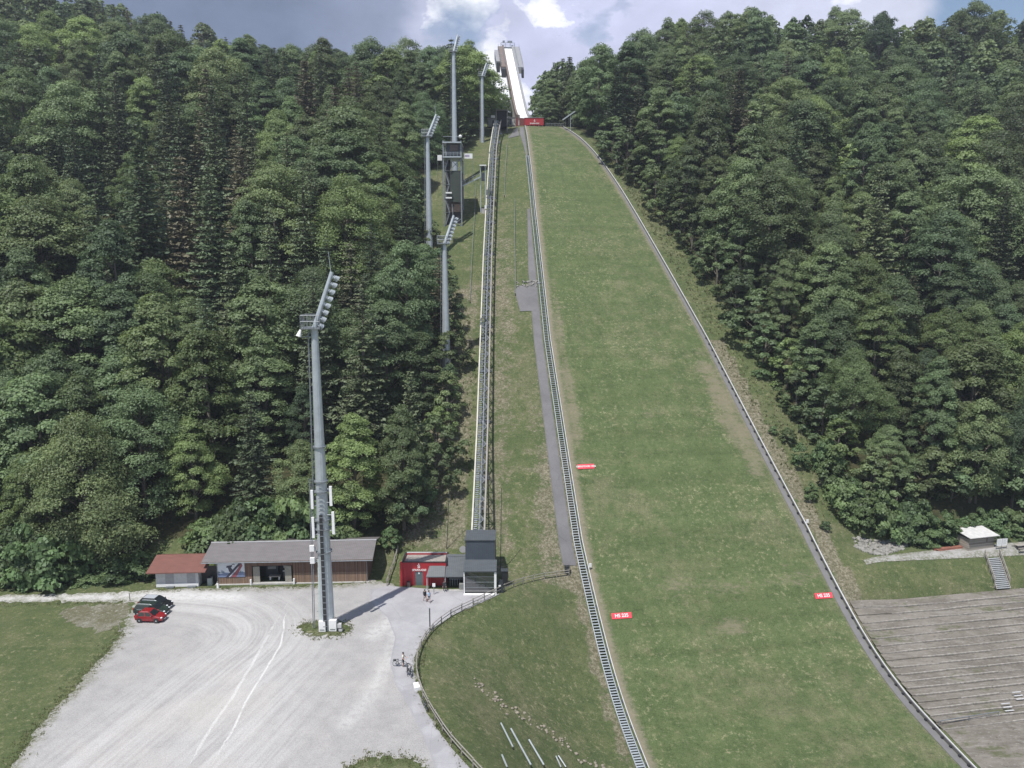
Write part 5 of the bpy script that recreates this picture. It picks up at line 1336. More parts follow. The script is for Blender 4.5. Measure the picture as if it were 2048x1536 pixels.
for x in np.arange(cx1 + 0.6, cx2 - 0.6, 0.35): mb.box2((x, CY + 0.9, 0.3), (x + 0.06, CY + 0.96, 1.3))
mb.box2((cx1 + 0.5, CY + 0.88, 1.301), (cx2 - 0.5, CY + 0.98, 1.38)); mb.build('turnstile', M_GALVD, cn)
MB().box2((cx2 - 1.0, CY - 0.1, 0.02), (cx2 - 0.3, CY + 0.45, 0.95)).build('counter', simple('counter_grey', (0.22, 0.23, 0.22), 0.6), cn)
MB().box2((cx0 + 0.5, CY - 0.35, 0.025), (cx2 + 0.1, CY + 0.05, 0.12)).build('kerb', M_CONC, cn)
p = onz(868, 1189)
loose('sign_post', 'small white sign on a post in front of the lift kiosk', 'sign', [('plate', MB().box(p + Vector((0, -0.05, 1.45)), (0.42, 0.05, 0.5)), M_WHITE), ('post', MB().tube(p, p + Vector((0, 0, 1.5)), 0.05, n=6), M_GALVD)], p)
# valley station of the lift
VY = 100.2; vx0, vx1 = at(929, 1185, VY).x, at(989, 1185, VY).x
vs = thing('lift_valley_station', 'dark grey valley station of the inclined lift with a glazed front', 'lift station', ((vx0 + vx1) / 2, VY, 0))
ze = at(960, 1143, VY).z; z1 = at(960, 1121, VY + 2.6).z; z2 = at(960, 1081, VY + 2.9).z; z3 = at(960, 1062, VY + 7.0).z
mb = MB(); mb.prism([(vx0 - 0.12, VY - 0.25, ze), (vx1 + 0.3, VY - 0.25, ze), (vx1 + 0.3, VY + 2.6, z1), (vx0 - 0.12, VY + 2.6, z1)], (0, 0, 0.15)); mb.build('front_roof', M_ROOFD, vs)
M_SEAM = roof_mat('dark_seam_cladding', (0.050, 0.062, 0.080))
mb = MB(); mb.prism([(vx0, VY + 2.62, 0.0), (vx0, VY + 2.62, z1 + 0.16), (vx0, VY + 2.9, z2 - 0.02), (vx0, VY + 7.0, z3 - 0.02), (vx0, VY + 9.0, z3 - 0.6), (vx0, VY + 9.0, 0)], (vx1 - vx0, 0, 0)); mb.build('upper_block', M_SEAM, vs)
mb = MB(); mb.prism([(vx0 - 0.1, VY + 2.75, z2), (vx1 + 0.1, VY + 2.75, z2), (vx1 + 0.1, VY + 7.1, z3), (vx0 - 0.1, VY + 7.1, z3)], (0, 0, 0.14)); mb.build('top_roof', M_ROOFD, vs)
MB().box2((vx0 - 0.14, VY + 0.0, 0), (vx0 - 0.002, VY + 2.6, ze)).box2((vx1 + 0.002, VY + 0.3, 0), (vx1 + 0.14, VY + 2.6, ze)).build('side_wall', M_DARKG, vs)
t_ = NT('station_glass'); t_.set((0.03, 0.036, 0.04), 0.05, 0, 1.0); t_.m.node_tree.nodes['Principled BSDF'].inputs['IOR'].default_value = 1.8
mb = MB()
for k in range(4):
    zz = 0.15 + k * (ze - 0.15) / 4; mb.box2((vx0 + 0.05, VY + 0.1, zz), (vx1 - 0.05, VY + 0.16, zz + (ze - 0.15) / 4 - 0.07))
mb.build('glass_front', t_.m, vs)
mb = MB()
for k in range(1, 4):
    zz = 0.15 + k * (ze - 0.15) / 4; mb.box2((vx0 + 0.05, VY + 0.06, zz - 0.069), (vx1 - 0.05, VY + 0.15, zz - 0.001))
mb.build('glazing_bar', M_GALVD, vs)
mb = MB(); mb.box2((vx0 - 0.1, VY - 0.1, 0), (vx0 + 0.04, VY + 0.05, ze)); mb.box2((vx1 - 0.04, VY - 0.12, 0), (vx1 + 0.28, VY + 0.06, ze)); mb.build('corner_post', M_WHITE, vs)
MB().box2((vx0 - 0.1, VY - 0.6, 0.028), (vx1 + 0.3, VY - 0.13, 0.16)).build('sill', M_WHITE, vs)
mb = MB(); mb.box2((vx1 + 0.45, VY + 0.4, 0.0), (vx1 + 1.2, VY + 0.5, 1.9)); vb = mb.build('side_gate', M_DARKG, vs); MB().box2((vx1 + 0.55, VY + 0.33, 0.9), (vx1 + 0.9, VY + 0.39, 1.15)).build('plate', M_WHITE, vb)
sd = at(1012, 1150, VY + 3.0); g0 = gz(sd.x, VY + 3)
loose('control_box', 'black control box standing on the grass right of the valley station', 'box', [('body', MB().box2((vx1 + 0.9, VY + 2.6, -0.8), (vx1 + 1.9, VY + 3.6, 2.2)), M_BLACK), ('lid', MB().box2((vx1 + 0.85, VY + 2.55, 2.201), (vx1 + 1.95, VY + 3.65, 2.27)), M_DARKG)], (vx1 + 1.4, VY + 3.1, 0))
MB()
p = at(926, 1101, VY + 7.5)
loose('satellite_dish', 'pale satellite dish on a pole left of the valley station tower', 'dish', [('dish', MB().lathe([(0.05, 0.12), (0.35, 0.06), (0.55, -0.06)], p + Vector((0, 0, 0.2)), 14, axis='y'), M_BOARD), ('post', MB().tube((p.x, p.y + 0.15, gz(p.x, p.y) - 0.3), p + Vector((0, 0.15, 0.2)), 0.05, n=6), M_GALVD)], p)
# ------------------------------------------------------------------ cars
def car(name, paint, L, W, H, label, cat, wagon=False, roof_mt=None, rails=False):
    t = thing(name, label, cat, (0, 0, 0))
    hl = L / 2; hw = W / 2
    xs = np.array([-hl, -hl + 0.10, -hl + 0.5, -hl + 1.0, -0.2, hl - 1.35, hl - 0.9, hl - 0.35, hl - 0.06, hl])
    top = np.array([0.62, 0.86, 0.93, 0.95, 0.95, 0.95, 0.90, 0.80, 0.66, 0.52]) * H / 1.5
    bot = np.array([0.42, 0.24, 0.20, 0.19, 0.18, 0.18, 0.19, 0.21, 0.26, 0.36])
    wd = np.array([0.80, 0.90, 0.97, 1.0, 1.0, 1.0, 0.98, 0.93, 0.84, 0.70]) * hw
    vs = []; n = 10
    for x, tp, b, w in zip(xs, top, bot, wd):
        m = b + (tp - b) * 0.55
        vs += [(x, -w * 0.80, b), (x, -w * 0.97, b + 0.10), (x, -w, m), (x, -w * 0.96, tp - 0.08), (x, -w * 0.80, tp), (x, w * 0.80, tp), (x, w * 0.96, tp - 0.08), (x, w, m), (x, w * 0.97, b + 0.10), (x, w * 0.80, b)]
    fs = []
    for i in range(len(xs) - 1):
        for j in range(n): fs.append((i * n + j, i * n + (j + 1) % n, (i + 1) * n + (j + 1) % n, (i + 1) * n + j))
    fs += [tuple(range(n)), tuple((len(xs) - 1) * n + j for j in range(n - 1, -1, -1))]
    body = MB().add(vs, fs)
    tp = 0.95 * H / 1.5; zr = H
    rx0 = -hl + (0.16 if wagon else 0.30); rx1 = -hl + (0.50 if wagon else 0.75); fx1 = hl - 1.75; fx0 = hl - 1.0
    gv = []
    for z, x0, x1, w in ((tp - 0.06, rx0, fx0, hw * 0.93), (zr - 0.07, rx1, fx1, hw * 0.76), (zr, rx1 + 0.14, fx1 - 0.18, hw * 0.66)):
        gv += [(x0, -w, z), (x1, -w, z), (x1, w, z), (x0, w, z)]
    body.add(gv, [(8, 9, 10, 11)] + [(4 * a + i, 4 * a + (i + 1) % 4, 4 * a + 4 + (i + 1) % 4, 4 * a + 4 + i) for a in (0, 1) for i in range(4)])
    b = body.build('body', paint, t, False)
    def pane(q, out, shr=0.86, d=0.012):
        q = [Vector(p) for p in q]; c = sum(q, Vector()) / 4; o = Vector(out).normalized()
        return [c + (p - c) * shr + o * d for p in q]
    g4 = [Vector(p) for p in gv[:8]]
    mb = MB()
    for i, out in ((1, (0.6, 0, 0.7)), (3, (-0.8, 0, 0.5))):
        mb.prism(pane([g4[i], g4[(i + 1) % 4], g4[4 + (i + 1) % 4], g4[4 + i]], out), Vector(out) * 0.004)
    mb.build('windscreen', M_GLASS, t)
    for i, out in ((0, (0, -1, 0.35)), (2, (0, 1, 0.35))):
        q = [g4[i], g4[(i + 1) % 4], g4[4 + (i + 1) % 4], g4[4 + i]]
        mb = MB()
        for a, c in ((0.04, 0.47), (0.50, 0.96)):
            lo0, lo1 = q[0].lerp(q[1], a), q[0].lerp(q[1], c); hi0, hi1 = q[3].lerp(q[2], a), q[3].lerp(q[2], c)
            mb.prism(pane([lo0, lo1, hi1, hi0], out, 0.88), Vector(out) * 0.004)
        mb.build('side_window', M_GLASS, t)
    for x in (hl - 0.78, -hl + 0.72):
        for s in (-1, 1):
            wr = 0.31; c = (x, s * (hw - 0.10), wr)
            MB().lathe([(wr * 0.62, -0.11), (wr * 0.97, -0.11), (wr, -0.06), (wr, 0.06), (wr * 0.97, 0.11), (wr * 0.62, 0.11)], c, 18, 0, 'y').build('tyre', M_BLACK, t)
            m = MB(); m.lathe([(wr * 0.60, s * 0.02), (wr * 0.60, s * 0.10), (0.05, s * 0.115)], c, 18, 0, 'y')
            m.build('rim', M_GALV, t)
            MB().lathe([(wr * 1.16, -0.01), (wr * 1.16, 0.01)], (x, s * (hw * 0.985), wr + 0.02), 18, 0, 'y').build('wheel_arch', M_BLACK, t)
    for s in (-1, 1):
        MB().blob((hl - 0.20, s * hw * 0.66, 0.66 * H / 1.5), 0.17, 1, (0.9, 1.0, 0.55), 0.0, sub=2).build('headlight', M_LAMP, t)
        MB().box((-hl + 0.05, s * hw * 0.72, 0.80 * H / 1.5), (0.12, 0.2, 0.26)).build('tail_light', simple('tail_red', (0.35, 0.02, 0.02), 0.2), t)
        MB().blob((fx0 - 0.35, s * (hw + 0.08), tp + 0.06), 0.13, 2, (0.8, 1, 0.8), 0.0, sub=2).build('mirror', paint, t)
    MB().box((hl - 0.04, 0, 0.42), (0.10, hw * 1.1, 0.16)).build('grille', M_BLACK, t)
    MB().box((hl + 0.005, 0, 0.34), (0.02, 0.5, 0.1)).build('number_plate', M_WHITE, t)
    if roof_mt:
        MB().box2((rx1 + 0.2, -hw * 0.58, zr + 0.002), (fx1 - 0.25, hw * 0.58, zr + 0.012)).build('glass_roof', roof_mt, t)
    if rails:
        for s in (-1, 1): MB().path([(rx1 + 0.1, s * hw * 0.66, zr + 0.01), (rx1 + 0.3, s * hw * 0.66, zr + 0.06), (fx1 - 0.4, s * hw * 0.66, zr + 0.06), (fx1 - 0.15, s * hw * 0.66, zr + 0.01)], 0.03, 6).build('roof_rail', M_GALV, t)
        for s in (-1, 1): MB().box2((rx0 + 0.5, s * (hw * 0.985) - 0.01, tp - 0.10), (fx0 - 0.1, s * (hw * 0.985) + 0.01, tp - 0.05)).build('trim', M_GALV, t)
    return t
def paint(name, col, r=0.25):
    t = NT(name); t.set(col, r, 0, 0.6); t.b.inputs['Coat Weight'].default_value = 0.6; t.b.inputs['Coat Roughness'].default_value = 0.05; return t.m
c1 = car('parked_car', paint('car_red', (0.24, 0.014, 0.020)), 3.75, 1.68, 1.50, 'small red hatchback, nearest of the three parked cars', 'car')
c2 = car('parked_car', paint('car_green', (0.022, 0.034, 0.030)), 4.5, 1.80, 1.52, 'dark green estate car with silver roof rails between the red and the black car', 'car', True, None, True)
c3 = car('parked_car', paint('car_black', (0.012, 0.013, 0.018)), 4.35, 1.80, 1.56, 'black car with a bright glass roof, farthest of the three parked cars', 'car', True, glass_mat('sky_glint_glass', (0.4, 0.42, 0.46), 0.03))  # sky reflection on the roof glass is put into its pale base colour
for c, px, py, a in ((c1, 296, 1247, -0.05), (c2, 298, 1233, -0.09), (c3, 306, 1221, -0.12)):
    p = onz(px, py, 0.03); c.location = (p.x, p.y + 0.9, 0.03); c.rotation_euler = (0, 0, a)

# ------------------------------------------------------------------ bicycles
def bicycle(label, mt, group='bicycles left along the path by the fence'):
    t = thing('bicycle', label, 'bicycle', (0, 0, 0), group)
    def wheel(x):
        mb = MB(); r = 0.34; n = 22
        ring = [Vector((x + r * math.cos(a), 0, 0.345 + r * math.sin(a))) for a in np.linspace(0, 2 * math.pi, n + 1)]
        mb.path(ring, 0.022, 6)
        w = mb.build('wheel', M_BLACK, t); sp = MB()
        for a in np.linspace(0, math.pi, 6)[:-1]: d = Vector((math.cos(a) * 0.33, 0, math.sin(a) * 0.33)); sp.tube(Vector((x, 0, 0.345)) - d, Vector((x, 0, 0.345)) + d, 0.005, n=4)
        sp.tube((x, -0.05, 0.345), (x, 0.05, 0.345), 0.03, n=8); sp.build('spokes', M_GALV, w)
    wheel(-0.52); wheel(0.55)
    V_ = lambda x, z, y=0: Vector((x, y, z))
    mb = MB()
    for a, b in ((V_(-0.10, 0.30), V_(-0.22, 0.85)), (V_(-0.10, 0.30), V_(0.36, 0.78)), (V_(-0.19, 0.76), V_(0.34, 0.86)), (V_(-0.52, 0.345, 0.05), V_(-0.10, 0.30, 0.02)), (V_(-0.52, 0.345, -0.05), V_(-0.10, 0.30, -0.02)), (V_(-0.52, 0.345, 0.05), V_(-0.2, 0.78, 0.02)), (V_(-0.52, 0.345, -0.05), V_(-0.2, 0.78, -0.02)), (V_(0.34, 0.92), V_(0.37, 0.74))): mb.tube(a, b, 0.024, n=7)
    mb.build('frame', mt, t)
    mb = MB()
    for s in (-0.05, 0.05): mb.tube(V_(0.37, 0.72, s), V_(0.55, 0.345, s), 0.018, n=6)
    mb.build('fork', mt, t)
    MB().path([V_(0.30, 1.0, -0.33), V_(0.37, 1.0, -0.12), V_(0.37, 1.0, 0.12), V_(0.30, 1.0, 0.33)], 0.018, 6).tube(V_(0.34, 0.9), V_(0.37, 1.0), 0.018, n=6).build('handlebar', M_BLACK, t)
    MB().blob((-0.24, 0, 0.93), 0.12, 2, (1.25, 0.65, 0.35), 0.02, sub=2).tube(V_(-0.22, 0.84), V_(-0.235, 0.92), 0.018, n=6).build('saddle', M_BLACK, t)
    mb = MB(); mb.lathe([(0.09, -0.01), (0.09, 0.01)], (-0.10, 0.05, 0.30), 14, 0, 'y'); mb.tube(V_(-0.10, 0.30, 0.07), V_(0.02, 0.18, 0.07), 0.014, n=5); mb.tube(V_(-0.10, 0.30, -0.07), V_(-0.22, 0.42, -0.07), 0.014, n=5); mb.box((0.03, 0.12, 0.17), (0.09, 0.1, 0.02)); mb.box((-0.23, -0.12, 0.43), (0.09, 0.1, 0.02)); mb.build('crank', M_GALVD, t)
    MB().blob((-0.6, 0.0, 0.80), 0.17, 4, (1.2, 0.8, 0.9), 0.08, sub=2).build('pannier', M_BLACK, t)
    return t
bk1 = bicycle('bicycle held by the standing cyclist in the pale top', M_DARKG)
bk2 = bicycle('dark bicycle leaning on the fence, left one of the pair beside the cyclist', M_BLACK)
bk3 = bicycle('dark bicycle leaning on the fence, right one of the pair beside the cyclist', M_GALVD)
bk4 = bicycle('dark bicycle parked alone against the fence further down the path', M_BLACK)
for b, px, py, a, ln in ((bk1, 800, 1333, -0.12, 0.06), (bk2, 814, 1346, 1.75, 0.10), (bk3, 823, 1349, 1.62, -0.12), (bk4, 851, 1416, 1.95, -0.15)):
    p = onz(px, py, 0.03); b.location = p; b.rotation_euler = (ln, 0, a)

# ------------------------------------------------------------------ people
def person(label, joints, cols, loc, rz, hair=(0.03, 0.022, 0.018), extra=None):
    """one continuous skin-modifier body; clothes are coloured regions of it"""
    t = thing('person', label, 'person', (0, 0, 0))
    J_ = dict(pel=(0, 0, 0.96), waist=(0, 0, 1.08), chest=(0, 0.0, 1.30), neck=(0, 0, 1.48), hd0=(0.01, 0, 1.56), hd1=(0.025, 0, 1.66), hd2=(0.0, 0, 1.74))
    for s, k in ((1, 'l'), (-1, 'r')):
        J_.update({'sh' + k: (0, 0.19 * s, 1.40), 'el' + k: (-0.02, 0.25 * s, 1.13), 'wr' + k: (0.06, 0.25 * s, 0.90), 'ha' + k: (0.09, 0.24 * s, 0.82),
                   'hip' + k: (0, 0.10 * s, 0.90), 'kn' + k: (0.02, 0.11 * s, 0.50), 'an' + k: (-0.02, 0.11 * s, 0.09), 'to' + k: (0.15, 0.13 * s, 0.04)})
    J_.update(joints)
    for k in 'lr':
        w = Vector(J_['wr' + k]); h = Vector(J_['ha' + k]); d = (h - w).normalized(); sd = d.cross(Vector((1, 0.1, 0))).normalized() if abs(d.x) < 0.9 else Vector((0, 1, 0))
        for i in range(4):
            o = sd * (i - 1.5) * 0.021; L_ = (0.075, 0.085, 0.08, 0.06)[i]
            J_['f%d%s' % (i, k)] = tuple(h + o + d * L_ * 0.55); J_['g%d%s' % (i, k)] = tuple(h + o * 1.05 + d * L_ + Vector((0.018, 0, 0)))
        J_['th' + k] = tuple(w + d * 0.05 + sd * -0.045 + Vector((0.015, 0, 0)))
    rad = dict(pel=.145, waist=.125, chest=.145, neck=.055, hd0=.085, hd1=.105, hd2=.07)
    for k in 'lr':
        rad.update({'sh' + k: .065, 'el' + k: .045, 'wr' + k: .032, 'ha' + k: .036, 'hip' + k: .09, 'kn' + k: .062, 'an' + k: .042, 'to' + k: .038, 'th' + k: .011})
        for i in range(4): rad['f%d%s' % (i, k)] = .010; rad['g%d%s' % (i, k)] = .008
    E = [('pel', 'waist'), ('waist', 'chest'), ('chest', 'neck'), ('neck', 'hd0'), ('hd0', 'hd1'), ('hd1', 'hd2')]
    for k in 'lr':
        E += [('chest', 'sh' + k), ('sh' + k, 'el' + k), ('el' + k, 'wr' + k), ('wr' + k, 'ha' + k), ('wr' + k, 'th' + k), ('pel', 'hip' + k), ('hip' + k, 'kn' + k), ('kn' + k, 'an' + k), ('an' + k, 'to' + k)]
        for i in range(4): E += [('ha' + k, 'f%d%s' % (i, k)), ('f%d%s' % (i, k), 'g%d%s' % (i, k))]
    names = ['pel'] + [k for k in J_ if k != 'pel']; ix = {k: i for i, k in enumerate(names)}
    me = bpy.data.meshes.new('body'); me.from_pydata([J_[k] for k in names], [(ix[a], ix[b]) for a, b in E], [])
    o = bpy.data.objects.new('body', me); COL.objects.link(o)
    sk = o.modifiers.new('skin', 'SKIN'); sk.use_smooth_shade = True
    for k in names: v = me.skin_vertices[0].data[ix[k]]; v.radius = (rad[k], rad[k] * (1.18 if k in ('chest', 'waist', 'pel') else 1)); v.use_root = (k == 'pel')
    o.modifiers.new('sub', 'SUBSURF').levels = 1
    dg = bpy.context.evaluated_depsgraph_get(); m2 = bpy.data.meshes.new_from_object(o.evaluated_get(dg)); bpy.data.objects.remove(o)
    segs = [(a, b) for a, b in E]
    def region(c):
        best, bd = None, 1e9
        for a, b in segs:
            A, B = Vector(J_[a]), Vector(J_[b]); ab = B - A; u = max(0, min(1, (c - A).dot(ab) / max(1e-9, ab.length_squared))); d = (A + ab * u - c).length - 0.5 * (rad[a] * (1 - u) + rad[b] * u)
            if d < bd: bd = d; best = (a, b, u)
        a, b, u = best
        if a.startswith(('hd', 'neck')) or b.startswith('hd') or a.startswith(('wr', 'ha', 'f', 'g')) : return 0
        if a.startswith('el') or (a.startswith('sh') and u > 0.55): return 1 if cols.get('long') else 0
        if a.startswith(('sh', 'waist', 'chest')) : return 1
        if a.startswith('pel') and b == 'waist' and u > 0.4: return 1
        if a.startswith('an'): return 3
        if a.startswith('kn'): return 2 if cols.get('trousers') else 0
        if a.startswith('hip') and u > 0.85 and not cols.get('trousers'): return 0
        return 2
    mts = [simple('skin_tone', (0.52, 0.32, 0.23), 0.6)] + [simple('cloth_%s' % nm, c, 0.85) for nm, c in cols['cloth']]
    m2.materials.clear()
    for m in mts: m2.materials.append(m)
    for p in m2.polygons: p.material_index = region(p.center); p.use_smooth = True
    b = bpy.data.objects.new('body', m2); COL.objects.link(b); b.parent = t
    h2 = Vector(J_['hd1'])
    MB().blob(h2 + Vector((-0.018, 0, 0.035)), 0.122, 5, (1.0, 0.95, 0.95), 0.04, sub=2).build('hair', simple('hair_dark', hair, 0.8), t, True)
    mb = MB(); mb.prism([h2 + Vector((0.10, -0.015, -0.02)), h2 + Vector((0.10, 0.015, -0.02)), h2 + Vector((0.105, 0, 0.02))], (0.03, 0, -0.005)); mb.build('nose', mts[0], t)
    mb = MB()
    for s in (-1, 1): mb.blob(h2 + Vector((0.098, 0.035 * s, 0.02)), 0.013, 1, rough=0)
    mb.build('eyes', M_BLACK, t)
    MB().box(h2 + Vector((0.095, 0, -0.055)), (0.012, 0.05, 0.012)).build('mouth', simple('lip', (0.3, 0.12, 0.1), 0.6), t)
    mb = MB()
    for s in (-1, 1): mb.blob(h2 + Vector((-0.005, 0.105 * s, 0.0)), 0.03, 1, (0.7, 0.4, 1), rough=0)
    mb.build('ears', mts[0], t)
    if extra: extra(t)
    t.location = loc; t.rotation_euler = (0, 0, rz)
    return t
walk = dict(knl=(0.16, 0.10, 0.52), anl=(0.20, 0.10, 0.09), tol=(0.36, 0.11, 0.06), knr=(-0.04, -0.10, 0.50), anr=(-0.30, -0.10, 0.14), tor=(-0.16, -0.11, 0.05), ell=(-0.12, 0.25, 1.14), wrl=(-0.10, 0.26, 0.92), hal=(-0.06, 0.26, 0.84), elr=(0.08, -0.25, 1.13), wrr=(0.22, -0.24, 0.95), har=(0.28, -0.23, 0.89))
p = onz(858, 1205, 0.03)
person('walker in a light blue top and dark shorts in front of the kiosk', walk, dict(cloth=(('sky', (0.36, 0.48, 0.62)), ('slate', (0.06, 0.075, 0.10)), ('shoe', (0.10, 0.08, 0.07)))), p, -1.2)
p = onz(850, 1203, 0.03)
def pack(t): MB().blob((-0.22, 0, 1.22), 0.2, 3, (0.75, 0.9, 1.25), 0.06, sub=2).build('backpack', M_BLACK, t)
person('walker in dark clothes with a black backpack left of the light blue walker', walk, dict(cloth=(('coal', (0.03, 0.03, 0.035)), ('coal2', (0.045, 0.045, 0.055)), ('shoe', (0.10, 0.08, 0.07))), long=True), p, -1.0, (0.30, 0.24, 0.16), pack)
p = onz(889, 1184, 0.03)
person('person in black standing in the shade under the kiosk roof', {}, dict(cloth=(('coal', (0.03, 0.03, 0.035)), ('coal2', (0.045, 0.045, 0.055)), ('shoe_white', (0.7, 0.7, 0.7))), long=True, trousers=True), p, -1.5, (0.28, 0.22, 0.15))
stand = dict(ell=(0.14, 0.24, 1.16), wrl=(0.36, 0.22, 1.06), hal=(0.44, 0.2, 1.04), elr=(0.02, -0.26, 1.14), wrr=(0.20, -0.24, 1.0), har=(0.28, -0.22, 0.98))
p = onz(805, 1336, 0.03)
person('cyclist in a pale top and black shorts standing beside a bicycle', stand, dict(cloth=(('cream', (0.74, 0.72, 0.62)), ('coal', (0.03, 0.03, 0.035)), ('shoe', (0.10, 0.08, 0.07)))), p + Vector((0.05, 0.35, 0)), -0.2)

# ------------------------------------------------------------------ fences
M_FENCE = wood_mat('fence_timber', (0.27, 0.25, 0.225), 2, 'z', 0.2)
def fence(label, pts3, h=1.1, step=2.1, rails=(0.55, 0.98), post_r=0.075):
    t = thing('wooden_fence', label, 'fence', pts3[len(pts3) // 2])
    d = [0.0]
    for a, b in zip(pts3[:-1], pts3[1:]): d.append(d[-1] + (b - a).length)
    n = max(2, int(d[-1] / step)); q = []
    for k in range(n + 1):
        s = d[-1] * k / n; i = max(0, min(len(d) - 2, int(np.searchsorted(d, s)) - 1)); u = (s - d[i]) / max(1e-6, d[i + 1] - d[i])
        p = pts3[i].lerp(pts3[i + 1], u); q.append(Vector((p.x, p.y, gz(p.x, p.y))))
    rn = random.Random(n)
    for p in q: MB().tube(p - Vector((0, 0, 0.4)), p + Vector((rn.uniform(-.04, .04), rn.uniform(-.04, .04), h + rn.uniform(-0.05, 0.08))), post_r, post_r * 0.85, 7).build('post', M_FENCE, t)
    for r in rails:
        mb = MB()
        for a, b in zip(q[:-1], q[1:]): mb.tube(a + Vector((0.0, 0, r + rn.uniform(-.05, .05))), b + Vector((0, 0, r + rn.uniform(-.05, .05))), 0.062, 0.055, 6)
        mb.build('rail', M_FENCE, t)
    return t
def dense(pts, k=6):
    out = []
    P_ = [pts[0]] + pts + [pts[-1]]
    for i in range(1, len(P_) - 2):
        a, b, c, d = [Vector(p) for p in P_[i - 1:i + 3]]
        for j in range(k):
            u = j / k; out.append(0.5 * ((2 * b) + (c - a) * u + (2 * a - 5 * b + 4 * c - d) * u * u + (3 * b - a - 3 * c + d) * u ** 3))
    out.append(Vector(pts[-1])); return out
fpts = [hit(*q) for q in FENCE_PX[:4]] + [Vector((p.x, p.y, 0)) for p in _fb]
fence('rustic two rail timber fence curving along the path above the grass bank', dense(fpts))
fence('short rustic timber fence climbing behind the red building', [hit(774, 1172), hit(781, 1150), hit(790, 1125), hit(796, 1104)], step=1.7)
p = hit(1134, 1146)
loose('waste_container', 'dark box at the upper end of the rustic fence', 'box', [('body', MB().box(p + Vector((0, 0, 0.6)), (0.75, 0.6, 1.0)), M_DARKG), ('lid', MB().box(p + Vector((0, 0, 1.14)), (0.8, 0.65, 0.07)), M_BLACK)], p)
p = onz(860, 1261)
loose('timber_pole', 'single dark upright pole standing at the bend of the fence', 'pole', [('post', MB().tube(p - Vector((0, 0, 0.3)), p + Vector((0, 0, 3.0)), 0.08, 0.07, 8), M_BLACK), ('cap', MB().tube(p + Vector((0, 0, 3.0)), p + Vector((0, 0, 3.06)), 0.09, n=8), M_GALVD)], p)
p = onz(835, 1376)
loose('stone_slab', 'white stone slab lying at the foot of the fence beside the path', 'stone', [('slab', MB().box(p + Vector((0, 0, 0.2)), (0.8, 1.1, 0.4), 0.3), M_WHITE)], p)
for px, py, lab in ((260, 1203, 'wooden post standing beside the gravel road left of the black car'), (240, 1262, 'wooden post at the meadow edge left of the red car')):
    p = onz(px, py); loose('marker_post', lab, 'post', [('post', MB().tube(p - Vector((0, 0, 0.3)), p + Vector((0, 0, 1.25)), 0.07, 0.06, 7), M_WGREY), ('base', MB().blob(p, 0.28, 3, (1, 1, 0.35), 0.15), M_STONE)], p)
# net poles and cables
def pole(px, py0, py1, lab, r=0.06):
    p = hit(px[0], py0); q = at(px[1], py1, p.y)
    loose('net_pole', lab, 'pole', [('post', MB().tube(p - Vector((0, 0, 0.4)), q, r, r * 0.7, 7), M_DARKG), ('cap', MB().tube(q, q + (q - p).normalized() * 0.08, r * 0.9, n=7), M_BLACK)], p)
pole((893, 899), 1098, 978, 'tall thin dark net pole behind the red building'); pole((1001, 1003), 1140, 977, 'tall thin dark net pole right of the valley station')
def cable(pts, lab):
    q = [hit(*p) + Vector((0, 0, 0.8 if 0 < i < len(pts) - 1 else 0.1)) for i, p in enumerate(pts)]
    t = thing('slope_cable', lab, 'cable', q[0]); MB().path(q, 0.05, 5).build('rope', M_GALVD, t); MB().tube(q[-1] - Vector((0, 0, 0.6)), q[-1] + Vector((0, 0, 0.5)), 0.09, n=6).build('anchor', M_BLACK, t)
cable([(952, 365), (950, 420), (945, 500), (942, 560), (940, 606)], 'thin dark cable running down the slope left of the lift track')
cable([(1030, 398), (1029, 440), (1030, 500), (1031, 560), (1031, 592)], 'thin dark cable running down the grass right of the lift track to the landing')
cable([(1018, 268), (1014, 300), (1011, 340), (1009, 395)], 'thin dark cable running down from the top apron right of the lift')
# cabinets by the big mast
for px, py, w, h, lab in ((645, 1262, 0.85, 1.35, 'white equipment cabinet at the left foot of the big mast'), (666, 1261, 0.95, 1.45, 'white equipment cabinet at the right foot of the big mast')):
    p = onz(px, py + 2); loose('equipment_cabinet', lab, 'cabinet', [('body', MB().box(p + Vector((0, 0.1, h / 2 + 0.1)), (w, 0.5, h)), M_WHITE), ('plinth', MB().box(p + Vector((0, 0.1, 0.05)), (w - 0.1, 0.45, 0.1)), M_DARKG), ('vent', MB().box(p + Vector((0, -0.16, 0.35)), (w * 0.7, 0.012, 0.12)), M_GALVD)], p)
p = onz(680, 1264)
loose('pump_unit', 'small jumble of grey pump units right of the white cabinets', 'pump', [('housing', MB().box(p + Vector((0, 0, 0.9)), (0.5, 0.45, 0.5)).box(p + Vector((0.1, 0, 0.35)), (0.45, 0.4, 0.35)), M_BOARD), ('frame', MB().tube(p + Vector((-0.2, 0, 0)), p + Vector((-0.2, 0, 1.4)), 0.05, n=6).tube(p + Vector((0.25, 0, 0)), p + Vector((0.25, 0, 1.2)), 0.05, n=6).box(p + Vector((0, -0.05, 0.62)), (0.6, 0.3, 0.12)), M_BLACK)], p)

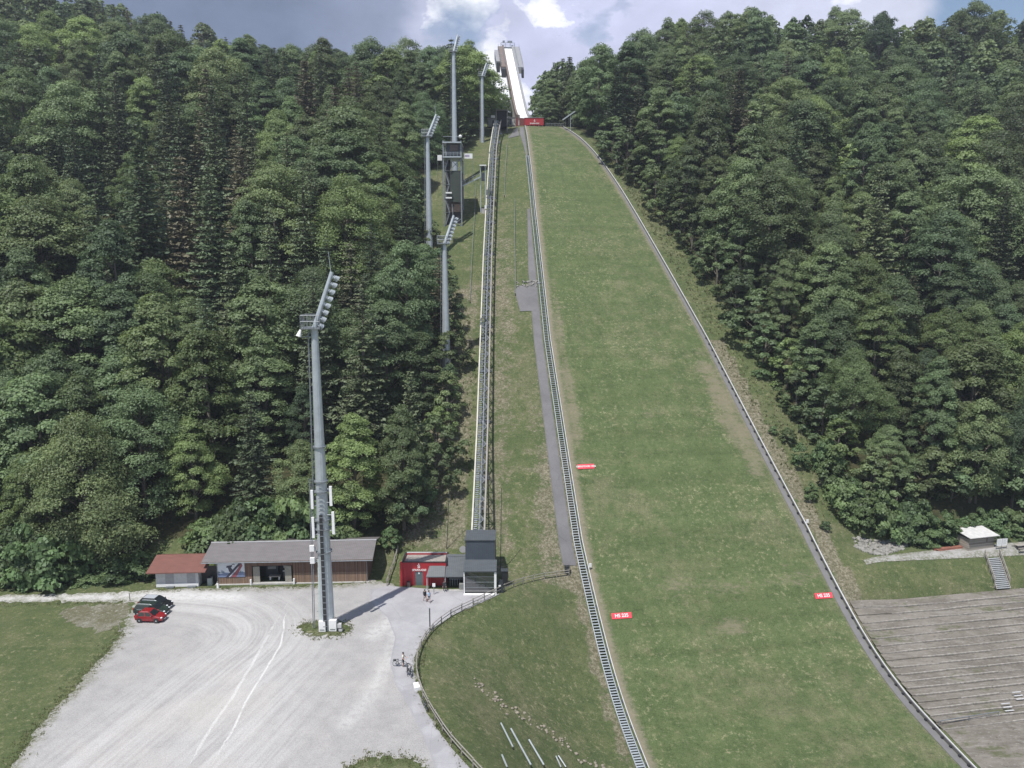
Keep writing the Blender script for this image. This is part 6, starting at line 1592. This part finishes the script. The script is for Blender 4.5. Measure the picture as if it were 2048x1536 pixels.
# ------------------------------------------------------------------ red signs on the landing hill
def hill_sign(px, py, wpx, txt, lab, hgt=0.85, tsize=0.7):
    c = hit(px, py); s, n = sn(c.x, c.y); s = float(s); n = float(n)
    dist = math.hypot(c.x, c.y, c.z - CAMH); w = wpx / 1500 * dist
    a = on_hill(s, n - 0.5); b = on_hill(s, n + 0.5); ax = (b - a).normalized(); up = (on_hill(s - 0.5, n) - on_hill(s + 0.5, n)).normalized(); out = ax.cross(up)
    up2 = (up * 0.75 + Vector((0, 0, 1)) * 0.55).normalized(); up2 = (up2 - ax * up2.dot(ax)).normalized(); out = ax.cross(up2).normalized()
    o = c + out * 0.35
    t = thing('hill_sign', lab, 'sign', c)
    MB().frame(o, ax, up2, out, w, hgt, 0.06).build('board', M_SIGN, t)
    mb = MB()
    for q in (-0.4, 0.4): mb.beam(o + ax * (w * q) - out * 0.05 - up2 * hgt * 0.3, o + ax * (w * q) - out * 0.75, 0.08, 0.08)
    mb.build('foot', M_GALVD, t)
    M4 = Matrix((ax, up2, out)).transposed().to_4x4(); M4.translation = o + out * 0.045
    text_mesh(txt, tsize, 'lettering', simple('sign_white', (0.85, 0.85, 0.85), 0.5, 0, 0.02), 0.01, t, M4)
hill_sign(1242, 1232, 39, 'HS 235', 'red sign reading HS 235 on the left side of the landing hill')
hill_sign(1645, 1192, 33, 'HS 235', 'red sign reading HS 235 on the right side of the landing hill')
hill_sign(1171, 934, 34, 'OBERSTDORF 2026', 'red sign with a long line of white letters further up the left edge', 0.85, 0.42)

# ------------------------------------------------------------------ right side: stairs, hut, boards, terraces
pt0 = hit(1985, 1118); pt1 = hit(2007, 1180)
st2 = thing('timber_stairs', 'weathered timber stairs with handrails climbing the grass bank below the hut', 'stairs', (pt0 + pt1) / 2)
dirv = (pt1 - pt0); nst = 17; sdv = Vector((CPH, SPH, 0)); wst = 2.3
pt0 += Vector((0, 0, 0.25)); pt1 += Vector((0, 0, 0.2)); dirv = pt1 - pt0
for k in range(nst):
    c = pt0 + dirv * ((k + 0.5) / nst); dh = Vector((dirv.x, dirv.y, 0)).normalized()
    MB().frame(c, sdv, dh, (0, 0, 1), wst, 0.30, 0.07).build('tread', simple('tread_grey', (0.33, 0.35, 0.37), 0.7, 0, 0.15, 2), st2)
for s in (-1, 1):
    MB().beam(pt0 + sdv * s * (wst / 2 + 0.06) - dirv * 0.02, pt1 + sdv * s * (wst / 2 + 0.06), 0.08, 0.28).build('stringer', M_WGREY, st2)
    mb = MB(); q0 = pt0 + sdv * s * (wst / 2 + 0.18) - dirv * 0.06; q1 = pt0.lerp(pt1, 0.85) + sdv * s * (wst / 2 + 0.18)
    for r in (1.0, 0.55): mb.beam(q0 + Vector((0, 0, r)), q1 + Vector((0, 0, r)), 0.09, 0.12)
    for u in np.linspace(0.0, 1, 5): c = q0.lerp(q1, u); mb.beam(c - Vector((0, 0, 0.6)), c + Vector((0, 0, 1.1)), 0.11, 0.11)
    mb.build('handrail', M_WGREY, st2)
hp = hit(1962, 1099)
f = local(hp, PHI + 0.10)
ht = thing('timber_hut', 'small grey timber hut with a bright white lean-to roof at the wood edge', 'hut', hp)
dH = float(np.hypot(hp.x, hp.y)); kx = math.hypot(dH, CAMH - hp.z) / 1500
hw_ = 52 * kx / 2
M_HUT = wood_mat('hut_boards', (0.30, 0.27, 0.235), 4, 'z', 0.25)
mb = MB(); lbox(mb, f, (-hw_, 0, -0.4), (hw_, 2.6, 2.0)); mb.build('wall', M_HUT, ht)
mb = MB(); lbox(mb, f, (-hw_ + 0.02, -0.05, 1.12), (hw_ - 0.02, -0.001, 1.20)); lbox(mb, f, (hw_ * 0.35, -0.05, 1.21), (hw_ * 0.42, -0.001, 1.98)); mb.build('hatch', M_BROWN, ht)
mb = MB(); mb.prism([f(-hw_ - 0.35, -0.55, 2.30), f(hw_ + 0.35, -0.55, 2.30), f(hw_ + 0.35, 3.0, 2.75), f(-hw_ - 0.35, 3.0, 2.75)], (0, 0, 0.09)); mb.build('roof', simple('pale_sheet_roof', (0.55, 0.54, 0.53), 0.5, 0, 0.15, 1.5), ht)
mb = MB(); lbox(mb, f, (-hw_ + 0.02, 0.03, 2.001), (hw_ - 0.02, 2.55, 2.30)); mb.build('gable', M_BLACK, ht)
p = hit(2003, 1100)
f = local(p, PHI)
ib = thing('information_board', 'pair of white information boards on posts right of the timber hut', 'sign board', p)
for x0 in (-0.95, 0.03):
    mb = MB(); lbox(mb, f, (x0, 0, 0.75), (x0 + 0.88, 0.05, 1.95)); bd = mb.build('board', M_WHITE, ib)
    mb = MB()
    for k in range(6): lbox(mb, f, (x0 + 0.12, -0.008, 1.75 - k * 0.15), (x0 + 0.70 - 0.1 * (k % 2), -0.001, 1.80 - k * 0.15))
    mb.build('printed_lines', simple('pale_print', (0.45, 0.47, 0.5), 0.6), bd)
mb = MB()
for x0 in (-0.98, 0.0, 0.95): lbox(mb, f, (x0 - 0.03, 0.051, -0.3), (x0 + 0.03, 0.11, 2.05))
mb.build('post', M_GALVD, ib)
p = hit(2040, 1098); f = local(p, PHI)
pk = thing('picnic_table', 'grey timber picnic table half in view at the right edge', 'picnic table', p)
mb = MB(); lbox(mb, f, (-0.9, -0.4, 0.72), (0.9, 0.4, 0.78)); mb.build('tabletop', M_WGREY, pk)
for y in (-0.75, 0.75): mb = MB(); lbox(mb, f, (-0.9, y - 0.14, 0.42), (0.9, y + 0.14, 0.47)); mb.build('seat', M_WGREY, pk)
for x in (-0.6, 0.6): mb = MB(); mb.beam(f(x, -0.75, -0.1), f(x, 0.25, 0.72), 0.07, 0.1); mb.beam(f(x, 0.75, -0.1), f(x, -0.25, 0.72), 0.07, 0.1); mb.build('leg', M_BROWN, pk)
p0, p1 = hit(1872, 1103), hit(1932, 1096)
wp = thing('timber_pile', 'low pile of reddish brown timbers left of the small hut', 'timber pile', (p0 + p1) / 2); rn = random.Random(2)
for k in range(7):
    o = Vector((0, 0.22 * (k % 4), 0.12 + 0.2 * (k // 4))); MB().tube(p0 + o + Vector((rn.uniform(-.3, .3), 0, 0)), p1 + o + Vector((rn.uniform(-.3, .3), 0, 0)), 0.11, 0.10, 7).build('log', simple('red_timber', (0.24, 0.10, 0.07), 0.8, 0, 0.25, 2), wp)
# standing terraces with timber edges
rows = 18; s0, s1 = 151.5, 173.0
SR = np.linspace(s0, s1, rows + 1)
VS = []; FS = []
nN = 40
for k in range(rows):
    for si, dz_ in ((SR[k], 0.04), (SR[k + 1], 0.22)):
        for j in range(nN + 1):
            W = wid(SR[k]) / 2
            n = W + 1.0 + (60 - 1.0) * (j / nN) ** 1.2; x, y = xy(si, n); xm, ym = xy(SR[k + 1] - 0.1, n)
            VS.append((x, y, gz(x, y) + dz_))
    o = k * 2 * (nN + 1)
    for j in range(nN): FS.append((o + j, o + nN + 1 + j, o + nN + 2 + j, o + j + 1))
    if k:
        q = o - (nN + 1)
        for j in range(nN): FS.append((q + j, o + j, o + j + 1, q + j + 1))
me = bpy.data.meshes.new('terraced_ground'); me.from_pydata(VS, [], FS); me.materials.append(M_TERR)
bm = bmesh.new(); bm.from_mesh(me); bmesh.ops.recalc_face_normals(bm, faces=bm.faces); bm.to_mesh(me); bm.free()
o = bpy.data.objects.new('terraced_ground', me); COL.objects.link(o); tag(o, kind='structure')
rn = random.Random(8)
M_EDGE = wood_mat('grey_edging', (0.30, 0.28, 0.255), 2, 'x', 0.2)
for k in range(rows):
    s = SR[k + 1]; W = wid(s) / 2; n = W + 1.0 + rn.uniform(0, 0.8)
    t = thing('terrace_edging', 'long weathered timber edging of a standing terrace right of the landing hill', 'timber edging', on_hill(s, n + 15), 'timber edgings of the standing terraces')
    while n < W + 50:
        L_ = rn.uniform(5.0, 8.5)
        if rn.random() < 0.9:
            a = Vector(xy(s + rn.uniform(-.06, .06), n)).to_3d(); b = Vector(xy(s + rn.uniform(-.06, .06), n + L_ - 0.05)).to_3d()
            for q in (a, b):
                ss, nn = sn(q.x, q.y); q.z = gz(q.x, q.y) + 0.15 + rn.uniform(-0.05, 0.06) + rn.uniform(-0.015, 0.015)
            MB().beam(a, b, 0.16, 0.18).build('plank', M_EDGE, t)
        n += L_
for q in ((1944, 1416), (1978, 1413), (2008, 1415)): pass
pa, pb = hit(1878, 1452), hit(1996, 1433)
fl = thing('low_handrail', 'low dark steel handrail at the foot of the terraces', 'handrail', (pa + pb) / 2)
mb = MB(); mb.beam(pa + Vector((0, 0, 0.7)), pb + Vector((0, 0, 0.7)), 0.09, 0.09)
for u in (0, 0.5, 1): c = pa.lerp(pb, u); mb.tube(c, c + Vector((0, 0, 0.75)), 0.06, n=6)
mb.build('rail', M_GALVD, fl)
for px, py, lab in ((2032, 1393, 'upper short flight of pale plank steps at the right end of the terraces'), (2010, 1416, 'lower short flight of pale plank steps at the right end of the terraces')):
    p = hit(px, py, 0.4); t = thing('plank_steps', lab, 'steps', p)
    for k in range(3): MB().frame(p + Vector((0.0, -0.45 * k, -0.22 * k + 0.25)), (CPH, SPH, 0), (-SPH, CPH, 0), (0, 0, 1), 1.3, 0.17, 0.06).build('tread', M_BOARD, t)

# ------------------------------------------------------------------ pipes, rocks, drain rods in the foreground bank
for i, (a, b, r, lab) in enumerate((((1002, 1452), (1026, 1500), 0.09, 'short grey pipe lying on the bank'), ((1022, 1463), (1062, 1536), 0.10, 'long grey pipe on the bank right of the short one'), ((1058, 1485), (1088, 1536), 0.10, 'grey pipe lying on the bank right of the long one'), ((1004, 1516), (1014, 1540), 0.09, 'grey green pipe end at the bottom edge of the bank'), ((1112, 1518), (1122, 1540), 0.08, 'left one of two thin grey rods at the bottom edge'), ((1117, 1517), (1132, 1540), 0.08, 'right one of two thin grey rods at the bottom edge'))):
    p, q = hit(*a, lift=0.35), hit(*b, lift=0.35); t = thing('steel_pipe', lab, 'pipe', p, 'pipes laid on the grass bank'); MB().tube(p, q, r, r, 8).build('tube', M_GALV, t)
    MB().tube(p - Vector((0, 0, 0.5)), p, 0.05, n=6).tube(q - Vector((0, 0, 0.6)), q, 0.05, n=6).build('support', M_BLACK, t)
def rocks(name, lab, spots, seed, rr, cat, mt=M_STONE):
    mb = MB(); rn = random.Random(seed)
    for p in spots:
        r = rn.uniform(*rr); mb.blob((p.x, p.y, p.z + r * 0.15), r, rn.random(), (rn.uniform(.8, 1.3), rn.uniform(.8, 1.3), rn.uniform(.5, .9)), 0.22)
    return tag(mb.build(name, mt), lab, cat, kind='stuff')
rn = random.Random(12)
line = [(950, 1370), (985, 1392), (1015, 1418), (1060, 1440), (1105, 1470), (1150, 1505), (1210, 1540)]
sp = []
for a, b in zip(line[:-1], line[1:]):
    for k in range(16):
        u = rn.random(); sp.append(hit(a[0] + (b[0] - a[0]) * u + rn.gauss(0, 5), a[1] + (b[1] - a[1]) * u + rn.gauss(0, 5)))
rocks('stone_row', 'broken row of brown stones across the grass bank below the fence', sp, 1, (0.07, 0.24), 'stones', simple('brown_stone', (0.23, 0.20, 0.165), 0.9, 0, 0.4, 3, 0.5))
sp = []
for _ in range(420):
    u, v = rn.random(), rn.random(); px = 1708 + 105 * u; lo = 1072 + 10 * math.sin(u * 3) ; hi = 1086 + 24 * math.sin(math.pi * min(1, u * 0.8 + 0.1)); sp.append(hit(px, lo + (hi - lo) * v))
rocks('boulder_pile', 'pile of pale grey boulders below the bushes right of the hill', sp, 2, (0.16, 0.42), 'boulders')
sp = []
for _ in range(36): sp.append(hit(rn.uniform(1032, 1080), 568 + rn.uniform(-6, 6)))
rocks('stone_bank', 'short bank of rough stones above the asphalt landing on the slope', sp, 3, (0.2, 0.45), 'stones')

# ------------------------------------------------------------------ bushes
def bush_mesh(seed, rx, rz, ncl, per, leaf):
    C, Nn, tint, cl, rs = broad_geo(seed, rz, rx, 0.0, ncl, per, leaf, 0.9, 0.8)
    V, F = quads(C, Nn, leaf, rs)
    return np_mesh('foliage', V, F, M_BUSH, attrs={'tint': ('FACE', tint)})
BUSH = [bush_mesh(61, 2.0, 2.6, 40, 60, 0.18), bush_mesh(62, 1.7, 3.2, 40, 60, 0.18), bush_mesh(63, 2.4, 2.2, 44, 60, 0.18)]
def bush(px, py, k, label, group=None, kz=1.0):
    p = hit(px, py); t = thing('bush', label, 'bush', p + Vector((0, 0, -0.15)), group); t.scale = (k, k, k * kz); t.rotation_euler = (0, 0, rn.uniform(0, 6.28))
    o = bpy.data.objects.new('foliage', BUSH[rn.randrange(3)]); COL.objects.link(o); o.parent = t
    return t
bush(1600, 935, 1.0, 'round dark bush on the grass strip right of the edge wall, uppermost of three', None, 1.4); bush(1620, 998, 0.78, 'dark bush on the grass strip right of the edge wall, middle of three', None, 1.2); bush(1650, 1056, 0.5, 'small low bush on the grass strip, lowest of three')
bush(782, 1096, 1.0, 'bright green bush behind the fence left of the red building', None, 1.1); bush(1545, 865, 0.5, 'little bush beside the edge wall high on the grass strip'); bush(1575, 885, 0.9, 'bush close above the round dark bush at the wood edge')
G1 = 'young bushes along the right wood edge'
for px, py in ((1640, 945), (1662, 975), (1680, 1010), (1700, 1045), (1725, 1068), (1755, 1062), (1790, 1075), (1822, 1080), (1735, 1030), (1770, 1035), (1800, 1050), (1700, 1000), (1655, 930), (1840, 1085), (1715, 1015), (1812, 1062)): bush(px, py, rn.uniform(1.0, 1.7), 'leafy young bush in the row along the right wood edge above the boulders', G1, rn.uniform(1.0, 1.6))
G2 = 'bushes behind the timber hut'
for px, py in ((1862, 1092), (1885, 1088), (1905, 1084), (1928, 1080), (1875, 1080), (1985, 1070), (2010, 1068), (2035, 1070), (2050, 1080), (1955, 1062)): bush(px, py, rn.uniform(0.9, 1.5), 'green bush in the thicket behind the timber hut', G2, rn.uniform(0.9, 1.4))
G3 = 'bushes left of the white kiosk'
for px, py in ((300, 1148), (280, 1156), (255, 1152), (235, 1160), (210, 1158), (180, 1164), (150, 1164), (262, 1138), (225, 1145), (285, 1132), (120, 1166)): bush(px, py, rn.uniform(0.8, 1.5), 'green bush in the undergrowth left of the white kiosk', G3, rn.uniform(0.5, 1.0))
G4 = 'bushes at the foot of the left wood'
for k in range(16):
    px = rn.choice([rn.uniform(420, 740), rn.uniform(0, 110)]); p = (px, 1092 if px > 300 else 1168); t = bush(px, p[1] - rn.uniform(0, 8), rn.uniform(1.4, 2.2), 'leafy bush in the dark undergrowth at the foot of the left wood', G4, rn.uniform(0.9, 1.5))
G5 = 'small trees at the right wood edge'
for k in range(13):
    n = wid(138) / 2 + 15 + k * 3.6; x, y = xy(rn.uniform(134.5, 138), n); place_tree('small_broadleaf_tree', SMALLB[rn.randrange(2)], x, y, rn.uniform(7, 12), rn.uniform(1.1, 1.5), 'young leafy tree in the front row of the right wood behind the timber hut', 'tree', 'small trees in front of the right wood', 0.04, rn)
for s in np.arange(30, 139, 5.5):
    n = wid(s) / 2 + float(gap_right(s)) + rn.uniform(0.3, 2.0); x, y = xy(s, n); place_tree('small_broadleaf_tree', SMALLB[rn.randrange(2)], x, y, rn.uniform(7, 12), rn.uniform(0.95, 1.3), 'young leafy tree on the edge of the right wood beside the hill', 'tree', G5, 0.04, rn)
G6 = 'small trees at the left wood edge'
for y in np.arange(116, 192, 5.0):
    x = float(fmask_left(y)) - rn.uniform(0.6, 2.2); place_tree('small_broadleaf_tree', SMALLB[rn.randrange(2)], x, y, rn.uniform(6, 10), rn.uniform(0.95, 1.3), 'young leafy tree on the edge of the left wood beside the lift', 'tree', G6, 0.04, rn)

# ------------------------------------------------------------------ rough grass along the edges
def tufts(name, label, spots, seed, h0, h1, mat):
    rs = np.random.RandomState(seed); C = []; Nn = []; S = []
    V = []; F = []
    for x, y, z in spots:
        h = rs.uniform(h0, h1)
        for k in range(7):
            a = rs.uniform(0, 6.28); l = h * rs.uniform(0.6, 1.1); lean = rs.uniform(0.15, 0.9) * l; w = 0.05 + 0.05 * h
            bx, by = x + rs.normal() * 0.12, y + rs.normal() * 0.12; dx, dy = math.cos(a), math.sin(a); o = len(V)
            V += [(bx - dy * w, by + dx * w, z - 0.05), (bx + dy * w, by - dx * w, z - 0.05), (bx + dx * lean + dy * w * 0.3, by + dy * lean - dx * w * 0.3, z + l), (bx + dx * lean - dy * w * 0.3, by + dy * lean + dx * w * 0.3, z + l * 0.96)]
            F.append((o, o + 1, o + 2, o + 3))
    k = len(F); me = np_mesh(name, np.array(V), np.array(F), mat, attrs={'tint': ('FACE', rs.uniform(0.2, 0.9, k)), 'treernd': ('FACE', rs.uniform(0, 1, k))})
    o = bpy.data.objects.new(name, me); COL.objects.link(o); tag(o, label, 'grass', kind='stuff')
M_BLADE = leaf_mat('grass_blades', (0.15, 0.185, 0.08), (0.21, 0.22, 0.11), (0.30, 0.27, 0.17), far=True, trans=0.5)
rn = random.Random(21); sp = []
def along(pts, n, jit, z=None):
    L_ = [(Vector(b) - Vector(a)).length for a, b in zip(pts[:-1], pts[1:])]; T = sum(L_)
    for _ in range(n):
        q = rn.uniform(0, T); i = 0
        while i < len(L_) - 1 and q > L_[i]: q -= L_[i]; i += 1
        p = Vector(pts[i]).lerp(Vector(pts[i + 1]), q / max(1e-6, L_[i])); x, y = p.x + rn.gauss(0, jit), p.y + rn.gauss(0, jit); sp.append((x, y, gz(x, y) if z is None else z))
along(P((22, 1536), (62, 1470), (110, 1415), (152, 1370), (190, 1330), (226, 1290), (243, 1258)), 420, 0.55)
along(P((-40, 1210), (118, 1208), (240, 1206)), 120, 0.35)
along(P((592, 1258), (612, 1247), (650, 1240), (690, 1246), (700, 1256), (690, 1267), (660, 1273), (622, 1271), (592, 1258)), 200, 0.5, 0.03)
along(P((690, 1536), (740, 1518), (785, 1514), (825, 1522), (850, 1536)), 160, 0.5, 0.03)
along([tuple(p.xy) for p in _fb[:14]], 420, 0.45)
along(P((300, 1182), (420, 1178), (590, 1175), (740, 1164)), 150, 0.35, 0.02)
tufts('grass_tufts', 'ragged grass tufts along the edges of the gravel car park, path and fence', sp, 1, 0.06, 0.18, M_BLADE)
sp = []
for _ in range(2600):
    s = rn.uniform(20, 138); n = wid(s) / 2 + rn.uniform(1.8, float(gap_right(min(s, 138))) + 3); x, y = xy(s, n); sp.append((x, y, gz(x, y)))
for _ in range(900):
    y = rn.uniform(112, 200); x = float(fmask_left(y)) + rn.uniform(-1, 4); sp.append((x, y, gz(x, y)))
tufts('tall_weeds', 'tall weeds and rough grass on the strips between the woods and the hill', sp, 2, 0.15, 0.5, M_BLADE)
for k in range(26):
    s = rn.uniform(70, 138); n = wid(s) / 2 + float(gap_right(s)) + rn.uniform(-2.2, 0.6); x, y = xy(s, n)
    t = thing('bush', 'low bush in the rough growth along the foot of the right wood edge', 'bush', (x, y, gz(x, y) - 0.15), 'low bushes along the right wood edge'); q = rn.uniform(0.35, 0.85); t.scale = (q, q, q * rn.uniform(0.7, 1.2)); t.rotation_euler = (0, 0, rn.uniform(0, 6.28))
    o = bpy.data.objects.new('foliage', BUSH[rn.randrange(3)]); COL.objects.link(o); o.parent = t
# ------------------------------------------------------------------ the air
def haze():
    mb = MB(); mb.box2((-560, -150, -30), (560, 800, 330)); o = mb.build('haze', [])
    m = bpy.data.materials.new('haze'); m.use_nodes = True; nt = m.node_tree
    nt.nodes.remove(nt.nodes['Principled BSDF'])
    v = nt.nodes.new('ShaderNodeVolumePrincipled'); v.inputs['Color'].default_value = (0.80, 0.87, 1.0, 1); v.inputs['Density'].default_value = 0.00023; v.inputs['Anisotropy'].default_value = 0.2
    nt.links.new(v.outputs[0], nt.nodes['Material Output'].inputs['Volume'])
    o.data.materials.clear(); o.data.materials.append(m); tag(o, kind='stuff')
haze()
